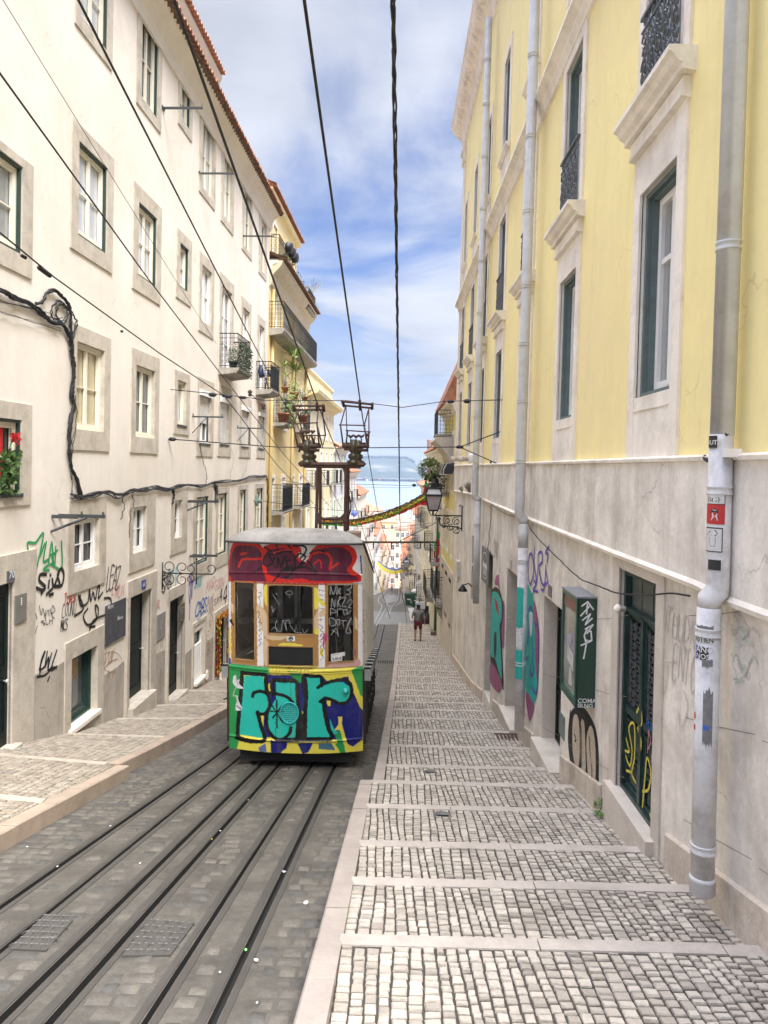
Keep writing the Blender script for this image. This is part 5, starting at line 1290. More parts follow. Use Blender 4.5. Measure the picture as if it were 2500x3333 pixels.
mb = MB(); cc = ((r[0]+r[1])/2, (r[2]+r[3])/2); hh = (r[3]-r[2])/2; ww = abs(r[1]-r[0])/2
mb.stroke(FRL, [(cc[0]+ww*.6*math.cos(t), cc[1]+hh*.42+hh*.34*math.sin(t)) for t in [i*.35 for i in range(19)]], .03, .083)
mb.stroke(FRL, [(cc[0]+ww*.6*math.cos(t), cc[1]-hh*.38+hh*.34*math.sin(t)) for t in [i*.35 for i in range(19)]], .03, .083)
mb.box(FRL, cc[0]-ww*.6, cc[0]+ww*.6, cc[1]-hh*.12, cc[1]+hh*.14, .081, .084)
for i in range(3): mb.box(FRL, cc[0]-ww*.4, cc[0]+ww*.4, cc[1]-hh*(.2+.13*i)-.02, cc[1]-hh*(.2+.13*i)+.01, .081, .084)
onto(sg, mb, 'emblem', PW)
a = FRL.uv(*zE(1483,890), .05); mb = MB(); mb.lathe(FRL.p(a[0],a[1],0), [(.03,0),(.03,.05),(.045,.06),(.05,.085),(.03,.11),(0,.12)], 10, FRL.w); solo(mb, 'doorbell', M['trim'], 'round cream bell push on the stone beside the green panelled door', 'doorbell')
a = FRL.uv(*zM(1265,555), .05); mb = MB(); mb.box(FRL, a[0]-.25, a[0]+.25, a[1]-.28, a[1]+.28, 0, .14); mb.tube([FRL.p(a[0]-.1,a[1]-.28,.07), FRL.p(a[0]-.1,a[1]-.45,.08), FRL.p(a[0]-.05,a[1]-.5,.1)], .03, 6); solo(mb, 'junction_box', mat('beige_plastic_box', (.55,.53,.46), .5, .05, 5), 'beige electrical box on the wall below the street lantern', 'junction box')
a = FRL.uv(*zM(1385,780), .1); mb = MB(); mb.lathe(FRL.p(a[0],a[1]-.12,.28), [(.15,0),(.13,.05),(.07,.13),(.04,.2)], 12); mb.tube([FRL.p(a[0],a[1]+.06,.28), FRL.p(a[0],a[1]+.12,.1), FRL.p(a[0],a[1]+.02,0)], .02, 6); solo(mb, 'wall_lamp', M['black'], 'small black hooded wall lamp over the far shop window', 'wall lamp')
# wires on the right wall
def rcable(pts, r, lab, n=1, nm='thin_wire', w0=.06, m=M['cable'], spread=.02, seed=1):
    cable(pts, r, zC, n=n, lab=lab, nm=nm, w0=w0, m=m, spread=spread, seed=seed, fr=FRL, wj=.02)
rcable([(430,450),(460,510),(530,590),(620,680),(720,755),(830,805),(930,832),(1080,852),(1200,850),(1305,843)], .009, 'black cable sagging across the stone base from the second drainpipe to the nearest one', nm='sagging_cable')
rcable([(195,350),(240,370),(290,410),(340,440),(385,440)], .009, 'short slack cable between the two far drainpipes', nm='sagging_cable')
rcable([(250,370),(248,450),(240,540),(232,620)], .012, 'thin cable hanging down to the dark grey sign', nm='hanging_cable')
rcable([(1370,142),(1430,150),(1462,130),(1478,160),(1480,300),(1478,500),(1475,700),(1472,790),(1430,845),(1415,900),(1408,1100),(1412,1400),(1405,1700)], .012, 'black cable clipped along the right side of the nearest drainpipe', nm='pipe_cable', n=2)
a = FRL.uv(*zC(1478,118), .1); mb = MB(); mb.box(FRL, a[0]-.03, a[0]+.03, a[1]-.03, a[1]+.03, .05, .16); solo(mb, 'cable_clip', M['winwhite'], 'small white cable junction at the top of the stone base by the nearest drainpipe', 'junction')
# green weed in the wall corner and dry weeds on the ledge
a = gnd(*zD(1030,455)); mb = MB(); foliage(mb, (2.40, a.y, zs(a.y)+.12), (.09,.14,.08), 180, .05); solo(mb, 'weed', mat('weed_green', (.10,.20,.03), .6, .3, 9), 'small green weed growing at the wall foot by the green panelled door', 'weed')
for (x, y, m, lb_, s) in ((740,1440,mat('dry_weed', (.20,.15,.11), .8, .3, 9),'dry brown weed sprouting from the ledge between the far drainpipes',.35),(640,1440,mat('moss_green', (.22,.25,.10), .8, .3, 9),'small mossy green tuft on the ledge beyond the third drainpipe',.22)):
    a = FRL.uv(*zN(x,y), .06); mb = MB(); rs = random.Random(3)
    for _ in range(70):
        d = Vector((rs.uniform(-.5,.2), rs.uniform(-.6,.6), rs.uniform(.5,1.2))); p = FRL.p(a[0]+rs.uniform(-.25,.25), a[1]-.05, .06); mb.leaf(p, d, (0,-1,0), s*rs.uniform(.4,1.2), .025)
    solo(mb, 'weed', m, lb_, 'weed')
# wall weathering: white round vents near the cable fork
for (x, y, s, m, lb_) in ((815,1000,.22,M['winwhite'],'white round lamp or vent drum on the wall by the third drainpipe'),):
    a = FRL.uv(*zN(x,y), .1); mb = MB(); mb.lathe(FRL.p(a[0],a[1]-.14,.16), [(.10,0),(.13,.05),(.13,.22),(.10,.27)], 14); solo(mb, 'wall_drum_lamp', m, 'white drum-shaped lamp on the wall beside the third drainpipe', 'wall lamp')
for k, x in enumerate((620,735)):
    a = FRL.uv(*zN(x,1015), .0); mb = MB(); mb.lathe(FRL.p(a[0],a[1],.0), [(.07,0),(.07,.2),(.09,.2),(.09,.35),(.06,.36)], 10, FRL.w); solo(mb, 'outlet_pipe', M['stone'], ('farther' if k == 0 else 'nearer')+' of two short stone spouts above the base ledge', 'spout', 'stone spouts')
# ------------------------------------------------------------------ the tram
YF = 11.35; kT = YF/F/2.458
o_ = aty(700+637/2.458, 1650+1972/2.458, YF)
TR = thing('funicular_tram', 'small graffiti-covered tram with teal lettering on a green and yellow front, standing on the track', 'tram', (o_.x, YF+4, o_.z-.25))
HW = 545*kT; SLOPE = -.205; TLEN = 8.1
def tf(x, z, d=0): return Vector((o_.x+x-.022*z, YF+.17*min(1, abs(x)/HW)**2.2+d, o_.z+z))
def tpx(zx, zy, d=0): return tf((zx-637)*kT, (1972-zy)*kT, d)
class TF_:      # frame for MB helpers: u = zoom px x, v = zoom px y, w = towards the viewer (m)
    w = Vector((0,-1,0))
    def p(s, u, v, w=0): return tpx(u, v, -w)
TF = TF_()
def pip(x, y, P):
    c = False; j = len(P)-1
    for i in range(len(P)):
        xi, yi = P[i]; xj, yj = P[j]
        if (yi > y) != (yj > y) and x < (xj-xi)*(y-yi)/(yj-yi)+xi: c = not c
        j = i
    return c
def sdist(x, y, P):
    b = 1e9
    for (ax, ay), (bx, by) in zip(P, P[1:]):
        dx, dy = bx-ax, by-ay; L2 = dx*dx+dy*dy or 1e-9
        t = max(0, min(1, ((x-ax)*dx+(y-ay)*dy)/L2)); q = (x-ax-t*dx)**2+(y-ay-t*dy)**2
        if q < b: b = q
    return math.sqrt(b)
def layers(base, ls):
    L_ = []
    for l in ls:
        kind, col, P = l[0], l[1], l[2]; r = l[3] if len(l) > 3 else 0
        if kind == 's' and len(P) > 2: P = smoothpts(P, 5)
        if kind == 'P': P = smoothpts(P, 4, True); kind = 'p'
        xs = [q[0] for q in P]; ys = [q[1] for q in P]
        L_.append((kind, col, P, r, min(xs)-r, max(xs)+r, min(ys)-r, max(ys)+r))
    L_.reverse()
    def f(x, y):
        for k, col, P, r, a, b, c, d in L_:
            if a <= x <= b and c <= y <= d:
                if (k == 'p' and pip(x, y, P)) or (k == 's' and sdist(x, y, P) < r): return col
        return base
    return f
def painted(name, m, par, x0, x1, y0, y1, st, fcol, holes=(), relief=None, low=None, wav=1.0):
    nx = int((x1-x0)/st); ny = int((y1-y0)/st); V = []; C = []
    for j in range(ny+1):
        y = y0+(y1-y0)*j/ny
        for i in range(nx+1):
            x = x0+(x1-x0)*i/nx
            V.append(tpx(x, y, -(relief(x, y) if relief else 0)))
            jx = wav*math.sin(y*.11)+wav*.6*math.sin(y*.37+x*.05); jy = wav*math.sin(x*.13)
            C.append(fcol(x+jx+U(-1,1), y+jy+U(-1,1)))
    Fs = []
    for j in range(ny):
        yc = y0+(y1-y0)*(j+.5)/ny
        for i in range(nx):
            xc = x0+(x1-x0)*(i+.5)/nx
            if any(h(xc, yc) for h in holes): continue
            Fs.append((j*(nx+1)+i, j*(nx+1)+i+1, (j+1)*(nx+1)+i+1, (j+1)*(nx+1)+i))
    mb = MB(); mb.sm = True; mb.add(V, Fs); o = mb.build(name, m, par)
    at = o.data.color_attributes.new('Col', 'FLOAT_COLOR', 'POINT')
    buf = []
    for c in C: buf += [c[0], c[1], c[2], 1]
    at.data.foreach_set('color', buf); return o
tp = mat('tram_paintwork', (1,1,1), .42, .07, 5, (.20,.17,.13), .18, 7, spec=.25, bump=.12, bscale=40, vcol=True, streak=.22, streakcol=(.25,.22,.18), thr=(.5,.8))
cG = (.02,.27,.07); cY = (.68,.58,.07); cN = (.010,.013,.14); cT = (.02,.46,.36); cK = (.008,.008,.008); cW = (.70,.68,.66); cR = (.58,.02,.012); cP = (.10,.012,.035); cWd = (.36,.19,.055); cBg = (.56,.42,.26)
low = layers(cY, [
 ('p',cG,[(80,1262),(210,1290),(215,1500),(185,1870),(150,1995),(80,1995)]),
 ('p',cN,[(400,1340),(1090,1340),(1190,1640),(1180,1900),(1110,1935),(1040,1890),(930,1850),(380,1850)]),
 ('p',cG,[(80,1262),(430,1285),(430,1345),(200,1335)]),('p',cG,[(575,1305),(700,1310),(700,1400),(660,1400)]),('p',cG,[(845,1305),(895,1305),(890,1380),(850,1345)]),
 ('p',cY,[(425,1280),(580,1290),(590,1340),(450,1345)]),('p',cY,[(420,1420),(465,1400),(470,1480),(420,1480)]),
 ('p',cY,[(700,1300),(1095,1300),(1080,1350),(900,1385),(850,1340),(705,1335)]),
 ('p',cG,[(1092,1300),(1190,1268),(1190,1540),(1150,1500)]),
 ('p',cY,[(1062,1335),(1102,1335),(1150,1470),(1190,1590),(1190,1650),(1160,1610),(1095,1455)]),
 ('p',cY,[(985,1680),(1018,1680),(1016,1745),(1040,1830),(1060,1900),(1100,1935),(1190,1870),(1190,1995),(1050,1990),(1000,1790),(955,1785),(990,1740)]),
 ('p',cG,[(955,1800),(1005,1795),(1050,1990),(1010,1990)]),
 ('p',cT,[(920,1690),(950,1770),(980,1810),(930,1830)]),
 ('p',cN,[(440,1870),(585,1875),(570,1930),(520,1975),(445,1975)]),('p',cN,[(660,1890),(790,1880),(745,1965),(700,1975)]),('p',(.05,.14,.20),[(830,1890),(930,1890),(965,1950),(830,1935)]),('p',(.1,.14,.3),[(340,1940),(400,1900),(410,1970),(350,1975)]),('p',cG,[(960,1895),(1000,1895),(1040,1985),(1010,1985)]),
 ('p',cY,[(895,1545),(930,1545),(925,1590),(905,1590)]),('p',cY,[(680,1630),(705,1630),(705,1700),(680,1690)]),
 ('p',cT,[(225,1365),(385,1360),(395,1480),(425,1500),(430,1590),(400,1660),(335,1665),(345,1750),(378,1860),(180,1850),(180,1780),(195,1600),(215,1480)]),
 ('p',cT,[(485,1395),(655,1395),(658,1540),(670,1845),(490,1850),(420,1780),(415,1680),(450,1600),(485,1540)]),
 ('p',cT,[(730,1360),(845,1350),(850,1425),(920,1400),(1020,1398),(1080,1440),(1085,1520),(1030,1570),(960,1550),(880,1540),(895,1700),(930,1845),(715,1845),(725,1600)]),
 ('s',cK,[(205,1342),(300,1345),(400,1348),(405,1400),(412,1475)],17),('s',cK,[(205,1342),(200,1440),(190,1560),(175,1700),(165,1850),(200,1880),(385,1882),(362,1760),(335,1655)],17),
 ('s',cK,[(292,1528),(308,1498),(370,1482),(420,1510),(437,1590),(405,1655),(355,1668)],14),
 ('s',cK,[(462,1500),(462,1395),(560,1388),(650,1392),(660,1480),(672,1600),(690,1700),(690,1850)],17),('s',cK,[(430,1490),(520,1500),(580,1520),(625,1562)],14),
 ('s',cK,[(440,1595),(412,1680),(418,1780),(470,1850),(540,1862),(595,1810),(608,1765)],14),('p',cK,[(655,1650),(735,1650),(730,1860),(640,1865)]),
 ('s',cK,[(722,1500),(712,1350),(780,1348),(852,1352),(857,1422)],15),('s',cK,[(725,1380),(732,1500),(725,1650),(722,1840)],16),
 ('s',cK,[(828,1438),(870,1410),(960,1385),(1035,1380),(1088,1425),(1092,1510),(1060,1562),(1000,1572),(940,1542),(885,1525),(845,1552)],14),
 ('s',cK,[(870,1545),(885,1660),(905,1760),(935,1850),(820,1855),(690,1858),(560,1865)],17),
 ('s',cK,[(155,1880),(250,1895),(330,1890)],18),
 ('s',cK,[(495,1550),(495,1770)],6),('s',cK,[(443,1640),(545,1640)],6),('s',cK,[(455,1590),(540,1722)],6),('s',cK,[(535,1590),(460,1692)],6),
 ('s',cK,[(487,1400),(483,1850)],1.5),('s',cK,[(605,1400),(612,1560)],1.5),
 ('P',(.62,.60,.64),[(130,1385),(150,1370),(160,1410),(185,1400),(175,1430),(215,1470),(180,1475),(150,1470),(125,1430)]),('P',(.62,.60,.64),[(160,1530),(175,1580),(205,1640),(150,1660),(148,1620),(155,1590)]),('s',(.4,.42,.36),[(155,1460),(125,1540),(150,1540),(165,1600)],4),
 ('s',(.25,.22,.28),[(150,1400),(170,1450)],3),('s',(.15,.13,.16),[(160,1620),(190,1640)],6)])
def lowrel(x, y):
    r = 0
    for c, h, wd in ((1868,.022,11),(1300,.020,16),(1322,.01,6)):
        if abs(y-c-(8*math.sin((x-90)/1095*3.14))) < wd: r += h*math.cos((y-c-(8*math.sin((x-90)/1095*3.14)))/wd*1.57)
    return r
body = painted('front_panel', tp, TR, 92, 1184, 1275, 1972, 4.2, low, relief=lowrel)
up = layers(cW, [
 ('P',cR,[(92,605),(98,420),(130,300),(200,278),(350,285),(385,320),(430,295),(560,280),(680,300),(700,350),(690,400),(740,420),(780,330),(850,282),(1000,278),(1110,310),(1142,400),(1105,485),(1165,530),(1175,572),(1150,592),(900,612),(500,625)]),
 ('P',cP,[(115,590),(112,430),(150,330),(220,308),(330,318),(372,370),(385,450),(420,350),(500,325),(600,325),(660,400),(700,440),(750,430),(790,370),(860,318),(1000,305),(1080,345),(1102,420),(1060,500),(1135,550),(1140,575),(900,580),(720,575),(650,560),(560,590),(300,592)]),
 ('P',cR,[(380,470),(410,465),(430,530),(520,560),(640,575),(700,560),(760,590),(560,610),(430,600),(400,540)]),
 ('s',cR,[(180,480),(215,425),(300,415),(375,410)],9),('s',cR,[(200,382),(245,370)],9),('s',cR,[(770,370),(850,345),(900,355),(935,400),(925,485)],10),('s',cR,[(800,440),(845,410),(860,470)],6),('s',cR,[(925,480),(990,438)],8),('s',cR,[(480,360),(600,330),(690,360)],8),
 ('p',(.62,.6,.6),[(675,352),(757,352),(757,395),(675,395)]),('s',(.2,.2,.2),[(685,365),(750,368)],1.5),('s',(.2,.2,.2),[(685,380),(750,383)],1.5),
 ('s',(.05,.06,.3),[(1170,380),(1178,520)],6),
 ]+[('s',cK,P,7.5) for P in ([(480,375),(410,378),(392,440),(420,468),(470,430),(478,395)],[(425,360),(495,480),(512,395),(535,470),(560,385)],[(572,385),(585,462),(625,450)],[(575,420),(612,415)],[(640,375),(650,470),(650,400),(690,360),(730,390),(690,440),(720,430),(690,460)],[(500,365),(540,350),(620,342)],[(490,282),(512,335)],[(402,315),(455,350)],[(590,288),(615,320)],[(640,300),(720,300),(735,340),(690,400)],[(700,440),(640,490),(540,500),(700,470),(760,480),(815,512),(760,430),(745,420)],[(470,590),(520,530),(560,480),(640,480),(600,540),(545,560)],[(310,520),(375,482)],[(770,355),(830,330),(885,345)])])
def uprel(x, y):
    c = 535-18*math.sin((x-92)/1080*3.14); return .02*math.cos((y-c)/10*1.57) if abs(y-c) < 10 else 0
painted('destination_band', tp, TR, 92, 1184, 272, 612, 4.2, up, relief=uprel)
# window zone
PN = [(146,312,606,1238),(428,790,616,1012),(428,790,1110,1266),(908,1112,604,1236)]
wz = layers(cW, [
 ('p',cWd,[(112,596),(335,596),(335,1276),(112,1276)]),('p',cWd,[(388,600),(832,600),(832,1280),(388,1280)]),('p',cWd,[(884,596),(1148,596),(1148,1276),(884,1276)]),
 ('P',cY,[(392,640),(430,620),(432,700),(425,790),(400,760)]),('P',cY,[(790,640),(830,650),(832,790),(800,800),(795,720)]),('P',cBg,[(330,800),(380,800),(430,900),(440,1000),(400,1020),(360,950)]),
 ('P',cBg,[(395,1015),(560,1015),(590,1035),(520,1060),(440,1060),(400,1040)]),('P',cY,[(520,1090),(600,1080),(700,1095),(690,1108),(530,1108)]),('P',cBg,[(385,1060),(425,1080),(440,1180),(420,1270),(390,1240)]),('P',cBg,[(790,900),(830,820),(832,1000),(800,980)]),('P',cY,[(792,960),(832,970),(832,1010),(800,1000)]),
 ('P',cBg,[(110,790),(140,800),(145,850),(120,860)]),('p',cY,[(440,1268),(830,1268),(830,1300),(440,1300)]),('p',cBg,[(640,1266),(790,1266),(830,1290),(640,1290)]),('P',cR,[(570,1290),(590,1275),(630,1280),(640,1300),(580,1305)]),
 ('P',(.55,.32,.28),[(900,1270),(940,1240),(1010,1236),(1100,1240),(1150,1210),(1148,1280),(900,1280)]),('P',(.4,.03,.15),[(885,1010),(905,1005),(905,1050),(885,1060)]),('P',(.3,.02,.2),[(1112,1130),(1130,1150),(1120,1200)]),('P',cBg,[(1110,870),(1145,900),(1148,980),(1112,950)]),
 ('P',(.03,.05,.28),[(900,600),(940,590),(1010,596),(960,612),(905,612)]),('P',cR,[(92,596),(160,590),(150,604),(92,606)]),('p',cY,[(90,980),(104,985),(112,1150),(100,1250),(90,1200)]),('P',cBg,[(840,830),(885,800),(885,850),(845,870)]),('P',cY,[(832,700),(884,760),(884,790),(832,740)]),('P',(.5,.1,.2),[(868,1010),(884,1010),(880,1130),(866,1100)]),('p',cY,[(842,1120),(868,1130),(866,1190),(842,1180)]),
 ('P',cK,[(100,925),(120,915),(128,945),(150,968),(128,965),(105,945)]),('P',(.03,.06,.3),[(90,1235),(105,1240),(110,1280),(90,1280)])]+
 [('s',(.03,.03,.04),P,2.2) for P in ([(352,690),(368,680),(370,710),(350,720),(366,760),(350,785)],[(340,835),(358,860),(342,885),(365,900),(345,930),(372,925),(350,960),(372,980),(348,990),(375,1010),(352,1030),(370,1060),(346,1070),(366,1095),(345,1120)],[(840,930),(866,950),(845,975),(872,990),(846,1020),(874,1035),(845,1060),(870,1085),(846,1110),(868,1140),(850,1150),(868,1190),(845,1220)],[(850,880),(850,905)],[(838,892),(864,890)],[(838,660),(852,650),(876,662)],[(842,690),(872,692)],[(842,730),(874,732)],[(840,800),(872,802)])])
def mh(a, b, c, d, arch=0):
    def f(x, y):
        t = (x-a)/(b-a)*2-1
        return a < x < b and c+arch*t*t < y < d
    return f
painted('window_frames', tp, TR, 92, 1184, 596, 1290, 4.2, wz, holes=[mh(146,312,606,1238,0), mh(428,790,616,1012,14), mh(428,790,1110,1266), mh(908,1112,604,1236)], wav=1.2)
mb = MB()     # wooden sash depth
for a, b, c, d in PN:
    for (x0, x1, y0, y1) in ((a-8,a+2,c,d),(b-2,b+8,c,d),(a,b,c-6,c+3),(a,b,d-3,d+8)):
        n = 6
        for i in range(n):
            xa, xb = x0+(x1-x0)*i/n, x0+(x1-x0)*(i+1)/n
            V = [TF.p(x, y, w) for w in (-.05, .008) for y in (y0, y1) for x in (xa, xb)]
            mb.add(V, [(0,1,3,2),(4,6,7,5),(0,4,5,1),(2,3,7,6),(0,2,6,4),(1,5,7,3)])
mb.build('sash', mat('varnished_sash_wood', (.33,.18,.07), .45, .25, 9), TR)
# clear glass
def clearglass():
    m = bpy.data.materials.new('clear_tram_glass'); m.use_nodes = True; nt = m.node_tree; nt.nodes.clear()
    o = _n(nt, 'ShaderNodeOutputMaterial'); t = _n(nt, 'ShaderNodeBsdfTransparent'); g = _n(nt, 'ShaderNodeBsdfGlossy', Roughness=.03); x = _n(nt, 'ShaderNodeMixShader'); fr = _n(nt, 'ShaderNodeFresnel', IOR=1.5)
    t.inputs[0].default_value = (.62,.66,.64,1)
    a = _n(nt, 'ShaderNodeMath', operation='ADD'); nt.links.new(fr.outputs[0], a.inputs[0]); a.inputs[1].default_value = .0
    nt.links.new(a.outputs[0], x.inputs[0]); nt.links.new(t.outputs[0], x.inputs[1]); nt.links.new(g.outputs[0], x.inputs[2]); nt.links.new(x.outputs[0], o.inputs[0]); return m
M['clear'] = clearglass()
pan = []
for a, b, c, d in PN:
    mb = MB(); n = 6
    for i in range(n):
        xa, xb = a+(b-a)*i/n, a+(b-a)*(i+1)/n; mb.quad(TF.p(xa,c,-.02), TF.p(xb,c,-.02), TF.p(xb,d,-.02), TF.p(xa,d,-.02))
    pan.append(mb.build('window_pane', M['clear'] if (a, c) != (428, 1110) else M['glassd'], TR))
etch = mat('etched_glass_scratch', (.42,.43,.42), .6, .2, 20)
def scr(idx, strokes, wd=2.6, m=etch, w=-.012):
    mb = MB()
    for st in strokes:
        P = smoothpts(st, 4) if len(st) > 2 else st
        for (ax, ay), (bx, by) in zip(P, P[1:]):
            dx, dy = bx-ax, by-ay; l = math.hypot(dx, dy) or 1; nx, ny = -dy/l*wd/2, dx/l*wd/2; mb.jit = (mb.jit+1) % 19; ww = w+mb.jit*.0002
            mb.quad(TF.p(ax+nx,ay+ny,ww), TF.p(bx+nx,by+ny,ww), TF.p(bx-nx,by-ny,ww), TF.p(ax-nx,ay-ny,ww))
    mb.build('scratched_graffiti', m, pan[idx])
scr(1, [[(460,690),(520,780)],[(465,835),(480,810)],[(455,790),(465,840)],[(500,700),(490,680)],[(565,680),(600,662),(630,680),(600,695),(570,685)],[(600,700),(600,720)],[(500,900),(485,940),(500,980),(530,990),(545,900),(560,930),(575,980),(570,905),(600,905),(605,940),(640,990)],[(450,985),(480,960),(500,1000)],[(660,960),(640,990),(700,1000)],[(700,965),(720,1000),(745,970)],[(520,760),(540,740)]])
scr(3, [[(925,690),(930,620),(950,690),(975,620)],[(985,630),(980,690),(1010,640),(990,655),(1010,690)],[(1050,620),(1090,610),(1095,640),(1060,650),(1090,670),(1080,690),(1050,690)],[(935,790),(940,720),(960,790),(965,730)],[(985,790),(1000,710),(1010,720),(985,750),(1010,790)],[(1020,720),(1050,715),(1020,780),(1055,790)],[(1060,760),(1090,730),(1100,760),(1070,790),(1095,800)],[(930,860),(930,800),(975,830),(925,840)],[(985,860),(985,810),(1030,810)],[(1040,860),(1030,820),(1060,815),(1060,850),(1095,820)],[(925,940),(920,880),(960,890),(970,930),(930,945)],[(985,940),(975,900),(1000,895),(995,945)],[(1010,900),(1060,905),(1030,905),(1030,950)],[(1060,940),(1095,880),(1050,990),(1090,1000),(1075,960)],[(930,1020),(975,960),(990,1030)],[(940,975),(990,1010)]], 4)
scr(0, [[(160,700),(170,760),(165,830)],[(305,640),(306,820)],[(250,1190),(300,1160),(312,1200)]], 2.5)
# sticker and price notice
mb = MB(); mb.add([TF.p(578,1024,.008),TF.p(645,1024,.008),TF.p(645,1066,.008),TF.p(578,1066,.008)], [(0,1,2,3)]); st_ = mb.build('sticker', stw, TR)
mb = MB()
for P in (arc((611,1045), 16, 0, 6.28, 12), [(595,1052),(612,1032),(626,1054)], [(590,1046),(632,1044)], [(612,1030),(610,1060)]):
    for (ax, ay), (bx, by) in zip(P, P[1:]):
        dx, dy = bx-ax, by-ay; l = math.hypot(dx, dy) or 1; nx, ny = -dy/l*2, dx/l*2; mb.jit = (mb.jit+1) % 19; mb.quad(TF.p(ax+nx,ay+ny,.01+mb.jit*.0002), TF.p(bx+nx,by+ny,.01+mb.jit*.0002), TF.p(bx-nx,by-ny,.01+mb.jit*.0002), TF.p(ax-nx,ay-ny,.01+mb.jit*.0002))
mb.build('emblem', stk, st_)
mb = MB(); mb.add([TF.p(931,1170,-.008),TF.p(1042,1155,-.008),TF.p(1042,1185,-.008),TF.p(1020,1190,-.008),TF.p(1020,1225,-.008),TF.p(933,1233,-.008)], [(0,1,2,3,4,5)]); pn = mb.build('price_notice', stw, TR)
t = txt('3.70 €', 1, WORLD, 0, 0, 0, bold=.03); wmax = max(p[0] for p in t.v); t.v = [tuple(TF.p(940+p[0]/wmax*74, 1220-p[1]*26-p[0]/wmax*5, -.004)) for p in t.v]; t.build('lettering', stk, pn)
t = txt('PREÇO DE BILHETE', 1, WORLD, 0, 0, 0); wmax = max(p[0] for p in t.v); t.v = [tuple(TF.p(940+p[0]/wmax*60, 1180-p[1]*8-p[0]/wmax*8, -.004)) for p in t.v]; t.build('lettering', M['green'], pn)
# headlight grille, lamp knob, beads
mb = MB(); C0 = (597,1643)
ringp = [TF.p(C0[0]+72*math.cos(t), C0[1]+84*math.sin(t), .015) for t in [i*6.283/28 for i in range(28)]]
mb.tube(ringp, .013, 6, closed=True)
for i in range(-4, 5):
    h = math.sqrt(max(0, 1-(i/5)**2)); mb.tube([TF.p(C0[0]+i*14, C0[1]-84*h, .012), TF.p(C0[0]+i*14, C0[1]+84*h, .012)], .004, 4); mb.tube([TF.p(C0[0]-72*h, C0[1]+i*16, .012), TF.p(C0[0]+72*h, C0[1]+i*16, .012)], .004, 4)
mb.build('headlight_grille', mat('teal_painted_metal', (.03,.42,.40), .4, .1, 6), TR)
mb = MB(); mb.lathe(TF.p(1048,1468,0), [(.045,0),(.05,.02),(.035,.06),(.015,.08),(0,.085)], 10, (0,-1,0)); mb.build('lamp_hook', mat('teal_painted_knob', (.05,.48,.44), .4, .1, 6), TR)
mb = MB()
for i in range(12):
    x = 440+28*i; mb.tube([TF.p(x,1268,.02), TF.p(x,1318,.02)], .006, 4)
mb.tube([TF.p(x, 1268, .025) for x in range(430, 800, 30)], .008, 5); mb.tube([TF.p(x, 1318, .025) for x in range(430, 800, 30)], .008, 5); mb.build('vent_grille', mat('yellow_painted_grille', (.55,.46,.08), .5, .2, 9), TR)
mb = MB(); mb.tube([TF.p(1040-60+i*12, 478+abs(i-4)*1.2, .02) for i in range(2)], .004, 4)
# sides: sheared along the slope
def sd_(x, y, z): return Vector((o_.x+x-.022*z, YF+.17+y, o_.z+z+SLOPE*y))
zt = (1972-272)*kT; zw0 = (1972-1180)*kT; zw1 = (1972-640)*kT
creamT = mat('cream_tram_side', (.74,.68,.57), .5, .08, 4, (.40,.34,.26), .4, 5, streak=.3)
for s, nm in ((1,'r'), (-1,'l')):
    x = HW*s; mb = MB(); nb = 8; pw = TLEN/nb
    def sq(y0, y1, z0, z1, x0=x, t=.03):
        P = [sd_(xx, y, z) for xx in (x0, x0-s*t) for z in (z0, z1) for y in (y0, y1)]
        mb.add(P, [(0,1,3,2),(4,6,7,5),(0,4,5,1),(2,3,7,6),(0,2,6,4),(1,5,7,3)])
    sq(0, TLEN, zw1, zt); sq(0, TLEN, zw0-.30, zw0)
    for k in range(nb+1): sq(max(0,k*pw-.09), min(TLEN,k*pw+.09), zw0, zw1)
    for k in range(nb): sq(k*pw+.2, (k+1)*pw-.2, zw1-.02, zw1+.0, x+s*.012, .05); sq(k*pw+.1, k*pw+.14, zw0-.25, zt-.1, x+s*.015, .03)
    sd1 = mb.build('side_panel', creamT, TR)
    mb = MB(); sq(.05, TLEN-.05, zw0, zw1, x-s*.04, .01); mb.build('side_glass', M['clear'], sd1)
    mb = MB(); sq(0, TLEN, .05, zw0-.30, x-s*.05, .02); mb.build('lower_side', mat('dark_tram_underside', (.03,.028,.026), .7, .3, 9), TR)
    for k in range(nb):
        mb = MB(); y = k*pw+.06; sq(y, y+.05, .10, zw0-.22, x+s*.05, .05); sq(y+.30, y+.34, .10, zw0-.26, x+s*.04, .04)
        mb.tube([sd_(x+s*.10, y, .75), sd_(x+s*.10, y+.5, .75)], .012, 5)
        mb.build('gate_bars', mat('black_gate_bars', (.02,.02,.02), .5, .2, 9), TR)
    for k in range(nb):
        mb = MB(); y = k*pw+.04; sq(y, y+.42, zw0-.24, zw0-.21, x+s*.13, .13); sq(y, y+.02, zw0-.42, zw0-.21, x+s*.13, .10); mb.build('gate_caps', mat('galvanised_gate_top', (.36,.37,.37), .35, .15, 6, metal=.5), TR)
    # rounded corner post joining front and side
    mb = MB(); n = 8
    for i in range(n):
        pass
    mb.quad(tf(x,0), sd_(x,0,0), sd_(x,0,zt), tf(x,zt)); 
    mb = MB()
    for k, (za, zb, m_) in enumerate(((0,(1972-1275)*kT,0),((1972-1275)*kT,(1972-605)*kT,1),((1972-605)*kT,zt,2))):
        mb.cur = k; P = [sd_(x+s*.004,-.02,za), sd_(x+s*.004,.10,za), sd_(x+s*.004,.10,zb), sd_(x+s*.004,-.02,zb)]; mb.quad(*P)
    mb.build('corner_strip', [mat('tram_corner_green', cG if s < 0 else (.5,.42,.06), .45, .1, 6), mat('tram_corner_white', cW, .5, .1, 6), mat('tram_corner_red', cR if s < 0 else cW, .5, .1, 6)], TR)
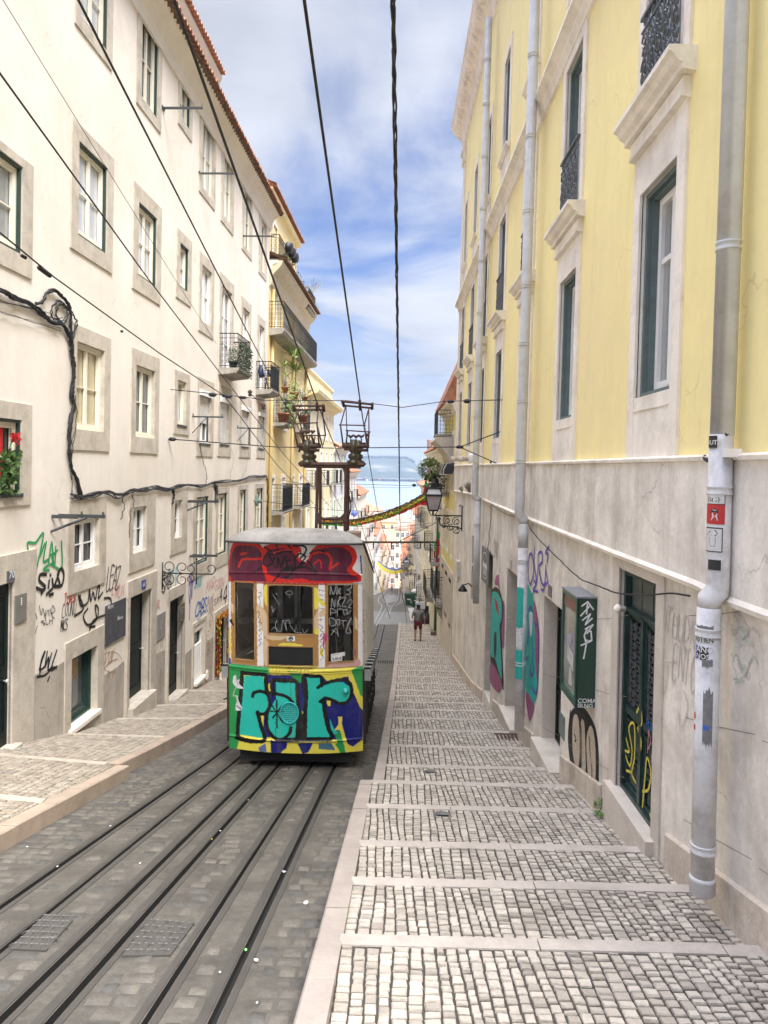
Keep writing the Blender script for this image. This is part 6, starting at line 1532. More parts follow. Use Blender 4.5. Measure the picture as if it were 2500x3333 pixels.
sidf = Fr(sd_(HW+.006,0,0), (0,1,SLOPE), (-.022,0,1), (1,0,0))
mb = MB(); z0_ = (1972-1200)*kT
for i, ch in enumerate('ENZO'):
    for st in SF[ch].split('|'):
        P = [tuple(map(float, q.split(','))) for q in st.split()]; mb.stroke(sidf, [(.08+p[0]*.45+.02*i, z0_+.46-.13*i*1.3+p[1]*.12+.1) for p in P], .022, .004)
for i in range(9): mb.stroke(sidf, [(.05,z0_+.7+i*.05),(.16,z0_+.74+i*.05),(.06,z0_+.76+i*.05)], .008, .004)
mb.build('graffiti', PK, TR)
# roof
mb = MB(); nx, ny = 28, 26; V = []; mb.sm = True
zr0 = zt; crown = .19
for j in range(ny+1):
    t = j/ny; y = -.20+(TLEN+.35)*(t**1.6)
    for i in range(nx+1):
        x = (i/nx*2-1); e = 1-min(1, max(0, (y+.20-(.17*(abs(x))**2.2)*0)/.42)); h = crown*(1-abs(x)**4.6)*(math.sqrt(max(0, 1-e*e)))
        xx = x*(HW+.012); yb = .17*abs(x)**2.2-.17 if y < .3 else 0
        V.append(Vector((o_.x+xx-.022*zr0, YF+.17+y+(yb if y < .3 else 0)*(1 if y < 0 else 1-y/.3), o_.z+zr0+.012+h+SLOPE*max(0, y-.2))))
Fs = [(j*(nx+1)+i, j*(nx+1)+i+1, (j+1)*(nx+1)+i+1, (j+1)*(nx+1)+i) for j in range(ny) for i in range(nx)]
mb.add(V, Fs); roof = mb.build('roof', mat('grey_canvas_roof', (.30,.285,.265), .7, .18, 2, (.15,.14,.12), .7, 2.2, bump=.3, bscale=14, streak=.3), TR)
mb = MB(); rim = [V[i] for i in range(nx+1)]+[V[j*(nx+1)+nx] for j in range(1, ny+1)]; mb.tube([p+Vector((0,0,-.01)) for p in rim], .018, 6)
rim2 = [V[j*(nx+1)] for j in range(ny+1)]; mb.tube([p+Vector((0,0,-.01)) for p in rim2], .018, 6); mb.build('gutter_rim', mat('dark_roof_rim', (.05,.04,.04), .6, .2, 9), roof)
# interior: floor, partitions, pale posts, far windows
mb = MB(); P = lambda x, y, z: sd_(x, y, z)
mb.quad(P(-HW,0,.75), P(HW,0,.75), P(HW,2.3,.75), P(-HW,2.3,.75)); mb.quad(P(-HW,.1,zt-.05), P(HW,.1,zt-.05), P(HW,TLEN,zt-.05), P(-HW,TLEN,zt-.05))
mb.quad(P(-HW,2.3,.3), P(HW,2.3,.3), P(HW,2.3,1.35), P(-HW,2.3,1.35)); mb.quad(P(-HW,4.6,.3), P(HW,4.6,.3), P(HW,4.6,zt-.05), P(-HW,4.6,zt-.05)); mb.build('interior', mat('dark_wood_interior', (.055,.035,.022), .6, .3, 6), TR)
mb = MB()
for x_, w_ in ((-.62,.10),(-.30,.05),(-.22,.03),(.08,.10),(.20,.06),(.46,.04),(.62,.12)):
    mb.add([P(a, y, z) for y in (2.2, 2.25) for z in (.9, zt-.1) for a in (x_, x_+w_)], [(0,1,3,2),(4,6,7,5),(0,2,6,4),(1,5,7,3)])
mb.add([P(a, y, z) for y in (2.2, 2.26) for z in (1.95, 2.05) for a in (-HW, HW)], [(0,1,3,2),(4,6,7,5)])
mb.build('partition_posts', mat('cream_interior_post', (.75,.70,.60), .5, .1, 6), TR)
mb = MB(); mb.tube([tpx(600,1300,.25), tpx(600,1080,.25)], .03, 8); mb.lathe(tpx(600,1075,.25), [(.10,0),(.12,.03),(.10,.06)], 12); mb.build('controller', M['black'], TR)
# underframe and wheels
mb = MB(); mb.add([sd_(x, y, z) for z in (-.02, .22) for y in (.15, TLEN-.1) for x in (-HW+.12, HW-.12)], [(0,1,3,2),(4,6,7,5),(0,4,5,1),(2,3,7,6),(0,2,6,4),(1,5,7,3)])
mb.build('underframe', M['groove'], TR)
for y in (1.3, 6.4):
    for x in (-.45, .45):
        mb = MB(); c = sd_(x, y, 0); c.z = zr(c.y)+.24; mb.lathe(c+Vector((-.04,0,0)), [(.05,0),(.2,.0),(.24,.01),(.24,.06),(.22,.08),(.05,.08)], 16, (1,0,0)); mb.build('wheel', M['rust'], TR)
# lifeguard skirt, made wide, low and black as the shadow under the tram
mb = MB(); mb.add([tf(x, z, d) for d in (.06, .09) for z in (-.19, .02) for x in (-.88, .88)], [(0,1,3,2),(4,6,7,5),(0,4,5,1),(2,3,7,6),(0,2,6,4),(1,5,7,3)]); mb.build('lifeguard_shadow_skirt', M['groove'], TR)
# ---- current collector tower on the roof
YP = 13.9
def tz(x, y, Y=YP): return aty(*zO(x, y), Y)
TW = MB()
def beam(mb, a, b, r, n=4): mb.tube([a, b], r, n)
def roofz(p): return o_.z+zr0+crown+SLOPE*(p.y-YF-.37)
for (xt, yt, xb, Y) in ((437,640,424,YP),(457,620,458,YP+.55),(655,640,650,YP),(672,620,672,YP+.55)):
    a = tz(xt, yt, Y); b = tz(xb, 1125, Y); b.z = min(b.z, roofz(b)-.05)
    beam(TW, a, b, .030)
for Y in (YP, YP+.55):
    beam(TW, tz(305,620,Y), tz(790,622,Y), .045); beam(TW, tz(330,635,Y), tz(770,640,Y), .03)
beam(TW, tz(305,620), tz(303,612,YP+.55), .05); beam(TW, tz(790,620), tz(790,612,YP+.55), .05)
for (a, b) in (((440,665),(480,625)),((650,665),(610,625)),((430,1000),(470,1040)),((650,1000),(610,1040))): beam(TW, tz(*a), tz(*b), .022)
for Y in (YP, YP+.55): beam(TW, tz(425,1040,Y), tz(655,1036,Y), .026); beam(TW, tz(440,1072,Y), tz(660,1070,Y), .022)
TW.poly(Fr(tz(430,1040), (1,0,0), (0,0,1), (0,-1,0)), [(-.02,.12),(.03,.12),(.14,.0),(.03,-.06),(-.02,-.06)], .03, .02); TW.poly(Fr(tz(655,1040), (1,0,0), (0,0,1), (0,-1,0)), [(.02,.12),(-.03,.12),(-.14,.0),(-.03,-.06),(.02,-.06)], .03, .02)
tw = TW.build('collector_tower', M['rust'], TR)
mb = MB(); P = [tz(680,860,YP), tz(692,930,YP), tz(685,990,YP), tz(650,1070,YP)]; mb.tube(smoothpts([tuple(p) for p in P], 5), .014, 5); mb.build('power_cable', M['cable'], tw)
def insul(cxp, par):
    for q, Y in ((-18,YP+.05),(18,YP+.45)):
        mb = MB(); b = tz(cxp+q, 620, Y); mb.lathe(b, [(.10,-.02),(.13,.02),(.12,.06),(.07,.09),(.10,.13),(.10,.18),(.05,.21),(.09,.26),(.11,.34),(.06,.40),(.04,.47)], 12); mb.build('insulator', mat('brown_glazed_insulator', (.045,.035,.015), .3, .2, 9), par)
def panto(nodes, cxp, name):
    pg = MB(); 
    for a, b, r in nodes: pg.tube([tz(a[0], a[1], YP+a[2]), tz(b[0], b[1], YP+b[2])], r, 6)
    return pg.build(name, M['rust'], tw)
# right-hand pantograph
D = .55
n_ = [((630,478,0),(825,480,0),.035),((630,478,0),(645,462,D),.03),((825,480,0),(815,462,D),.03),((645,462,D),(815,462,D),.03),((640,500,0),(815,512,0),.028),
 ((632,470,0),(612,318,0),.016),((612,318,0),(652,172,.25),.012),((660,462,D),(662,362,D),.012),((655,465,D),(668,358,D),.014),((662,358,D),(655,180,.25),.010),
 ((825,470,0),(832,370,0),.018),((832,370,0),(830,185,.25),.013),((825,470,0),(795,320,D),.014),((795,320,D),(832,185,.25),.012),
 ((600,315,0),(808,320,0),.012),((652,358,D),(845,370,D),.012),((628,135,.2),(858,158,.2),.020),((632,165,.35),(860,186,.35),.020),((626,130,.2),(640,172,.35),.03),((858,150,.2),(856,192,.35),.03),((760,125,.2),(765,200,.35),.03),((822,380,0),(818,405,0),.03),((818,480,0),(822,520,0),.02)]
pr = panto(n_, 730, 'pantograph'); insul(728, pr)
mb = MB()
for x in (690,732,772):
    c = tz(x, 470, YP+.2); mb.tube([c, c+Vector((0,0,.12))], .014, 5); b = c+Vector((0,0,.15))
    mb.tube([b+Vector((-.05,0,.035)), b, b+Vector((.03,0,.02)), b+Vector((.055,0,.05))], [.018,.03,.022,.012], 6)
mb.build('spring_clip', M['rust'], pr)
n2 = [((285,478,0),(455,480,0),.035),((285,478,0),(300,462,D),.03),((455,480,0),(445,462,D),.03),((300,465,D),(445,465,D),.03),((290,500,0),(450,512,0),.028),
 ((280,470,0),(246,310,0),.016),((246,310,0),(288,205,.25),.012),((340,462,D),(278,205,.3),.014),((470,470,0),(430,310,0),.014),((430,300,0),(440,215,.25),.012),((472,490,0),(497,395,D),.010),((497,395,D),(470,195,.25),.014),((448,470,0),(430,300,0),.016),
 ((235,308,0),(440,298,0),.012),((330,395,D),(500,398,D),.012),((252,168,.2),(480,168,.2),.020),((255,200,.35),(482,198,.35),.020),((250,165,.2),(258,208,.35),.035),((478,162,.2),(484,208,.35),.035),((430,150,.2),(432,205,.35),.03),((300,500,0),(292,525,0),.02)]
pl_ = panto(n2, 370, 'pantograph'); insul(370, pl_)
mb = MB()
for x in (325,365,405):
    c = tz(x+10, 470, YP+.2); mb.tube([c, c+Vector((-.08,0,.20))], .024, 5); mb.tube([c+Vector((-.02,0,0)), c+Vector((-.0,0,.2))], .01, 5); b = c+Vector((-.05,0,.24)); mb.tube([b+Vector((-.04,0,.035)), b, b+Vector((.05,0,.03))], [.02,.035,.018], 6)
mb.build('spring_clip', M['rust'], pl_)
mb = MB(); a = aty(*zO(715,1152), YP-1.2); mb.box(WORLD, a.x-.12, a.x+.12, a.y-.2, a.y+.2, a.z-.08, a.z+.03); mb.build('roof_box', mat('brown_roof_box', (.22,.16,.11), .7, .2, 9), TR)
# ------------------------------------------------------------------ overhead wires
def wire(pts, r, lab, nm='overhead_wire', m=None, grp=None, n=5, twist=False, sag=0, cat_='wire'):
    P = [Vector(p) for p in pts]
    if len(P) == 2 and sag:
        a, b = P; P = [a+(b-a)*t+Vector((0,0,-4*sag*t*(1-t))) for t in [i/16 for i in range(17)]]
    mb = MB()
    if twist:
        a, b = P[0], P[-1]; N = 170; rs = random.Random(4)
        for k in (0, 1, 2):
            mb.tube([a+(b-a)*(i/N)**1.3+Vector((math.cos(i*.8+k*2.1), 0, math.sin(i*.8+k*2.1)))*r*1.0+Vector((rs.uniform(-.004,.004),0,0)) for i in range(N+1)], r*.75, 4)
    else: mb.tube(P, r, n)
    return solo(mb, nm, m or M['cable'], lab, cat_, grp)
def wp(px, py, Y): return aty(px, py, Y)
pR = aty(*zO(762,128), YP+.2); pL = aty(*zO(432,155), YP+.2)
wire([wp(975,-90,4.55), wp(990,0,4.9), pR+Vector((0,0,.02)), aty(*zO(825,540), 20.5), aty(*zO(900,985), 33), aty(*zM(620,1000), 37.5), aty(*zM(660,1380), 60)], .013, 'black contact wire running down to the top of the right-hand pantograph')
wire([wp(540,-90,4.55), wp(567,0,4.9), pL+Vector((0,0,.02)), aty(*zO(580,510), 20), aty(*zO(700,850), 30), aty(*zM(440,1150), 38)], .013, 'black contact wire running down to the top of the left-hand pantograph')
wire([wp(215,-80,5.6), wp(255,0,5.95), wp(662,800,11.5), wp(912,1288,22), aty(*zO(250,270), 24), aty(*zO(620,960), 38)], .012, 'second thick black wire crossing the upper left of the white wall')
wire([wp(-100,80,6.5), wp(0,239,7.0), wp(477,900,12), wp(727,1228,18.5), wp(925,1480,26), wp(1085,1660,38)], .011, 'black wire entering at the left edge beside the second-row windows')
wire([wp(-100,690,7.4), wp(0,757,8.1), wp(174,900,9.6), wp(520,1150,13.2), wp(730,1288,17), wp(900,1511,24), wp(1040,1660,32)], .011, 'lowest black wire with a clamp, crossing in front of the nearest windows')
mb = MB(); rs = random.Random(4); a, b = wp(128,866,9.2), wp(160,890,9.45)
for i in range(8): c = a+(b-a)*(i/7); mb.lathe(c-Vector((0,0,.02)), [(.0,-.03),(.03,-.01),(.034,.02),(0,.04)], 6, (b-a)); 
for (x, y, Y) in ((72,832,8.75),(80,837,8.8),(396,1078,12.1)): mb.lathe(wp(x,y,Y), [(.0,-.03),(.022,-.01),(.024,.02),(0,.04)], 6, (b-a))
solo(mb, 'wire_clamp', M['black'], 'black lumpy clamp on the lowest wire at the left, before the nearest windows', 'wire clamp')
wire([wp(-20,-50,9.0), wp(10,0,9.3), wp(564,900,16), wp(705,1120,21)], .005, 'hair-thin wire crossing the white wall diagonally from the top left corner')
wire([wp(1279,-90,4.6), wp(1303,1773,38)], .0105, 'thick twisted black cable hanging down the middle of the street', 'twisted_cable', twist=True)
# span wires
def span(pts, r, lab, knobs=(), nm='span_wire'):
    mb = MB(); mb.tube(pts, r, 5)
    for p, s in knobs:
        d = Vector((1,0,0)); mb.lathe(Vector(p)-d*.06, [(0,-.05),(.02,-.03),(.045*s,.0),(.05*s,.06),(.045*s,.12),(.02,.15),(0,.17)], 8, d)
    return solo(mb, nm, M['cable'], lab, 'wire', 'span wires across the street')
aL = FL.p(*FL.uv(*z2(1010,862)), .05); Ys_ = aL.y
span([aL, wp(700,1282,Ys_), wp(815,1295,Ys_), wp(860,1303,Ys_), wp(1130,1304,Ys_+1), wp(1310,1326,Ys_+2), wp(1450,1306,Ys_+2), FRU.p(*FRU.uv(*zN(1198,215)), .03)], .011, 'span wire with insulators just above the pantographs', [(wp(692,1285,Ys_),1.1),(wp(742,1290,Ys_),.9),(wp(790,1294,Ys_),.8),(wp(1467,1307,Ys_+2),1.0),(wp(1520,1306,Ys_+2),1.2),(wp(735,1288,Ys_),.8)])
aL = FL.p(*FL.uv(*z2(1010,1160)), .05); Y2_ = aL.y; fork = wp(1496,1455,Y2_+1)
span([aL, wp(900,1455,Y2_), wp(1100,1459,Y2_), wp(1250,1457,Y2_), fork, FRU.p(*FRU.uv(*zN(1170,645)), .03)], .013, 'span wire level with the pantograph bases, ending in a fork at the yellow wall', [(aL+Vector((.05,0,0)),1.0),(wp(1615,1407,Y2_+.5),.9),(fork,.9)])
span([fork, FRU.p(*FRU.uv(*zN(1120,1070)), .03)], .013, 'lower branch of the forked span wire at the yellow wall', [(wp(1607,1505,Y2_+.3),1.0)])
a = FL.p(*FL.uv(*z2(1530,1530)), .3)
span([a, wp(915,1640,30), wp(1080,1660,30), wp(1230,1665,31), wp(1400,1636,31)], .010, 'low span wire from the grey-green anchor on the white wall to the lantern side')
span([wp(866,1555,33), wp(985,1574,34), wp(1200,1577,34), wp(1320,1580,34), wp(1482,1578,34)], .010, 'span wire crossing in front of the river', [(wp(1002,1575,34),1.2),(wp(1348,1579,34),1.3)])
span([wp(866,1560,36), wp(1050,1583,37), wp(1310,1588,37), wp(1480,1572,37)], .007, 'thin slack span wire crossing in front of the river')
for k, (y0, y1, Y, x0, x1) in enumerate(((1712,1718,50,1140,1400),(1765,1778,60,1170,1330),(1790,1770,70,1180,1400),(1810,1800,90,1200,1390),(1832,1826,110,1215,1385),(1722,1700,46,1160,1420))):
    span([wp(x0,y0,Y), wp((x0+x1)/2,(y0+y1)/2+6,Y), wp(x1,y1,Y)], .014, ['thin wire crossing low behind the garland','faint wire crossing over the far red roof','faint sloping wire over the far street','faint wire above the far street lamps','lowest faint wire over the far end of the street','faint wire rising to the right behind the garland'][k])
# insulator pair hanging by the second balcony
mb = MB(); 
for (x, y) in ((1500,885),(1580,965)): mb.lathe(wp(*z2(x,y),17), [(0,-.08),(.05,-.05),(.03,-.01),(.06,.03),(.03,.07),(0,.09)], 8)
mb.tube([wp(*z2(1500,885),17), wp(*z2(1545,925),17), wp(*z2(1580,965),17)], .01, 4)
solo(mb, 'hanging_insulator', M['rust'], 'rusty pair of insulators dangling by the span wire near the second balcony', 'insulator')
# ---- green catenary pole with long arm
g_ = gnd(1150+990/3.6875, 1700+1360/3.6875)
PX, PY_ = g_.x+.05, g_.y
pole = thing('catenary_pole', 'tall dark green pole with a long arm over the tracks beside the steps', 'pole', (PX, PY_, zs(PY_)))
t_ = aty(*zM(1000,-60), PY_); vt = t_.z
mb = MB(); mb.tube([(PX,PY_,zs(PY_)-.2),(PX,PY_,zs(PY_)+2.2)], .17, 14); mb.tube([(PX,PY_,zs(PY_)+2.2),(PX,PY_,vt)], [.15,.12], 14); mb.lathe((PX,PY_,zs(PY_)+2.15), [(.17,0),(.19,.03),(.19,.09),(.15,.14)], 14); mb.build('shaft', mat('green_pole_paint', (.015,.075,.03), .5, .2, 5), pole)
mb = MB(); mb.box(WORLD, PX-.32, PX+.36, PY_-.3, PY_+.3, zs(PY_)-.5, zs(PY_)+.28); mb.build('plinth', mat('brown_stone_plinth', (.20,.15,.12), .8, .2, 5), pole)
mb = MB(); arm_z = aty(*zM(960,237), PY_).z; a = Vector((PX, PY_, arm_z)); b = aty(*zM(-60,238), PY_-.1); mb.tube([a, b], .055, 8); mb.tube([(PX,PY_,vt-.2), a+(b-a)*.45], .02, 5); 
for q in (.20, .52, .72): c = a+(b-a)*q; mb.tube([c+Vector((0,0,.06)), c-Vector((0,0,.35))], .035, 6)
mb.build('arm', mat('olive_arm', (.05,.065,.03), .6, .2, 6), pole)
mb = MB(); c = a+(b-a)*.13; mb.lathe((PX,PY_,arm_z-.1), [(.13,0),(.15,.03),(.15,.2),(.13,.23)], 12); mb.build('collar', M['iron'], pole)
# ---- street lantern on its scroll bracket
wl = FRL.uv(*zN(648,1780), .0); LY = wl[0]; 
def ln(x, y, Y=None): return aty(*zN(x, y), Y or LY)
lamp = thing('street_lantern', 'large black four-sided street lantern on a scroll bracket fixed to the right wall', 'street lamp', FRL.p(LY, wl[1], 0))
mb = MB(); wx = 2.48
bz = ln(400,1775).z; tipx = ln(255,1775).x; bot = ln(640,1985).z; tpz = ln(640,1690).z
mb.tube([(wx-.03,LY,bot),(wx-.03,LY,tpz+.12)], .022, 6); mb.tube([(wx-.03,LY,bz),(tipx,LY,bz)], .024, 6)
mb.tube([Vector(p) for p in smoothpts([(wx-.03,LY,bot+.08),(wx-.35,LY,bot+.16),(wx-.75,LY,bz-.35),(tipx+.2,LY,bz-.08)], 5)], .022, 6)
def xcurl(cx_, cz, r, a0, tr, d=1, rr=.014): mb.tube([(cx_+r*(1-i/24*.7)*math.cos(a0+d*tr*6.28*i/18), LY, cz+r*(1-i/24*.7)*math.sin(a0+d*tr*6.28*i/18)) for i in range(19)], rr, 5)
for cx_, cz, r in ((wx-.22,bz-.20,.16),(wx-.20,bz-.52,.15),(wx-.55,bz-.17,.15),(wx-.85,bz-.11,.10),(wx-.42,bz-.42,.13),(wx-.65,bz-.36,.09)):
    xcurl(cx_, cz, r, 1.0, 1.1); xcurl(cx_+.03, cz-.02, r*.6, 3.5, 1.0, -1)
mb.tube([(wx-.05,LY,tpz+.1),(wx-.10,LY,tpz+.16),(wx-.13,LY,tpz+.08)], .018, 5)
mb.build('bracket', M['black'], lamp)
lx = ln(250,1600).x; zt_, zs_, zb_, zc_ = ln(230,1405).z, ln(245,1500).z, ln(240,1700).z, ln(240,1325).z
wS = (ln(352,1500).x-ln(130,1500).x)/2; wT = (ln(325,1405).x-ln(165,1405).x)/2; wB = (ln(300,1700).x-ln(175,1700).x)/2
def frust(mb, w0, z0, w1, z1): 
    P = [(lx+sx*w0, LY+sy*w0, z0) for sx, sy in ((-1,-1),(1,-1),(1,1),(-1,1))]+[(lx+sx*w1, LY+sy*w1, z1) for sx, sy in ((-1,-1),(1,-1),(1,1),(-1,1))]
    mb.add(P, [(0,1,5,4),(1,2,6,5),(2,3,7,6),(3,0,4,7),(0,3,2,1),(4,5,6,7)]); return P
mb = MB(); frust(mb, wB*.93, zb_+.02, wS*.90, zs_-.03); lg_ = mb.build('glass', mat('frosted_lantern_glass', (.42,.40,.42), .25, .2, 4, (.45,.22,.25), .5, 3), lamp)
mb = MB(); frust(mb, wS*.93, zs_+.03, wT*.95, zt_-.02); mb.build('upper_glass', mat('pale_lantern_glass', (.55,.58,.60), .2, .1, 4), lamp)
mb = MB(); frust(mb, wS*1.04, zs_-.03, wS*1.02, zs_+.04); frust(mb, wT*1.1, zt_-.02, wT*1.15, zt_+.03); frust(mb, wB*1.02, zb_-.04, wB*1.02, zb_+.02); frust(mb, wT*.5, zt_+.03, wT*.45, zt_+.13)
for sx, sy in ((-1,-1),(1,-1),(1,1),(-1,1)):
    mb.tube([(lx+sx*wB, LY+sy*wB, zb_), (lx+sx*wS*.97, LY+sy*wS*.97, zs_)], .02, 4); mb.tube([(lx+sx*wS*.99, LY+sy*wS*.99, zs_), (lx+sx*wT, LY+sy*wT, zt_)], .02, 4)
mb.lathe((lx,LY,zt_+.13), [(wT*.5,0),(wT*.62,.03),(wT*.45,.07),(.06,.10),(.07,.14),(.0,.17)], 12)
for s in (-1, 1): mb.tube([(lx+s*wB, LY, zb_-.03), (lx+s*.06, LY, zb_-.2), (lx+.02, LY, bz+.02)], .018, 5)
mb.tube([(lx,LY,zb_-.03),(lx,LY,bz)], .03, 6); mb.build('frame', M['black'], lamp)
# garland of paper strips in four colours
ga = aty(*zO(370,1060), LY-1.5); gb = Vector((lx-.25, LY-.1, ln(130,1500).z))
cols_g = [mat('green_paper', (.05,.50,.10), .8, .1, 9), mat('yellow_paper', (.85,.72,.06), .8, .1, 9), mat('red_paper', (.75,.03,.03), .8, .15, 9), mat('brown_paper', (.14,.10,.04), .8, .15, 9)]
mids = [aty(*zO(470,1058), LY-1.4), aty(*zO(680,1068), LY-1), aty(*zO(800,1052), LY-.8), aty(*zO(950,1010), LY-.6), aty(*zO(1100,950), LY-.4), gb]
sp = [Vector(p) for p in smoothpts([tuple(p) for p in mids], 16)]
gl_ = None
for k, (dz, m) in enumerate(((-.07, cols_g[0]), (-.01, cols_g[1]), (-.13, cols_g[2]), (.05, cols_g[3]))):
    mb = MB(); rs = random.Random(k)
    for i in range(len(sp)-1):
        t = i/len(sp)
        spread = .3+.9*t if k == 2 else (1-.2*t)
        for q in range(12):
            c = sp[i]+(sp[i+1]-sp[i])*rs.random()+Vector((0,rs.uniform(-.05,.05),dz*(spread if k == 2 else 1)+(.04*(1-t) if k == 2 else 0)))
            d = Vector((rs.uniform(-1,1), rs.uniform(-1,1), rs.uniform(-1,1))); mb.leaf(c, d, (0,-1,.3), .085, .07)
    if k == 0: gl_ = solo(mb, 'paper_garland', m, 'green, yellow and red paper garland sagging across the street to the lantern', 'garland')
    else: mb.build('paper_strip', m, gl_)
# flags and pennants near the lantern and on the pole
def flag(pts, Y, m, nm, lab, cat_='flag', th=.01, grp=None):
    P = [aty(*q, Y+.12*math.sin(i*1.7)) for i, q in enumerate(pts)]; c = sum(P, Vector())/len(P); mb = MB(); n = len(P)
    off = Vector((0,th,0)); V = [c]+P; V2 = [v+off for v in V]
    mb.add(V+V2, [(0,i+1,(i+1)%n+1) for i in range(n)]+[(n+1,n+1+(i+1)%n+1,n+1+i+1) for i in range(n)]+[(i+1,(i+1)%n+1,n+1+(i+1)%n+1,n+1+i+1) for i in range(n)])
    return solo(mb, nm, m, lab, cat_, grp)
flag([zN(140,1290),zN(190,1355),zN(165,1390),zN(130,1350)], LY+1.0, M['greencloth'], 'pennant', 'small green pennant sticking out behind the lantern top', 'pennant')
flag([zN(130,1395),zN(175,1400),zN(150,1480),zN(160,1640),zN(70,1630),zN(105,1540),zN(110,1480)], LY+1.0, M['red'], 'flag', 'red cloth flag hanging behind the lantern on its left')
fg = flag([zM(1010,100),zM(1030,110),zM(1068,190),zM(1065,250),zM(1040,230),zM(1020,190)], PY_-1.5, M['greencloth'], 'flag', 'long green and red flag hanging beside the green pole')
mb = MB(); P = [aty(*zM(*q), PY_-1.48+.1*math.sin(i)) for i, q in enumerate([(1015,190),(1040,230),(1062,250),(1060,300),(1035,370),(1010,430),(1000,400),(1005,280)])]; n = len(P); c = sum(P, Vector())/n
mb.add([c]+P+[c+Vector((0,.01,0))], [(0,i+1,(i+1)%n+1) for i in range(n)]); mb.build('red_half', M['red'], fg)
flag([zM(965,230),zM(990,225),zM(1000,300),zM(990,345),zM(975,320)], PY_-.5, mat('bright_green_streamer', (.08,.45,.10), .8, .1, 9), 'streamer', 'bright green streamer hanging left of the green pole', 'streamer')
flag([zM(965,345),zM(985,340),zM(985,430),zM(970,435)], PY_-.4, M['red'], 'streamer', 'short red streamer left of the green pole', 'streamer')
flag([zM(985,440),zM(1035,430),zM(1100,455),zM(1060,500),zM(1020,540),zM(990,560)], PY_-1.4, mat('pink_red_bunting', (.50,.03,.10), .8, .3, 9), 'bunting', 'pink and red bunting bundle below the long flag', 'bunting')
flag([zM(1030,380),zM(1055,370),zM(1058,420),zM(1040,440)], PY_-1.6, mat('blue_bunting', (.10,.25,.50), .8, .3, 9), 'bunting', 'small pale blue bunting scrap below the long flag', 'bunting')
flag([zM(838,440),zM(860,425),zM(868,470),zM(855,530),zM(842,510)], 60, M['red'], 'pennant', 'far red pennant on the right-hand house fronts', 'pennant')
def zQ(x, y): return (800+x/3.403, 1100+y/3.403)
def zR(x, y): return (650+x/3.16, 500+y/3.16)
# ------------------------------------------------------------------ balconies
def balcony(fr, u0, u1, v, w, par, h=1.0, slab=.16, m=None, sm=None, scroll=True, panel=None, corbel=False, nm='balcony', dens=.11):
    m = m or M['black']; sm = sm or M['concrete']
    s = MB(); s.prism(fr, [(v-slab,0),(v-slab*.7,w*.9),(v-slab*.25,w+.02),(v,w+.02),(v,0)], u0, u1)
    if corbel:
        for u in (u0+.1, u1-.3): s.prism(fr, [(v-slab,0),(v-slab-.55,0),(v-slab-.35,.2),(v-slab-.05,w*.8),(v-slab,w*.8)], u, u+.2)
    b = s.build(nm, sm, par); r = MB()
    def bars(P0, P1, side):
        L_ = (P1-P0).length; n = max(2, int(L_/dens)); up = Vector((0,0,1))
        r.tube([P0+up*h, P1+up*h], .018, 5); r.tube([P0+up*.06, P1+up*.06], .012, 4); r.tube([P0+up*(h-.14), P1+up*(h-.14)], .009, 4)
        d = (P1-P0)/n
        for i in range(n+1): r.tube([P0+d*i, P0+d*i+up*h], .0075, 4)
        if scroll:
            e = (P1-P0).normalized(); k = n if not side else n
            for i in range(n):
                c = P0+d*(i+.5)
                for z in ((.2,.8) if not side else (.18,.36,.54,.72)):
                    rr = d.length*.42; r.tube([c+e*(rr*math.cos(t))+up*(h*z+rr*math.sin(t)) for t in [q*.785 for q in range(8)]], .006, 3)
    A = fr.p(u0+.02, v, 0); B = fr.p(u0+.02, v, w-.03); C = fr.p(u1-.02, v, w-.03); D_ = fr.p(u1-.02, v, 0)
    bars(A, B, True); bars(B, C, False); bars(C, D_, True); r.build('railing', m, b)
    if panel:
        p = MB(); p.box(fr, u0+.03, u1-.03, v+.08, v+h-.12, w-.055, w-.045); p.build('screen', panel, b)
    return b
dp = mat('dark_green_screen', (.035,.06,.05), .7, .2, 6)
# balconies of the white building
e2 = hole_of(W2[5]); g2 = hole_of(W2[7])
b1 = balcony(FL, e2[0]-.25, e2[1]+.25, e2[2], .62, WB, 1.05, .22)
b2 = balcony(FL, g2[0]-.35, g2[1]+.35, g2[2], .62, WB, 1.05, .22, panel=dp)
def pot(p, r, h, m, lab, plant, pm, n=60, sz=.09, rad=None, grp='potted plants on the balconies', droop=.2, nm='potted_plant'):
    t = thing(nm, lab, 'plant', p, grp); mb = MB(); mb.lathe(p, [(r*.7,0),(r*.95,h*.85),(r*1.08,h*.86),(r*1.08,h),(r*.9,h),(r*.85,h*.9)], 12); mb.build('pot', m, t)
    mb = MB(); p = Vector(p); rad = rad or (r*2, r*2, r*2)
    if plant == 'bush': foliage(mb, p+Vector((0,0,h+rad[2]*.8)), rad, n, sz, droop=droop)
    if plant == 'palm':
        mb.tube([p+Vector((0,0,h*.8)), p+Vector((.05,0,h+rad[2])), p+Vector((-.05,.05,h+rad[2]*1.7))], .03, 6)
        for c in (p+Vector((-.05,.05,h+rad[2]*1.7)), p+Vector((.05,0,h+rad[2]))):
            for k in range(n//2):
                a = U(0,6.28); mb.leaf(c, (math.cos(a), math.sin(a), U(-.3,.9)), (0,0,1), sz*U(.7,1.2), sz*.11)
    mb.build('foliage', pm, t); return t
c = FL.p(e2[0]+.2, e2[2], .35); pot(c, .14, .24, M['green'], 'bushy green plant in a dark trough at the near end of the first balcony', 'bush', M['leaf'], 260, .08, (.22,.25,.22))
ivy = MB()
rs_ = random.Random(6)
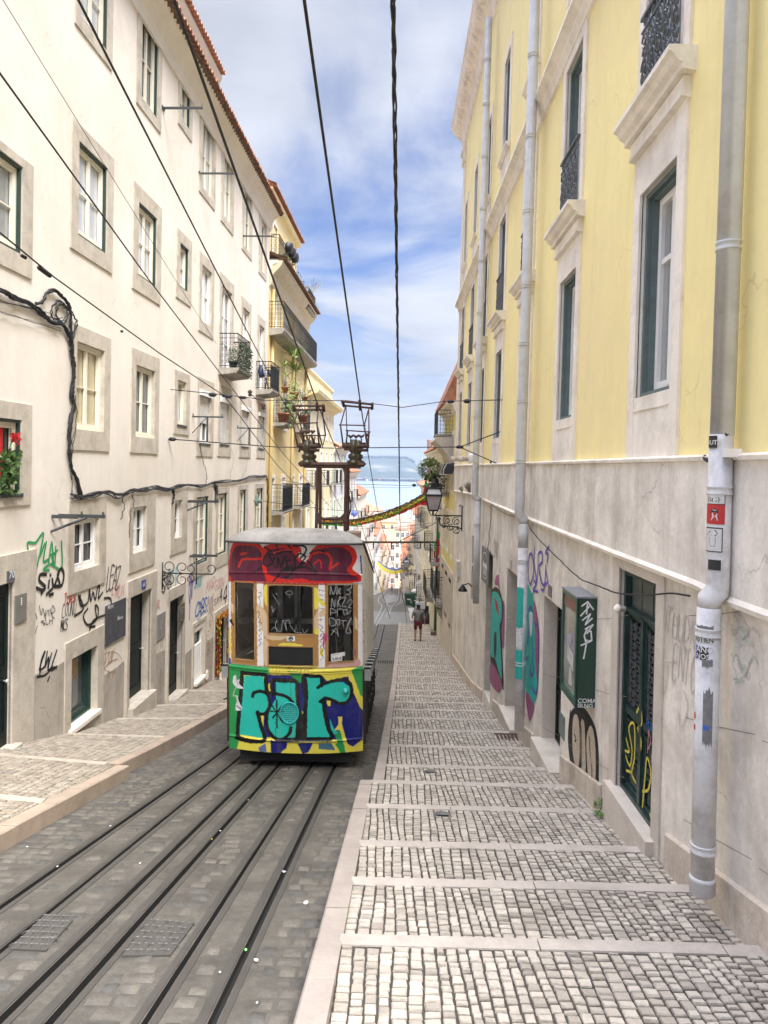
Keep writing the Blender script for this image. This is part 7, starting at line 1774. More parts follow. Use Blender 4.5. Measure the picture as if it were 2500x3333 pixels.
for _ in range(900):
    u = rs_.uniform(e2[0]-.25, e2[1]+.25); v = e2[2]-.15+rs_.random()**.8*.95; p = FL.p(u, v, .60+rs_.uniform(-.03,.07)); ivy.leaf(p, (rs_.uniform(.2,1), rs_.uniform(-.6,.6), rs_.uniform(-1,.2)), (1,0,.3), .07, .05)
solo(ivy, 'climbing_ivy', M['leafd'], 'dense dark ivy covering the street side railing of the first balcony', 'ivy', 'potted plants on the balconies')
# folded blue chairs on the second balcony
t = thing('folding_chair', 'folded navy blue garden chair leaning on the side rail of the second balcony', 'chair', FL.p(g2[0]-.2, g2[2], .3)); nb_ = mat('navy_chair', (.015,.03,.10), .5, .2, 6)
mb = MB(); q = lambda u, v, w: FL.p(g2[0]+u, g2[2]+v, w)
mb.tube([q(-.25,0,.5), q(-.22,.85,.18)], .02, 5); mb.tube([q(-.25,0,.35), q(-.2,.75,.42)], .02, 5); mb.build('leg', nb_, t)
mb = MB(); mb.tube([q(-.24,.45,.2), q(-.24,.7,.16), q(-.22,.92,.14)], [.09,.11,.05], 8); mb.build('backrest', nb_, t)
mb = MB(); mb.tube([q(-.2,.75,.45), q(-.2,.5,.52)], [.05,.08], 8); mb.build('seat', nb_, t)
# ------------------------------------------------------------------ row houses further down the hill
def simplewin(fr, par, u0, u1, v0, v1, wm, gm, sm=None, shut=None, name='window', far=False):
    f = MB(); f.ring(fr, u0, u1, v0, v1, .06, -.10, -.04, tb=.07)
    if not far or True: c = (u0+u1)/2; f.box(fr, c-.03, c+.03, v0+.07, v1-.06, -.10, -.05); f.box(fr, u0+.06, u1-.06, (v0+v1)/2-.015+.2, (v0+v1)/2+.015+.2, -.095, -.055)
    w = f.build(name, wm, par); p = MB(); p.box(fr, u0+.03, u1-.03, v0+.03, v1-.03, -.13, -.11); p.build('pane', gm, w)
    if sm: s = MB(); s.ring(fr, u0-.14, u1+.14, v0-.14, v1+.16, .138, -.0, .035, tb=.138, tt=.158); s.build('surround', sm, w)
    if shut is not None:
        s = MB(); n = int((v1-v0)/.06)
        for i in range(n): s.prism(fr, [(v0+.06*i,-.03),(v0+.06*i+.01,-.015),(v0+.06*i+.05,-.015),(v0+.06*i+.058,-.03)], u0+.02, u1-.02)
        s.build('shutter', shut, w)
    return w
def house(label, fr, u0, u1, vtop, wm, cols, rows_, winh=1.6, winw=.95, frm=None, tr=None, roof=None, deep=9, balc=(), glassm=None, corn=True, name='row_house', flr=None, end=True, shutc=None, cat_='house', roofh=1.6, back=None, seed=1):
    t = thing(name, label, cat_, fr.p((u0+u1)/2, flr if flr is not None else zs(u0)-.5, 0))
    base = min(zs(u0), zs(u1))-4; frm = frm or M['winwhite']; tr = tr or M['trim']; rs = random.Random(seed)
    H = []; st = (u1-u0)/cols
    for r_ in rows_:
        for c in range(cols):
            cu = u0+st*(c+.5); door = r_[1] if isinstance(r_, tuple) else 0; v = r_[0] if isinstance(r_, tuple) else r_
            H.append((cu-winw/2, cu+winw/2, v, v+winh+(.6 if door else 0), r_, c))
    H = [h for h in H if h[2] > zs(h[1])+.4-.0]
    mb = MB(); holes_wall(mb, fr, u0, u1, base, vtop, [h[:4]+(.14,) for h in H], .14, reveal=1)
    mb.quad(fr.p(u0,base,0), fr.p(u0,base,-deep), fr.p(u0,vtop,-deep), fr.p(u0,vtop,0)); mb.quad(fr.p(u1,base,0), fr.p(u1,base,-deep), fr.p(u1,vtop,-deep), fr.p(u1,vtop,0))
    mb.quad(fr.p(u0,vtop,0), fr.p(u1,vtop,0), fr.p(u1,vtop,-deep), fr.p(u0,vtop,-deep)); mb.build('wall', [wm, tr], t)
    for h in H:
        g = glassm or rs.choice((M['glass'], M['curtaing'], M['glassd'], M['curtain']))
        w = simplewin(fr, t, *h[:4], frm, g, tr, shut=(shutc if shutc and rs.random() < .5 else None))
        if (isinstance(h[4], tuple) and (h[4][1] == 2 or (h[4][1] == 3 and h[5] % 2 == 0))): balcony(fr, h[0]-.25, h[1]+.25, h[2]-.02, .5, t, .95, .14, dens=.13, panel=dp if rs.random() < .35 else None)
    if corn:
        c = MB(); c.prism(fr, [(vtop-.4,0),(vtop-.35,.06),(vtop-.12,.14),(vtop-.04,.32),(vtop+.06,.36),(vtop+.06,-.1)], u0-.02, u1+.02); c.build('cornice', tr, t)
    if roof:
        tiles(fr, u0, u1, vtop+.12, .42, roofh/.5, .5, roof, t, amp=.05, step=.24)
        g = MB()
        for u in (u0, u1): g.add([fr.p(u,vtop,.3), fr.p(u,vtop+roofh,-roofh/.5+.42), fr.p(u,vtop,-roofh/.5-2)], [(0,1,2)])
        g.quad(fr.p(u0,vtop+roofh,-roofh/.5+.42), fr.p(u1,vtop+roofh,-roofh/.5+.42), fr.p(u1,vtop,-2*roofh/.5), fr.p(u0,vtop,-2*roofh/.5)); g.build('gable', wm, t)
    return t
# ochre house with the long balcony
uB = 41.0
vA = FL.uv(868,1060)[1]; vC = FL.uv(*zR(710,880), .55)[1]
t = house('ochre-yellow house with a long balcony and attic, adjoining the white building', FL, uEnd+.02, uB, vC, M['yellow2'], 4, [vA-9.6, (vA-7.75,0), (vA-3.9,1), (vA-.0,1)], 1.55, .9, roof=None, shutc=M['winwhite'], tr=M['trim'], seed=4)
OB = t
mb = MB(); mb.prism(FL, [(vC-1.0,0),(vC-.9,.10),(vC-.5,.16),(vC-.25,.4),(vC-.1,.5),(vC+.05,.55),(vC+.05,-.1)], uEnd+.03, uB+.1); mb.build('deep_cornice', mat('cream_cornice', (.62,.54,.38), .9, .08, 3, (.35,.30,.22), .5, 3, streak=.3), OB)
tiles(FL, uEnd+.05, uB+.2, vC+.12, .72, 1.0, .35, M['tiledark'], OB)
balcony(FL, uEnd+.15, uB-.2, vA, .62, OB, 1.1, .3)
mb = MB(); aw, av = uEnd+1.2, vC+.15; mb.box(FL, aw, uB-1.8, vC, vC+3.3, -3.5, -.35); mb.build('attic', M['yellow2'], OB)
mb = MB(); mb.prism(FL, [(vC+3.2,-.4),(vC+3.25,-.2),(vC+3.4,-.1),(vC+3.45,-.4)], aw-.2, uB-1.6); mb.build('attic_cornice', M['yellow3'], OB)
tiles(FL, aw-.2, uB-1.6, vC+3.5, .05, 2.0, .45, M['tile'], OB)
for u in (aw+1.1, aw+4.6):
    if u+1 < uB-1.8: simplewin(FL.__class__(FL.p(0,0,-.32), FL.u, FL.v, FL.w), OB, u, u+.9, vC+.35, vC+2.3, M['winwhite'], M['glass'], M['trim'])
balcony(FL, uEnd+.3, uEnd+3.2, vC+.2, .35, OB, 1.0, .1); balcony(FL, uB-3.2, uB-.6, vC-.2, .55, OB, 1.0, .1, panel=dp)
for k in range(3):
    c = FL.p(uEnd+1.3+.75*k, vC+.95, .50); mb = MB(); mb.lathe(c-FL.w*.0, [(.20,-.05),(.24,0),(.24,.05),(.20,.2)], 10, FL.w+Vector((0,-.2,-.1))); pn_ = solo(mb, 'planter_basket', M['black'], ['nearest','middle','farthest'][k]+' of the three dark round planters hooked on the attic railing', 'planter', 'round planters on the attic railing')
    mb = MB(); mb.lathe(c+Vector((.02,-.08,0)), [(.14,.03),(.15,.06),(.0,.07)], 10, (0,-1,0)); mb.build('white_liner', M['winwhite'], pn_)
c = FL.p(uEnd+3.0, vC+.9, .3); mb = MB(); foliage(mb, c, (.35,.5,.3), 260, .14); solo(mb, 'attic_plant', M['leafl'], 'light green plant above the round planters on the ochre house attic', 'plant')
mb = MB(); rs = random.Random(2)
for _ in range(260):
    p = FL.p(rs.uniform(uEnd+.4,uB-.4), vC+.2+rs.uniform(-.05,.12), .55+rs.uniform(-.15,.18)); mb.leaf(p, (rs.uniform(-1,1),rs.uniform(-1,1),rs.uniform(-.5,1)), (0,0,1), .14, .06)
solo(mb, 'gutter_weeds', mat('brown_gutter_weeds', (.13,.12,.05), .8, .4, 9), 'brownish weeds growing along the tiled cornice of the ochre house', 'weeds')
# its pots and small balconies
def pbal(x, yf, du, w=.55, h=1.0, par=OB, panel=None, zf=zQ):
    u, v = FL.uv(*zf(x, yf)); return balcony(FL, u, u+du, v, w, par, h, .16, panel=panel), u, v
_, u, v = pbal(298,935,2.4); pot(FL.p(u+.3,v,.40), .26, .42, M['terracotta'], 'large terracotta pot on the floor of the plant-filled ochre balcony', 'bush', M['leafl'], 120, .12, (.3,.4,.6))
pot(FL.p(u+.3,v+1.3,.45), .16, .25, M['terracotta'], 'small terracotta pot hooked high on the near rail of the plant-filled balcony', 'palm', M['leafl'], 40, .5, (.3,.3,.5), nm='potted_palm')
pot(FL.p(u+1.9,v+1.15,.60), .20, .34, M['terracotta'], 'terracotta pot with a tall spiky yucca on the rail of the ochre house', 'palm', M['leafl'], 90, .8, (.3,.3,.95), nm='potted_yucca')
mb = MB()
for k in range(9): foliage(mb, FL.p(u+.6+rs.uniform(0,1.8), v+.1+k*.22, .55), (.25,.35,.3), 90, .12, droop=.6)
solo(mb, 'trailing_plant', M['leafl'], 'pale green trailing plants spilling over the railing of the ochre house balcony', 'plant')
_, u, v = pbal(520,1010,2.4); pot(FL.p(u+.3,v+.35,.45), .24, .38, M['terracotta'], 'terracotta pot with a grey-green bush on the second small ochre balcony', 'bush', mat('grey_green_leaf', (.12,.15,.09), .7, .4, 9), 420, .12, (.5,.9,.7), droop=.5)
pot(FL.p(u+.5,v+1.45,.5), .18, .22, M['terracotta'], 'wide terracotta bowl on the upper rail of the second small ochre balcony', 'bush', M['leafl'], 60, .12, (.2,.3,.2))
pbal(275,1925,2.5, h=1.15, panel=dp); pbal(512,1865,2.6, h=1.1, panel=mat('slate_balcony_screen', (.06,.07,.08), .7, .2, 6))
for x in (258, 497, 640):
    u = FL.uv(*zQ(x,1200))[0]; mb = MB(); mb.tube([FL.p(u,vC-1,.08), FL.p(u,zs(u),.08)], .07, 8); mb.build('drainpipe', mat('ochre_painted_pipe', (.55,.42,.18), .6, .1, 4), OB)
# pale yellow house beyond
v3 = FL.uv(1017,1197)[1]
t = house('pale yellow house with deep moulded cornice and parapet, second beyond the white building', FL, uB+.02, 55.5, 4.3, M['yellow3'], 5, [-7.2,(-4.6,3),(-1.2,3),1.9], 1.5, .9, tr=M['trim'], seed=7, shutc=M['winwhite'])
mb = MB(); mb.box(FL, uB, 55.5, 4.36, 5.55, -.4, -.15); mb.prism(FL, [(5.5,-.5),(5.5,-.08),(5.6,-.02),(5.68,-.05),(5.68,-.5)], uB, 55.6); mb.build('parapet', M['yellow3'], t)
mb = MB(); mb.prism(FL, [(4.0,.3),(4.1,.65),(4.3,.72),(4.36,.7),(4.36,0),(3.8,0)], uB+.1, 55.6); mb.build('eaves_moulding', M['yellow3'], t)
mb = MB()
for k in range(3): 
    u = uB+2+3.2*k; mb.box(FL, u, u+1.5, 5.6, 7.0, -3.4, -1.6); mb.prism(FL, [(6.95,-1.3),(7.1,-1.3),(7.1,-3.5),(6.95,-3.5)], u-.25, u+1.75)
mb.build('dormer', M['white'], t)
for k in range(3):
    u = uB+2+3.2*k; mb = MB(); mb.box(FL, u+.1, u+.45, 5.7, 6.9, -1.6, -1.5); mb.box(FL, u+1.05, u+1.4, 5.7, 6.9, -1.6, -1.5); mb.build('shutter', mat('mint_green_shutter', (.16,.38,.25), .7, .1, 5), t)
    mb = MB(); mb.add([FL.p(u-.3,7.1,-1.2), FL.p(u+1.8,7.1,-1.2), FL.p(u+.75,7.9,-1.6), FL.p(u-.3,7.1,-3.6), FL.p(u+1.8,7.1,-3.6), FL.p(u+.75,7.9,-3.6)], [(0,1,2),(0,2,5,3),(1,4,5,2)]); mb.build('dormer_roof', M['tilebright'], t)
pk = mat('pale_pink_plaster', (.70,.55,.48), .9, .08, 1, streak=.2); gw_ = mat('grey_white_plaster', (.62,.60,.57), .9, .08, 1, streak=.3); cr_ = mat('cream_plaster', (.72,.66,.52), .9, .08, 1, streak=.2)
LH = [(55.6,66,1.4,gw_,4,M['tilebright'],'grey-white house with an orange tiled roof, third beyond the white building'),
 (66.1,79,-.6,mat('mansard_grey_plaster', (.50,.49,.48), .9, .08, 1),4,M['tile'],'grey house with dormer-height roof behind the collector tower'),
 (79.1,95,-3.2,cr_,5,M['tile'],'cream house with small balconies left of the river view'),
 (95.1,116,-6.4,pk,6,M['tilebright'],'pinkish house with orange roof edge left of the river view'),
 (116.1,140,-11,gw_,6,M['tile'],'pale grey house halfway down the left side of the far street'),
 (140.1,166,-15.5,mat('warm_ochre_far', (.66,.50,.24), .9, .08, 1),6,M['tile'],'ochre house near the bottom of the left side'),
 (166.1,198,-20,pk,7,M['tilebright'],'lowest pink house on the left side of the street')]
for i, (a, b, vt, m, n, rf, lb_) in enumerate(LH):
    rr = []; v = vt-2.6
    while v > zs(b)+.5: rr.append((v, 3 if len(rr) % 2 == 0 else 0)); v -= 3.0
    house(lb_, FL, a, b, vt, m, n, rr, 1.6, 1.0, roof=rf, seed=20+i, shutc=M['winwhite'] if i % 2 else M['greencloth'] if i == 0 else None)
# right side houses
uR = 28.3
def uright(): return yEnd
t = house('yellow house with steep orange tiled roof next below the big yellow one', FRL, yEnd+.03, 36.2, 2.65, mat('bright_yellow_plaster', (.76,.64,.22), .9, .06, 1, streak=.2), 3, [(-6.4,0),(-3.6,0),(-.9,1)], 1.7, .95, seed=40, roof=None)
tiles(FRL, yEnd+1.3, 36.3, 2.75, .45, 1.5, 2.4, M['tilebright'], t, step=.26)
mb = MB(); mb.quad(FRL.p(yEnd+1.3,2.7,.45), FRL.p(yEnd+1.3,6.2,-1.0), FRL.p(yEnd+1.3,2.7,-4), FRL.p(yEnd+1.3,2.7,-2)); mb.build('gable', M['tile'], t)
fb = FRL.uv(*zN(480,640), 0); balcony(FRL, 31.0, 33.6, 1.45, .66, t, 1.0, .14, m=M['iron'], scroll=True)
mb = MB(); mb.prism(FRL, [(1.3,.0),(1.3,.72),(1.15,.8),(.95,.55),(.6,.25),(.25,.15),(.2,0)], 30.6, 34.0); mb.build('stone_corbel', M['stone'], t)
y0_ = FRL.uv(*zM(1100,960), .5)
balcony(FRL, 34.6, 36.1, -6.35, .38, t, 1.25, .22, m=M['iron'], corbel=True); 
mb = MB(); mb.box(FRL, yEnd+.05, 36.2, -12, -4.2, 0, .035); mb.build('stone_dado', M['stone'], t)
t3 = house('cream-yellow house with columns and dark awnings behind the street lantern', FRL, 36.3, 50, .9, cr_, 4, [(-7.4,0),(-4.8,3),(-1.9,3)], 1.6, .95, seed=41, roof=M['tile'], roofh=.6)
for k in range(2):
    mb = MB(); u = yEnd+.15+1.5*k; mb.prism(FRL, [(.25,0),(.2,.3),(-.05,.42),(-.22,.42),(-.2,.1)], u, u+1.2); a_ = solo(mb, 'awning', mat('charcoal_awning', (.035,.04,.045), .8, .2, 6), ['nearer','farther'][k]+' of two charcoal awnings just past the stone base of the yellow house', 'awning', 'charcoal awnings')
    mb = MB(); mb.prism(FRL, [(.26,0),(.21,.31),(-.04,.435),(-.22,.435),(-.22,.42),(.2,.29),(.24,0)], u+.5, u+.65); mb.build('white_stripe', M['winwhite'], a_)
balcony(FRL, 37.2, 39.6, -6.4, .38, t3, 1.2, .2, m=M['iron'], panel=dp); balcony(FRL, 42, 45.6, -7.45, .5, t3, 1.2, .2, m=M['iron'], panel=dp)
c = aty(*zN(215,1175), 33.5); t = thing('balcony_bush', 'big leafy green bush leaning over the street above the lantern', 'bush', (c.x, c.y, c.z-1.1))
mb = MB(); foliage(mb, c, (.46,.45,.42), 300, .17, droop=.1); mb.build('foliage', M['leaf'], t); mb = MB(); foliage(mb, c+Vector((-.05,-.2,.1)), (.50,.45,.45), 560, .16); mb.build('young_leaves', M['leafl'], t); mb = MB(); foliage(mb, c+Vector((.35,-.1,-.5)), (.3,.4,.35), 130, .2, droop=.5); mb.build('hanging_foliage', M['leafd'], t)
mb = MB(); mb.tube([c+Vector((.5,0,-1.1)), c+Vector((.3,0,-.4)), c], .05, 6); mb.build('stem', M['rust'], t)
balcony(FRL, 32.3, 34.9, c.z-1.0, .6, t3, .8, .12)
RH = [(50.1,64,-1.4,mat('pale_cream_far', (.72,.62,.36), .9, .08, 1, streak=.2),5,M['tilebright'],'pale yellow house with narrow balconies below the lantern'),
 (64.1,80,-4.4,cr_,5,M['tile'],'cream house above the two green wheelie bins'),
 (80.1,102,-8.0,mat('light_yellow_far', (.78,.68,.38), .9, .08, 1),6,M['tilebright'],'light yellow house on the right beyond the bins'),
 (102.1,130,-12.5,gw_,6,M['tile'],'grey-white house far down the right side'),
 (130.1,160,-17,pk,7,M['tile'],'pink house near the bottom of the right side'),
 (160.1,186,-22,cr_,6,M['tilebright'],'lowest cream house on the right side of the street')]
for i, (a, b, vt, m, n, rf, lb_) in enumerate(RH):
    rr = []; v = vt-2.6
    while v > zs(b)+.5: rr.append((v, 3 if len(rr) % 2 == 0 else 0)); v -= 3.0
    house(lb_, FRL, a, b, vt, m, n, rr, 1.6, .95, roof=rf, seed=50+i, roofh=1.1)
# buildings closing the street at the bottom
def block(label, x0, x1, y, z0, z1, m, cols, n, roofm, hip=2.6, deep=9, frame=None, name='town_house', cat_='house', wh=1.5, ww=1.0):
    fr = Fr((0,y,0), (1,0,0), (0,0,1), (0,-1,0)); t = thing(name, label, cat_, ((x0+x1)/2, y, z0)); H = []
    for r in range(n):
        for c in range(cols):
            cu = x0+(x1-x0)*(c+.5)/cols; v = z1-2.5-3.1*r
            if v > z0+.8: H.append((cu-ww/2, cu+ww/2, v, v+wh))
    mb = MB(); holes_wall(mb, fr, x0, x1, z0-6, z1, [h+(.14,) for h in H], .14, reveal=1)
    mb.quad((x0,y,z0-6),(x0,y+deep,z0-6),(x0,y+deep,z1),(x0,y,z1)); mb.quad((x1,y,z0-6),(x1,y+deep,z0-6),(x1,y+deep,z1),(x1,y,z1)); mb.quad((x0,y+deep,z0-6),(x1,y+deep,z0-6),(x1,y+deep,z1),(x0,y+deep,z1)); mb.build('wall', [m, M['trim']], t)
    for h in H: simplewin(fr, t, *h, M['winwhite'], M['glass'], M['trim'])
    if roofm:
        e = .4; mx_, my = (x0+x1)/2, y+deep/2; rl = max(0, (x1-x0)-deep)/2
        A = [(x0-e,y-e,z1),(x1+e,y-e,z1),(x1+e,y+deep+e,z1),(x0-e,y+deep+e,z1),(mx_-rl,my,z1+hip),(mx_+rl,my,z1+hip)]
        mb = MB(); mb.add(A, [(0,1,5,4),(1,2,5),(2,3,4,5),(3,0,4),(0,3,2,1)]); mb.build('roof', roofm, t)
        mb = MB(); mb.box(WORLD, x0+1, x0+1.6, my-.3, my+.3, z1+hip*.3, z1+hip+.8); mb.build('chimney', m, t)
    return t
def px2(x, Y): return aty(x, 1700, Y).x
def pz2(y, Y): return aty(1290, y, Y).z
pkp = mat('salmon_plaster', (.70,.50,.40), .9, .08, .5); yl = mat('lemon_plaster', (.80,.68,.30), .9, .06, .5); wt = mat('far_white_plaster', (.78,.75,.70), .9, .06, .5); tf_ = mat('far_red_roof', (.42,.25,.18), .85, .2, 1.5)
block('salmon pink house with red hipped roof closing the street on the left', px2(1226,206), px2(1291,206), 206, -33.5, pz2(1762,206), pkp, 3, 4, tf_, 3.4)
block('pale cream house closing the street in the middle', px2(1287,222), px2(1352,222), 222, -36, pz2(1722,222), mat('butter_plaster', (.80,.72,.50), .9, .06, .5), 4, 5, tf_, 1.2)
block('lemon yellow house with one small green window, above the salmon house', px2(1236,262), px2(1290,262), 262, -40, pz2(1700,262), yl, 2, 5, tf_, 2.0)
tw_ = block('small white and yellow tower house at the very end of the tracks', px2(1311,203), px2(1340,203), 203, -33.2, pz2(1838,203), wt, 1, 2, None, deep=4, cat_='house')
mb = MB(); fr = Fr((0,203,0), (1,0,0), (0,0,1), (0,-1,0)); mb.box(fr, px2(1318,203), px2(1337,203), -33.5, pz2(1868,203), .0, .12); mb.build('yellow_front', mat('sunny_yellow_paint', (.80,.60,.10), .8, .05, 1), tw_)
mb = MB(); mb.box(WORLD, px2(1310,203), px2(1341,203), 202.6, 207.2, pz2(1838,203), pz2(1835,203)); mb.build('roof', M['trim'], tw_)
FB = [(1296,1345,300,1684,tf_,'wide low house with big red roof directly before the river',wt),(1250,1300,330,1688,M['tilebright'],'white house with orange roof left of centre before the river',wt),(1330,1385,320,1680,M['tile'],'white house with brown roof right of centre before the river',wt),
 (1270,1330,400,1674,tf_,'long red-roofed warehouse at the river bank',yl),(1185,1245,290,1650,M['tilebright'],'orange-roofed house left of the river view above the row houses',wt),(1340,1400,260,1640,tf_,'red-roofed house right of the river view',cr_),(1205,1262,360,1678,tf_,'pale house with red roof at the left of the far roofs',pkp)]
for x0, x1, Y, yt, rf, lb_, m in FB: block(lb_, px2(x0,Y), px2(x1,Y), Y, zs(Y), pz2(yt+14,Y), m, 4, 2, rf, (pz2(yt,Y)-pz2(yt+14,Y))*1.0, 14)
mb = MB(); c = aty(1396, 1503, 330); r_ = 1.0; mb.lathe((c.x, c.y, zs(330)), [(1.5,0),(.9,aty(1396,1437,330).z-zs(330)),(1.1,aty(1396,1437,330).z-zs(330)+.3),(1.1,aty(1396,1431,330).z-zs(330)),(.8,aty(1396,1431,330).z-zs(330))], 14)
solo(mb, 'brick_smokestack', mat('pink_brick', (.40,.22,.17), .9, .15, .5), 'tall slim brick smokestack rising beside the bush on the right', 'chimney')
mb = MB(); q = aty(1445,1480,60); mb.box(WORLD, q.x-1.0, q.x+2, 59, 62, q.z-6, q.z+.9); solo(mb, 'roof_hut', tf_, 'small red and white roof hut below the smokestack', 'roof hut')
# far shore
mb = MB(); nx, ny = 150, 14; V = []; rs = random.Random(9)
def ridge(px):
    pts = [(700,1500),(1000,1496),(1170,1496),(1195,1490),(1230,1492),(1285,1492),(1320,1493),(1335,1500),(1355,1512),(1380,1520),(1500,1522),(1900,1528)]
    for (a, ya), (b, yb) in zip(pts, pts[1:]):
        if px <= b: return ya+(yb-ya)*(px-a)/(b-a)
    return 1528
from mathutils import noise as mn
for j in range(ny+1):
    t_ = j/ny; Y = 2480+t_*620
    for i in range(nx+1):
        px = 700+1200*i/nx; top_ = aty(px, ridge(px), 2900).z; s = math.sin(min(1, t_*1.35)*1.57)**.7
        n_ = mn.noise(Vector((px*.03, t_*5, 0)))*9+mn.noise(Vector((px*.12, t_*12, 3)))*4
        V.append((aty(px, 1522, Y).x, Y, -46+(top_+46)*s*(1 if t_ < .95 else .9)+n_*s*(1-s*.6)))
mb.add(V, [(j*(nx+1)+i, j*(nx+1)+i+1, (j+1)*(nx+1)+i+1, (j+1)*(nx+1)+i) for j in range(ny) for i in range(nx)])
struct(mb, 'far_hill', mat('wooded_far_hill', (.05,.075,.045), .95, .5, .012, (.30,.26,.20), .8, .006, thr=(.56,.66)), True)
mb = MB()
for _ in range(420):
    px = rs.uniform(1100,1500); k = rs.random()
    if k < .45: Y = 2470; z = -46; 
    else:
        Y = 2900; z = aty(px, ridge(px)+rs.uniform(0,9 if px > 1335 else 2), 2900).z-4
        if px < 1335 and rs.random() < .5: continue
    x = aty(px, 1522, Y).x; h = rs.uniform(5,10); w_ = rs.uniform(6,18); mb.cur = rs.choice((0,0,1,2)); mb.box(WORLD, x-w_/2, x+w_/2, Y, Y+10, z-3, z+h)
x = aty(1384,1500,2850).x; mb.cur = 0; mb.box(WORLD, x-14, x+10, 2850, 2870, 0, aty(1384,1491,2850).z)
tag(mb.build('far_town', [mat('far_white_building', (.75,.72,.68), .9, .1, .1), mat('far_orange_roof', (.55,.28,.18), .9, .1, .1), mat('far_sand_building', (.60,.50,.38), .9, .1, .1)]), 'tiny pale buildings strewn along the far shore and the top of the hill', 'town', None, 'stuff')
mb = MB()
for _ in range(500):
    px = rs.uniform(1180,1345); Y = 2900; z = aty(px, ridge(px)+1, Y).z; x = aty(px,1522,Y).x+rs.uniform(-5,5); r_ = rs.uniform(3,7)
    for q in range(5): mb.leaf((x+rs.uniform(-r_,r_), Y, z+rs.uniform(-4,r_)), (rs.uniform(-1,1),-.3,rs.uniform(0,1)), (0,-1,.3), r_, r_*.8)
tag(mb.build('far_trees', M['leafd']), 'dark tree line along the crest of the far hill', 'trees', None, 'stuff')
# ------------------------------------------------------------------ people
def skin(nodes, edges, name, m, par, sub=2, off=(0,0,0), yaw=0, root=0):
    me = bpy.data.meshes.new('sk'); o = bpy.data.objects.new('sk', me); COL.objects.link(o)
    me.from_pydata([n[:3] for n in nodes], edges, []); md = o.modifiers.new('s', 'SKIN'); md.use_smooth_shade = True
    if not me.skin_vertices: me.skin_vertices.new() if hasattr(me.skin_vertices, 'new') else None
    for i, n in enumerate(nodes):
        s = me.skin_vertices[0].data[i]; r = n[3]; s.radius = (r, r) if not isinstance(r, tuple) else r; s.use_root = (i == root)
    sd = o.modifiers.new('u', 'SUBSURF'); sd.levels = sub; sd.render_levels = sub
    bpy.context.view_layer.update()
    e = bpy.data.meshes.new_from_object(o.evaluated_get(bpy.context.evaluated_depsgraph_get()))
    bpy.data.objects.remove(o); bpy.data.meshes.remove(me)
    e.name = name; e.materials.clear(); e.materials.append(m); q = bpy.data.objects.new(name, e); COL.objects.link(q); q.parent = par
    for p in e.polygons: p.use_smooth = True
    return q
def hand(nodes, edges, wrist, d, side, curl=.3):
    w = Vector(nodes[wrist][:3]); d = Vector(d).normalized(); s = Vector((0,1,0)); s = (s-d*s.dot(d)).normalized(); n = d.cross(s)
    p = w+d*.05; nodes.append((*p, (.032,.018))); pi = len(nodes)-1; edges.append((wrist, pi))
    p2 = w+d*.085; nodes.append((*p2, (.036,.014))); p2i = len(nodes)-1; edges.append((pi, p2i))
    for k, (o_, ln_) in enumerate(((.030,.068),(.010,.078),(-.010,.072),(-.028,.055))):
        a = p2+s*o_+d*.015; b = a+d*ln_*.5+n*side*curl*.02; c = b+d*ln_*.4+n*side*curl*.05; i = len(nodes)
        nodes += [(*a,.0085),(*b,.008),(*c,.0065)]; edges += [(p2i,i),(i,i+1),(i+1,i+2)]
    a = p+s*.035+d*.0; b = a+s*.02+d*.03; c = b+d*.028; i = len(nodes); nodes += [(*a,.011),(*b,.009),(*c,.008)]; edges += [(pi,i),(i,i+1),(i+1,i+2)]
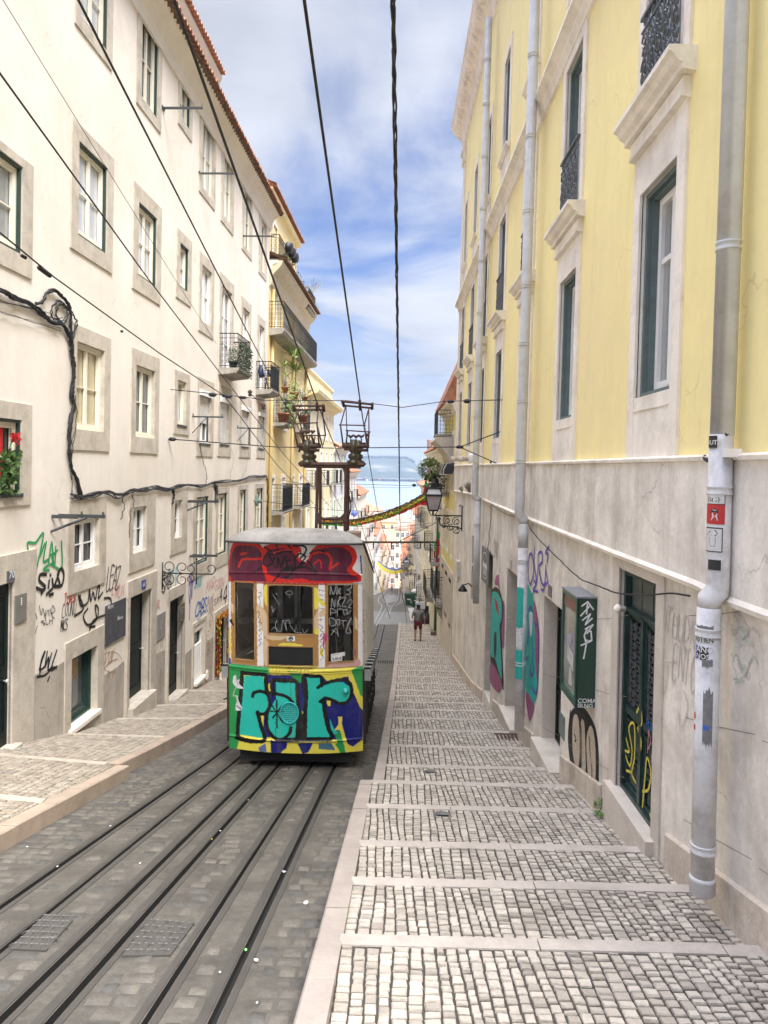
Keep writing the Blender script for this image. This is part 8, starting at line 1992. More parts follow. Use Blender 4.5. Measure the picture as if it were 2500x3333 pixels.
def person(loc, label, sk, shirt, shorts, shoes, hair, pose, H=1.78, bag=None, trousers=False):
    t = thing('person', label, 'person', loc); k = H/1.78
    P = dict(pelvis=(0,0,.93,.135), waist=(0,0,1.08,.125), chest=(0,.01,1.30,.15), top=(0,0,1.43,.11), neck=(0,.02,1.50,.052), jaw=(0,.055,1.575,.068), head=(0,.05,1.655,.088), crown=(0,.045,1.71,.07))
    P.update(pose)
    names = list(P); nodes = [tuple(x*k for x in P[n][:3])+((tuple(r*k for r in P[n][3]) if isinstance(P[n][3], tuple) else P[n][3]*k),) for n in names]; ix = {n: i for i, n in enumerate(names)}
    E_ = [('pelvis','waist'),('waist','chest'),('chest','top'),('top','neck'),('neck','jaw'),('jaw','head'),('head','crown')]
    for s in 'lr': E_ += [('pelvis','hip'+s),('hip'+s,'knee'+s),('knee'+s,'calf'+s),('calf'+s,'ank'+s),('ank'+s,'toe'+s),('top','sh'+s),('sh'+s,'el'+s),('el'+s,'wr'+s)]
    edges = [(ix[a], ix[b]) for a, b in E_]
    for s, sg in (('l',-1),('r',1)):
        d = Vector(P['wr'+s][:3])-Vector(P['el'+s][:3]); hand(nodes, edges, ix['wr'+s], d, sg)
    # nose and ears grow out of the head
    h = Vector(nodes[ix['head']][:3])
    for v, r in ((h+Vector((0,.095,-.02)),.012),(h+Vector((.088,0,-.02)),.014),(h+Vector((-.088,0,-.02)),.014)):
        nodes.append((*v, r)); edges.append((ix['head'], len(nodes)-1))
    body = skin(nodes, edges, 'body', sk, t)
    g = lambda n, f=1.0: (*[c*k for c in P[n][:3]], ((P[n][3] if not isinstance(P[n][3], tuple) else P[n][3][0])*f)*k)
    mid = lambda a, b, q, r: (*[(P[a][i]*(1-q)+P[b][i]*q)*k for i in range(3)], r*k)
    # eyes and mouth
    mb = MB(); hw = Vector((loc[0], loc[1], loc[2]))+h
    for s in (-1, 1): mb.lathe(hw+Vector((s*.032, .080, .005)), [(0,-.006),(.010,0),(.0,.008)], 8, (0,1,0))
    mb.tube([hw+Vector((-.025,.082,-.058)), hw+Vector((0,.088,-.060)), hw+Vector((.025,.082,-.058))], .005, 5); mb.build('face_details', M['black'], body)
    sh = [g('pelvis',1.16), g('waist',1.25), g('chest',1.16), g('top',1.15), mid('top','neck',.55,.065), mid('shl','ell',-.05,.088), mid('shl','ell',.72,.066), mid('shr','elr',-.05,.088), mid('shr','elr',.72,.066)]
    sh[0] = (sh[0][0], sh[0][1], sh[0][2]-.03*k, sh[0][3])
    skin(sh, [(0,1),(1,2),(2,3),(3,4),(3,5),(5,6),(3,7),(7,8)], 'shirt', shirt, t)
    q = .97 if trousers else .93
    so = [(P['pelvis'][0]*k, P['pelvis'][1]*k, (P['pelvis'][2]-.0)*k, .152*k), mid('hipl','hipl',0,.125), mid('hipl','kneel',q,.088), mid('hipr','hipr',0,.125), mid('hipr','kneer',q,.088)]
    ed = [(0,1),(1,2),(0,3),(3,4)]
    if trousers: so += [mid('kneel','ankl',.9,.062), mid('kneer','ankr',.9,.062)]; ed += [(2,5),(4,6)]
    skin(so, ed, 'trousers' if trousers else 'shorts', shorts, t)
    for s in 'lr':
        a = Vector(P['ank'+s][:3]); b = Vector(P['toe'+s][:3]); skin([(*((a+(a-b)*.30+Vector((0,0,-.045)))*k), .042*k), (*((a*.5+b*.5)*k), .046*k), (*(b*k), .036*k)], [(0,1),(1,2)], 'shoe', shoes, t, 1)
    skin([(0,P['head'][1]*k-.02*k,P['head'][2]*k-.01*k,.094*k), (0,P['head'][1]*k-.02*k,(P['crown'][2]+.0)*k,.084*k), (0,P['head'][1]*k-.055*k,(P['head'][2]-.05)*k,.062*k)], [(0,1),(0,2)], 'hair', hair, t, 2)
    if bag: mb = MB(); mb.lathe(Vector(loc)+Vector(bag[0]), [(.0,0),(.17,.05),(.18,.3),(.10,.42),(0,.44)], 10); mb.build('backpack', bag[1], t)
    return t
skm = mat('tanned_skin', (.36,.20,.13), .6, .08, 8)
mp_ = gnd(1360, 2088); gz = lambda x, Y: zstep(Y)+.02
man = person((mp_.x, mp_.y, gz(mp_.x, mp_.y)), 'man seen from behind in a grey T-shirt and dark red shorts walking down the steps', skm, mat('grey_tshirt', (.20,.215,.22), .85, .12, 12, bump=.3, bscale=30), mat('maroon_shorts', (.13,.012,.02), .85, .15, 12), mat('black_shoes', (.015,.015,.015), .6, .2, 12), mat('short_dark_hair', (.02,.015,.012), .9, .3, 30),
 dict(hipl=(-.10,0,.90,.10), kneel=(-.13,.02,.50,.062), calfl=(-.13,-.04,.36,.06), ankl=(-.14,-.10,.08,.038), toel=(-.15,.06,.03,.034), hipr=(.10,0,.90,.10), kneer=(.13,.16,.50,.062), calfr=(.13,.14,.36,.06), ankr=(.13,.16,.03,.038), toer=(.15,.33,-.02,.034),
      shl=(-.20,0,1.42,.062), ell=(-.30,.02,1.15,.045), wrl=(-.27,.22,1.06,.03), shr=(.20,0,1.42,.062), elr=(.29,-.03,1.14,.045), wrr=(.31,.05,.89,.03), jaw=(0,.075,1.565,.066), head=(0,.075,1.645,.086), crown=(0,.08,1.70,.07)), 1.83)
fp_ = gnd(1275, 1926, -.02)
person((fp_.x, fp_.y, zs(fp_.y)), 'tiny distant figure in a white top and blue trousers on the tracks', skm, mat('white_top', (.7,.7,.7), .8, .1, 9), mat('blue_trousers', (.16,.20,.30), .8, .1, 9), mat('pale_shoes', (.4,.4,.4), .7, .1, 9), mat('brown_hair', (.08,.05,.03), .9, .2, 20),
 dict(hipl=(-.10,0,.90,.10), kneel=(-.12,-.10,.50,.062), calfl=(-.12,-.08,.36,.06), ankl=(-.12,.02,.08,.038), toel=(-.13,-.14,.03,.034), hipr=(.10,0,.90,.10), kneer=(.12,.08,.50,.062), calfr=(.12,.13,.36,.06), ankr=(.12,.22,.10,.038), toer=(.13,.08,.03,.034),
      shl=(-.20,0,1.42,.062), ell=(-.30,.02,1.15,.045), wrl=(-.22,-.14,1.05,.03), shr=(.20,0,1.42,.062), elr=(.30,.02,1.14,.045), wrr=(.24,-.12,1.02,.03)), 1.75, trousers=True)
# ------------------------------------------------------------------ bins, bags, sign
gb = mat('green_bin_plastic', (.02,.085,.05), .5, .15, 4)
def bin_(p, s, label, lidopen=False, nm='wheelie_bin', grp='green wheelie bins'):
    t = thing(nm, label, 'bin', p, grp); x, y, z = p; mb = MB()
    lo = [(x-.27*s,y-.27*s,z+.06),(x+.27*s,y-.27*s,z+.06),(x+.27*s,y+.27*s,z+.06),(x-.27*s,y+.27*s,z+.06)]; hi = [(x-.36*s,y-.36*s,z+1.0*s),(x+.36*s,y-.36*s,z+1.0*s),(x+.36*s,y+.36*s,z+1.0*s),(x-.36*s,y+.36*s,z+1.0*s)]
    mb.add(lo+hi, [(0,3,2,1),(0,1,5,4),(1,2,6,5),(2,3,7,6),(3,0,4,7),(4,5,6,7)]); mb.box(WORLD, x-.39*s, x+.39*s, y-.39*s, y-.33*s, z+.93*s, z+1.02*s); mb.build('body', gb, t)
    mb = MB(); mb.box(WORLD, x-.39*s, x+.39*s, y-.38*s, y+.38*s, z+1.03*s, z+1.09*s); mb.prism(Fr((x,y,z), (1,0,0), (0,0,1), (0,-1,0)), [(1.09*s,.30*s),(1.15*s,.2*s),(1.15*s,-.2*s),(1.09*s,-.3*s)], -.3*s, .3*s); mb.build('lid', gb, t)
    mb = MB(); mb.box(WORLD, x-.15*s, x+.15*s, y-.345*s, y-.325*s, z+.55*s, z+.64*s); mb.build('label', M['winwhite'], t)
    for q in (-1, 1): mb = MB(); mb.lathe((x+q*.24*s-.03, y+.3*s, z+.1), [(.02,0),(.1,.0),(.1,.06),(.02,.06)], 10, (1,0,0)); mb.build('wheel', M['black'], t)
    return t
p = gnd(1150+665/3.6875, 1700+998/3.6875); bin_((p.x, p.y, zs(p.y)), 1.15, 'green wheelie bin on the left of the pair in the far street')
p = gnd(1150+748/3.6875, 1700+1012/3.6875); b_ = bin_((p.x, p.y-.5, zs(p.y)), 1.25, 'green wheelie bin on the right of the pair, overfilled with a white sack')
mb = MB(); mb.lathe((p.x-.1, p.y-.5, zs(p.y)+1.40), [(0,0),(.35,.05),(.40,.2),(.2,.38),(0,.42)], 9); solo(mb, 'rubbish_sack', M['winwhite'], 'white rubbish sack on top of the right-hand wheelie bin', 'sack')
for k, (x, y, w_) in enumerate(((1240,1907,2.6),(1254,1906,1.8),(1264,1904,1.8))):
    q = gnd(x, y, -.02); Y = q.y; t = thing('street_container', ['leftmost bulky dark container at the far left bend','middle dark green container with a round white hatch at the far bend','rightmost dark green container with a round white hatch at the far bend'][k], 'container', (q.x, Y, zs(Y)), 'dark containers at the far bend')
    mb = MB(); h_ = 2.6 if k else 2.9; fr = Fr((q.x,Y,zs(Y)), (1,0,0), (0,0,1), (0,-1,0)); mb.prism(fr, [(0,.7),(h_*.8,.8),(h_,.5),(h_,-.5),(h_*.8,-.8),(0,-.7)], -w_/2, w_/2-.1); mb.build('body', mat('dark_bottle_green', (.012,.03,.026), .5, .2, 2), t)
    mb = MB(); mb.lathe(fr.p(0,h_*.62,.78), [(.32,0),(.32,.06),(.1,.07)], 12, (0,-1,0)); mb.build('hatch', M['winwhite'], t)
    if k == 1: mb = MB(); mb.box(fr, -1.6, 1.6, h_, h_+.35, -.6, .6); mb.build('cardboard', M['trim'], t)
q = gnd(1234, 1900, -.02); mb = MB(); fr = Fr((q.x,q.y+9,zs(q.y+9)), (1,0,0), (0,0,1), (0,-1,0)); mb.box(fr, -1.6, 1.9, 0, 8.4, -.3, 0); mb.ring(fr, -1.7, 2.0, 0, 8.6, .2, 0, .15); solo(mb, 'dark_gateway', M['green'], 'tall dark green gateway behind the containers at the far bend', 'gate')
bm = mat('black_bin_bag', (.02,.02,.022), .35, .2, 9, bump=.6, bscale=12)
q = gnd(1150+875/3.6875, 1700+1222/3.6875)
for k, (dx, dy, s) in enumerate(((0,0,.42),(-.28,.35,.34))):
    mb = MB(); rs = random.Random(k); prof = [(0,0),(s*.9,.02),(s*1.05,s*.6),(s*.9,s*1.2),(s*.4,s*1.7),(s*.12,s*1.85),(s*.2,s*2.1)]; mb.lathe((q.x+dx, q.y+dy, zs(q.y+dy)-.02), prof, 11)
    mb.v = [(x+rs.uniform(-.035,.035), y+rs.uniform(-.035,.035), z+rs.uniform(-.02,.02)) for x, y, z in mb.v]; solo(mb, 'bin_bag', bm, ['larger black bin bag against the wall beyond the walking man','smaller black bin bag behind the larger one'][k], 'bin bag')
t = thing('hand_trolley', 'dark hand trolley standing by the wall beyond the walking man', 'trolley', (q.x+.3, q.y+.9, zs(q.y+.9))); mb = MB(); x, y, z = q.x+.25, q.y+.9, zs(q.y+.9)
mb.tube([(x-.25,y,z+.1),(x-.25,y+.1,z+1.75),(x+.0,y+.15,z+1.85),(x+.25,y+.1,z+1.75),(x+.25,y,z+.1)], .04, 6); mb.box(WORLD, x-.28, x+.28, y-.25, y+.05, z+.05, z+.1); mb.box(WORLD, x-.24, x+.24, y+.0, y+.05, z+.3, z+1.1); mb.build('frame', M['black'], t)
for s in (-1, 1): mb = MB(); mb.lathe((x+s*.28-.02,y+.1,z+.12), [(.02,0),(.12,0),(.12,.05),(.02,.05)], 12, (1,0,0)); mb.build('wheel', M['black'], t)
q2 = aty(1150+800/3.6875, 1700+1000/3.6875, 46.5); mb = MB(); mb.box(Fr(q2, (.98,.1,.05), (-.05,0,1), (0,-1,0)), -.30, .30, -.22, .22, 0, .10); o_b = solo(mb, 'folded_mattress', mat('pale_blue_sheet', (.52,.57,.68), .8, .2, 3), 'pale blue and white padded board carried upright beyond the walking man', 'board')
mb = MB(); mb.box(WORLD, q2.x-.35, q2.x+.35, q2.y, q2.y+.35, zs(q2.y)-.05, q2.z-.2); mb.box(WORLD, q2.x-.4, q2.x+.4, q2.y-.02, q2.y+.37, q2.z-.6, q2.z-.55); solo(mb, 'crate_stack', M['iron'], 'dark stacked crates holding up the pale blue padded board', 'crates')
# no-entry sign, cardboard, far lanterns
def sign(x, y, Y, r, lab, grp='round red signs in the far street'):
    c = aty(1150+x/3.6875, 1700+y/3.6875, Y); t = thing('road_sign', lab, 'road sign', (c.x, c.y, c.z), grp); mb = MB(); mb.lathe(c, [(r,0),(r,.03),(0,.031)], 24, (0,-1,0)); mb.build('disc', mat('no_entry_red', (.55,.02,.03), .4, .05, 5), t)
    mb = MB(); mb.box(Fr(c, (1,0,0), (0,0,1), (0,-1,0)), -r*.7, r*.7, -r*.14, r*.14, .03, .04); mb.build('white_bar', M['winwhite'], t)
    mb = MB(); mb.lathe(c-Vector((0,0,0)), [(r*1.0,.028),(r*1.0,.038),(r*.9,.039)], 24, (0,-1,0)); mb.build('rim', M['winwhite'], t)
    mb = MB(); mb.tube([c+Vector((0,.04,-r)), (2.5,c.y+.04,c.z-r)], .03, 6); mb.build('arm', M['iron'], t); return c
c = sign(817, 762, 60, .5, 'nearest round no-entry sign scrawled over, above the bins'); sign(762, 680, 78, .42, 'second, smaller round red sign farther down')
mb = MB(); c = aty(1150+832/3.6875, 1700+683/3.6875, 62); mb.box(Fr(c, (1,0,0), (0,0,1), (0,-1,0)), -.42, .42, -.4, .4, 0, .05); mb.box(Fr(c, (1,0,0), (0,0,1), (0,-1,0)), -.3, .3, -.02, .02, -.1, 0); solo(mb, 'blank_sign_back', mat('brown_sign_back', (.38,.30,.24), .8, .1, 3), 'square brown back of a sign above the no-entry sign', 'sign')
def copytree(o, parent=None):
    c = o.copy(); COL.objects.link(c); c.parent = parent
    for ch in list(o.children): copytree(ch, c)
    return c
for k, (x, y, Y) in enumerate(((720,500,70),(683,525,88))):
    cpy = copytree(lamp); tgt = aty(1150+x/3.6875, 1700+y/3.6875, Y); srcp = Vector((lx, LY, (zt_+zb_)/2)); cpy.location = cpy.location+(Vector((tgt.x, Y, tgt.z))-srcp); cpy.location.x = lamp.location.x+.02
    cpy['label'] = ['distant black wall lantern above the far no-entry signs','farthest small wall lantern, lower left of the other distant one'][k]; cpy['group'] = 'distant wall lanterns'
t = thing('parked_van', 'white parked van with dark windows by the right-hand kerb beyond the bins', 'van', aty(1150+668/3.6875, 1700+845/3.6875, 108)); c = gnd(1150+668/3.6875, 1700+850/3.6875, 0); x, y, z = c.x, c.y, zs(c.y)
mb = MB(); fr = Fr((x,y,z), (0,1,-.15), (0,0,1), (-1,0,0)); mb.prism(fr, [(.4,-1),(.4,1),(1.3,1.02),(2.2,.85),(2.3,.6),(2.3,-.6),(2.2,-.85),(1.3,-1.02)], 0, 4.4); mb.build('body', mat('white_van_paint', (.75,.75,.74), .3, .03, 2, coat=.4), t)
mb = MB(); fb_ = Fr((x,y,z), (1,0,0), (0,0,1), (0,-1,0)); mb.box(fb_, -.75, .75, 1.4, 2.05, 0, .02); mb.build('rear_window', M['glassd'], t)
for s in (-1, 1):
    mb = MB(); mb.box(fb_, s*.9-.08, s*.9+.08, .9, 1.3, 0, .03); mb.build('tail_light', M['red'], t)
    for yy in (.8, 3.5): mb = MB(); mb.lathe((x+s*.9-.1, y+yy, z+.34-.15*yy), [(.1,0),(.34,0),(.34,.2),(.1,.2)], 16, (1,0,0)); mb.build('wheel', M['black'], t)
# bunting strings across the far street
for k, (y, Y, m) in enumerate(((1338,95,mat('blue_bunting_paper', (.10,.16,.45), .8, .3, 9)),(1352,88,mat('yellow_bunting_paper', (.65,.55,.08), .8, .3, 9)))):
    a = aty(1232, 1700+(460+k*15)/3.6875, Y); b = aty(1345, 1700+(430+k*15)/3.6875, Y); mb = MB(); rs = random.Random(k); N = 60
    for i in range(N): q_ = a+(b-a)*i/N+Vector((0,0,-1.2*4*(i/N)*(1-i/N))); mb.leaf(q_, (rs.uniform(-.4,.4),0,-1), (0,-1,0), .45, .35)
    mb.tube([a+(b-a)*i/20+Vector((0,0,-1.2*4*(i/20)*(1-i/20))) for i in range(21)], .02, 4); solo(mb, 'bunting', m, ['string of blue paper pennants across the far street','string of yellow paper pennants across the far street'][k], 'bunting')
for k, (x, y, s, m, lb_) in enumerate(((1233,1675,1,M['leaf'],'small roadside plant at the left roofs'),)): pass
c = aty(*zO(718,1005), 48); mb = MB(); mb.lathe(c, [(0,-.2),(.22,0),(.1,.25)], 8); solo(mb, 'paper_windmill', mat('blue_purple_paper', (.10,.15,.55), .6, .6, 5), 'blue and purple paper windmill on a far left balcony', 'windmill')
# ------------------------------------------------------------------ covers, drains, litter
def zF(x, y): return (x/1.327, 2300+y/1.327)
def onroad(x, y): p = gnd(*zF(x, y), -.135); return p
def cover(pts, lab, grp='cast iron covers between the rails'):
    P = [onroad(*q) for q in pts]; c = sum(P, Vector())/4; mb = MB(); V = [(p.x, p.y, zr(p.y)+.013) for p in P]; lo = [(p.x, p.y, zr(p.y)-.03) for p in P]
    mb.add(V+lo, [(0,1,2,3),(0,4,5,1),(1,5,6,2),(2,6,7,3),(3,7,4,0)]); t = solo(mb, 'inspection_cover', mat('cast_iron_cover', (.075,.07,.06), .6, .2, 10, (.07,.065,.06), .5, 6), lab, 'cover', grp)
    mb = MB(); rs = random.Random(1)
    for i in range(7):
        for j in range(6):
            a = (i+.5)/7; b = (j+.5)/6; p = (P[0]*(1-a)+P[1]*a)*(1-b)+(P[3]*(1-a)+P[2]*a)*b; r_ = .035
            mb.tube([(p.x+r_*math.cos(th), p.y+r_*math.sin(th), zr(p.y+r_*math.sin(th))+.016) for th in [(.2 if (i+j)%2 else 1.7)+q*.5 for q in range(5)]], .0045, 4)
    mb.build('tread_pattern', mat('cast_iron_relief', (.085,.08,.07), .5, .2, 10), t)
    mb = MB(); e = P[1]; f_ = P[2]; mb.box(WORLD, min(e.x,f_.x)-.0, min(e.x,f_.x)+.0001, 0, 0, 0, 0)
cover([(525,1085),(735,1082),(840,940),(650,925)], 'rectangular cast iron cover with wavy tread between the two tracks')
cover([(40,1055),(200,1062),(330,910),(195,905)], 'rectangular cast iron cover with wavy tread in the left-hand track')
def drain(x, y, r, lab):
    p = gnd(*zD(x, y)); mb = MB(); z = zstep(p.y)+.021; mb.lathe((p.x, p.y, z-.02), [(r,0),(r,.024),(r*.88,.025),(r*.86,.018),(0,.019)], 16); t = solo(mb, 'access_cap', mat('iron_cap', (.13,.12,.11), .6, .2, 10), lab, 'cover', 'small round caps in the stepped pavement')
    mb = MB(); mb.box(WORLD, p.x-r*.6, p.x+r*.6, p.y-.01, p.y+.01, z-.0, z+.006); mb.build('slot', M['groove'], t)
drain(357,452,.10,'round iron cap in the pavement, nearest of the two'); drain(307,273,.10,'round iron cap in the pavement, farther of the two')
for (x, y, lab) in ((640,135,'rusty drain grate at the wall foot beside the second doorway'),):
    p = gnd(*zD(x,y)); mb = MB(); z = zstep(p.y)+.015
    for i in range(9): mb.box(WORLD, p.x-.30+.07*i, p.x-.26+.07*i, p.y-.22, p.y+.22, z, z+.015)
    mb.box(WORLD, p.x-.33, p.x+.36, p.y-.25, p.y-.22, z, z+.016); mb.box(WORLD, p.x-.33, p.x+.36, p.y+.22, p.y+.25, z, z+.016); solo(mb, 'drain_grate', M['rust'], lab, 'drain')
p = gnd(1150+400/3.6875, 1700+1685/3.6875, -.13); mb = MB()
for i in range(10): mb.box(WORLD, p.x-.35+.075*i, p.x-.31+.075*i, p.y-.3, p.y+.3, zr(p.y)+.008, zr(p.y)+.022)
solo(mb, 'gully_grate', M['groove'], 'dark street gully grate between the tracks and kerb beyond the tram', 'drain')
lit = [(1320,858,M['winwhite'],.045,'crumpled white paper near the kerb'),(1108,1105,M['winwhite'],.035,'small white and pink wrapper between rail and kerb, lower of the two'),(1062,1058,mat('lime_plastic', (.2,.6,.15), .5, .1, 9),.025,'tiny lime green plastic scrap in the right rail groove'),(1228,722,mat('foil', (.5,.5,.52), .3, .2, 9),.045,'silvery wrapper lying along the right rail'),
 (605,684,M['winwhite'],.02,'tiny white scrap between the middle rails'),(477,521,M['winwhite'],.022,'white scrap beside the left rail, upper left'),(118,612,M['winwhite'],.022,'white scrap near the left kerb'),(248,698,M['winwhite'],.02,'pale scrap left of the left cable slot'),(950,1160,M['winwhite'],.018,'pale crumbs beside the right cable slot'),(1072,408,M['winwhite'],.02,'white scrap in the groove ahead of the tram'),(1110,1290,mat('foil2', (.5,.5,.5), .4, .2, 9),.02,'thin pale strip near the bottom of the road'),(952,543,M['winwhite'],.02,'small white scrap in the middle track'),(915,580,PY,.02,'small yellow leaf in the middle track'),(825,170,M['winwhite'],.02,'white scrap near the far left rail'),(1440,590,M['winwhite'],.015,'small pale scrap by the pink kerb')]
rs = random.Random(5)
for x, y, m, s, lab in lit:
    p = onroad(x, y); mb = MB(); s *= .42; z = zr(p.y)+.014; n = 7
    V = [(p.x, p.y, z+s*.6)]+[(p.x+s*rs.uniform(.7,1.3)*math.cos(i*6.28/n), p.y+s*rs.uniform(.7,1.6)*math.sin(i*6.28/n), z+rs.uniform(0,s*.5)) for i in range(n)]; B = [(p.x, p.y, z-.002)]
    mb.add(V+B, [(0,i+1,(i+1)%n+1) for i in range(n)]+[(n+1,(i+1)%n+1,i+1) for i in range(n)]); solo(mb, 'litter', m, lab+' on the dark road', 'litter', 'bits of litter on the road')

# red geranium and curtain in the window at the left edge
h0 = hole_of(W3[0]); f0 = FL.uv(*z2(66,1148), .02); t = thing('geranium', 'red flowering geranium in the window at the left edge of the picture', 'plant', FL.p(f0[0]-.2, h0[2], .05)); mb = MB(); rs = random.Random(3)
for _ in range(70): q = FL.p(f0[0]+rs.gauss(0,.05), f0[1]+rs.gauss(0,.04), .06+rs.uniform(-.04,.04)); mb.leaf(q, (rs.uniform(0,1), rs.uniform(-1,1), rs.uniform(-1,1)), (1,0,0), .06, .05)
mb.build('flower', M['red'], t); mb = MB(); mb.tube([FL.p(f0[0], f0[1], .05), FL.p(f0[0]-.12, f0[1]-.3, .03), FL.p(f0[0]-.2, h0[2], .0)], .01, 5)
for _ in range(150): q = FL.p(f0[0]-.15+rs.gauss(0,.10), h0[2]+rs.uniform(.05, .62), .03+rs.uniform(-.03,.06)); mb.leaf(q, (rs.uniform(0,1), rs.uniform(-1,1), rs.uniform(-.5,1)), (1,0,0), .12, .11)
mb.build('foliage', M['leaf'], t)
a = FL.uv(*z2(18,1200), -.06)[0]; mb = MB(); mb.box(FL, a-.05, a+.05, h0[2]+.05, h0[3]-.06, -.105, -.09); solo(mb, 'red_curtain', M['red'], 'narrow red curtain strip in the geranium window at the left edge', 'curtain')
# dry shrubs rooted in the gutters
for (zf, x, y, w, s, lab) in ((zR,1150,1400,.3,1.2,'pale feathery shrub growing at the far end of the ochre house cornice'),):
    u, v = FL.uv(*zf(x, y), w); mb = MB()
    for _ in range(16):
        d = Vector((rs.uniform(-.2,1), rs.uniform(-.9,.9), rs.uniform(.3,1.2))).normalized()*s*rs.uniform(.4,1); p0 = FL.p(u, v-.2, w); mb.tube([p0, p0+d*.5+Vector((0,0,.05)), p0+d], .006, 3)
        for k in range(9): mb.leaf(p0+d*rs.uniform(.4,1), (rs.uniform(-1,1), rs.uniform(-1,1), rs.uniform(-1,1)), (0,0,1), .07, .03)
    solo(mb, 'roof_shrub', mat('dry_grey_leaf', (.30,.31,.25), .8, .3, 9), lab, 'shrub')
# haze
if HAZE:
    mb = MB(); mb.box(WORLD, -3200, 3200, -40, 3600, -62, 75); mb.f = [f[::-1] for f in mb.f]; o = mb.build('haze', MATS['white_plaster']); o.data.materials.clear(); m = bpy.data.materials.new('haze_air'); m.use_nodes = True; nt = m.node_tree; nt.nodes.clear()
    v = _n(nt, 'ShaderNodeVolumePrincipled'); v.inputs['Color'].default_value = (.62,.76,.97,1); v.inputs['Density'].default_value = HAZE; v.inputs['Anisotropy'].default_value = .2; oo = _n(nt, 'ShaderNodeOutputMaterial'); nt.links.new(v.outputs[0], oo.inputs['Volume']); o.data.materials.append(m); tag(o, 'pale bluish haze over the river and the far shore', 'haze', None, 'stuff')
# ------------------------------------------------------------------ camera, sky, sun
cd = bpy.data.cameras.new('camera'); co = bpy.data.objects.new('camera', cd); COL.objects.link(co)
co.matrix_world = CM.to_4x4(); cd.sensor_fit = 'VERTICAL'; cd.sensor_height = 36; cd.sensor_width = 27
cd.lens = F/3333*36; cd.shift_y = SH/3333; cd.clip_start = .05; cd.clip_end = 20000
scene.camera = co
w = bpy.data.worlds.new('World'); scene.world = w; w.use_nodes = True; nt = w.node_tree; nt.nodes.clear(); L = nt.links.new
EL, AZ = math.radians(52), math.radians(150)        # sun behind thin cloud, high, behind the viewer and to the right
out = _n(nt, 'ShaderNodeOutputWorld'); bg = _n(nt, 'ShaderNodeBackground', Strength=SKY)
sk = _n(nt, 'ShaderNodeTexSky', sky_type='NISHITA', sun_disc=False); sk.sun_elevation = EL; sk.sun_rotation = AZ
sk.air_density = 1.3; sk.dust_density = .4; sk.ozone_density = 2.5; sk.altitude = 60
tc = _n(nt, 'ShaderNodeTexCoord')
sep = _n(nt, 'ShaderNodeSeparateXYZ'); L(tc.outputs['Generated'], sep.inputs[0])
zz = _n(nt, 'ShaderNodeMath', operation='MAXIMUM'); L(sep.outputs[2], zz.inputs[0]); zz.inputs[1].default_value = 0
za = _n(nt, 'ShaderNodeMath', operation='ADD'); L(zz.outputs[0], za.inputs[0]); za.inputs[1].default_value = .10
dv = _n(nt, 'ShaderNodeVectorMath', operation='DIVIDE'); L(tc.outputs['Generated'], dv.inputs[0])
cb = _n(nt, 'ShaderNodeCombineXYZ'); 
for i in range(3): L(za.outputs[0], cb.inputs[i])
L(cb.outputs[0], dv.inputs[1])
mp = _n(nt, 'ShaderNodeMapping'); mp.inputs['Scale'].default_value = (.8, .8, .8); mp.inputs['Location'].default_value = CLOC; L(dv.outputs[0], mp.inputs[0])
n1 = _n(nt, 'ShaderNodeTexNoise', Scale=1.15, Detail=9, Roughness=.52, Distortion=.4); L(mp.outputs[0], n1.inputs['Vector'])
mr = _n(nt, 'ShaderNodeMapRange', interpolation_type='SMOOTHSTEP'); L(n1.outputs[0], mr.inputs[0]); mr.inputs[1].default_value = .35; mr.inputs[2].default_value = .60
mr.inputs[3].default_value = .06; mr.inputs[4].default_value = .95
n2 = _n(nt, 'ShaderNodeTexNoise', Scale=2.6, Detail=6, Roughness=.55); L(mp.outputs[0], n2.inputs['Vector'])
cr = _n(nt, 'ShaderNodeMapRange'); L(n2.outputs[0], cr.inputs[0]); cr.inputs[1].default_value = .3; cr.inputs[2].default_value = .7; cr.inputs[3].default_value = .80; cr.inputs[4].default_value = 1.08
cc = _n(nt, 'ShaderNodeVectorMath', operation='SCALE'); cc.inputs[0].default_value = CLOUD; L(cr.outputs[0], cc.inputs['Scale'])
sb_ = _n(nt, 'ShaderNodeVectorMath', operation='MULTIPLY'); L(sk.outputs[0], sb_.inputs[0]); sb_.inputs[1].default_value = SKYT
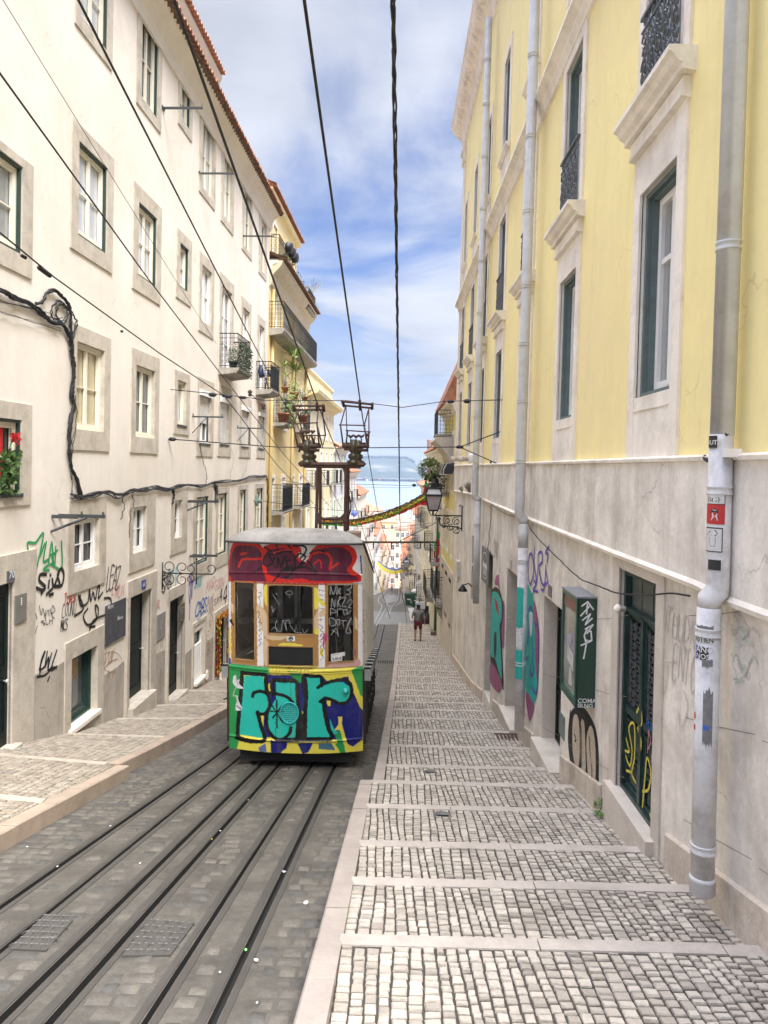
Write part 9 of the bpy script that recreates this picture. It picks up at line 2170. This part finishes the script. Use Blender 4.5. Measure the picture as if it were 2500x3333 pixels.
mx = _n(nt, 'ShaderNodeMix', data_type='RGBA'); hz = _n(nt, 'ShaderNodeMapRange', interpolation_type='SMOOTHSTEP'); L(sep.outputs[2], hz.inputs[0]); hz.inputs[1].default_value = .0; hz.inputs[2].default_value = .36; hz.inputs[3].default_value = .9; hz.inputs[4].default_value = 0
mm = _n(nt, 'ShaderNodeMath', operation='MAXIMUM'); L(mr.outputs[0], mm.inputs[0]); L(hz.outputs[0], mm.inputs[1]); L(mm.outputs[0], mx.inputs[0]); L(sb_.outputs[0], mx.inputs[6]); L(cc.outputs[0], mx.inputs[7])
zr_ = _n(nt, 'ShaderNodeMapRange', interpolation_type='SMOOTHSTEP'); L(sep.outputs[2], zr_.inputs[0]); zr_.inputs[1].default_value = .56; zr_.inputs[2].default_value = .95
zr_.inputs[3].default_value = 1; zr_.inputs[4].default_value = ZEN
zsc = _n(nt, 'ShaderNodeVectorMath', operation='SCALE'); L(mx.outputs[2], zsc.inputs[0]); L(zr_.outputs[0], zsc.inputs['Scale'])   # added glow: sky overhead, out of view, brightened to light the street walls
wm = _n(nt, 'ShaderNodeMix', data_type='RGBA'); zf_ = _n(nt, 'ShaderNodeMapRange'); L(sep.outputs[2], zf_.inputs[0]); zf_.inputs[1].default_value = .5; zf_.inputs[2].default_value = .8
wm.inputs[6].default_value = (1,1,1,1); wm.inputs[7].default_value = (1.07,1.0,.91,1); L(zf_.outputs[0], wm.inputs[0])
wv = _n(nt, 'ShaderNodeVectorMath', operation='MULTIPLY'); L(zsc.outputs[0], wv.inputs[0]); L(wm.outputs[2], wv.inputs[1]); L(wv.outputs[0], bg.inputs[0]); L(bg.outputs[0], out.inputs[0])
sd = bpy.data.lights.new('sun', 'SUN'); sd.energy = SUN; sd.angle = math.radians(25); sd.color = (1, .955, .89)
so = bpy.data.objects.new('sun', sd); COL.objects.link(so)
dvec = Vector((math.sin(AZ)*math.cos(EL), math.cos(AZ)*math.cos(EL), math.sin(EL)))
so.rotation_euler = dvec.to_track_quat('Z', 'Y').to_euler(); so.location = (0, 20, 60)
vs = scene.view_settings; vs.view_transform = 'Standard'; vs.look = 'None'; vs.exposure = EXPO; vs.gamma = 1
scene.cycles.max_bounces = 8; scene.cycles.diffuse_bounces = 5; scene.cycles.glossy_bounces = 3
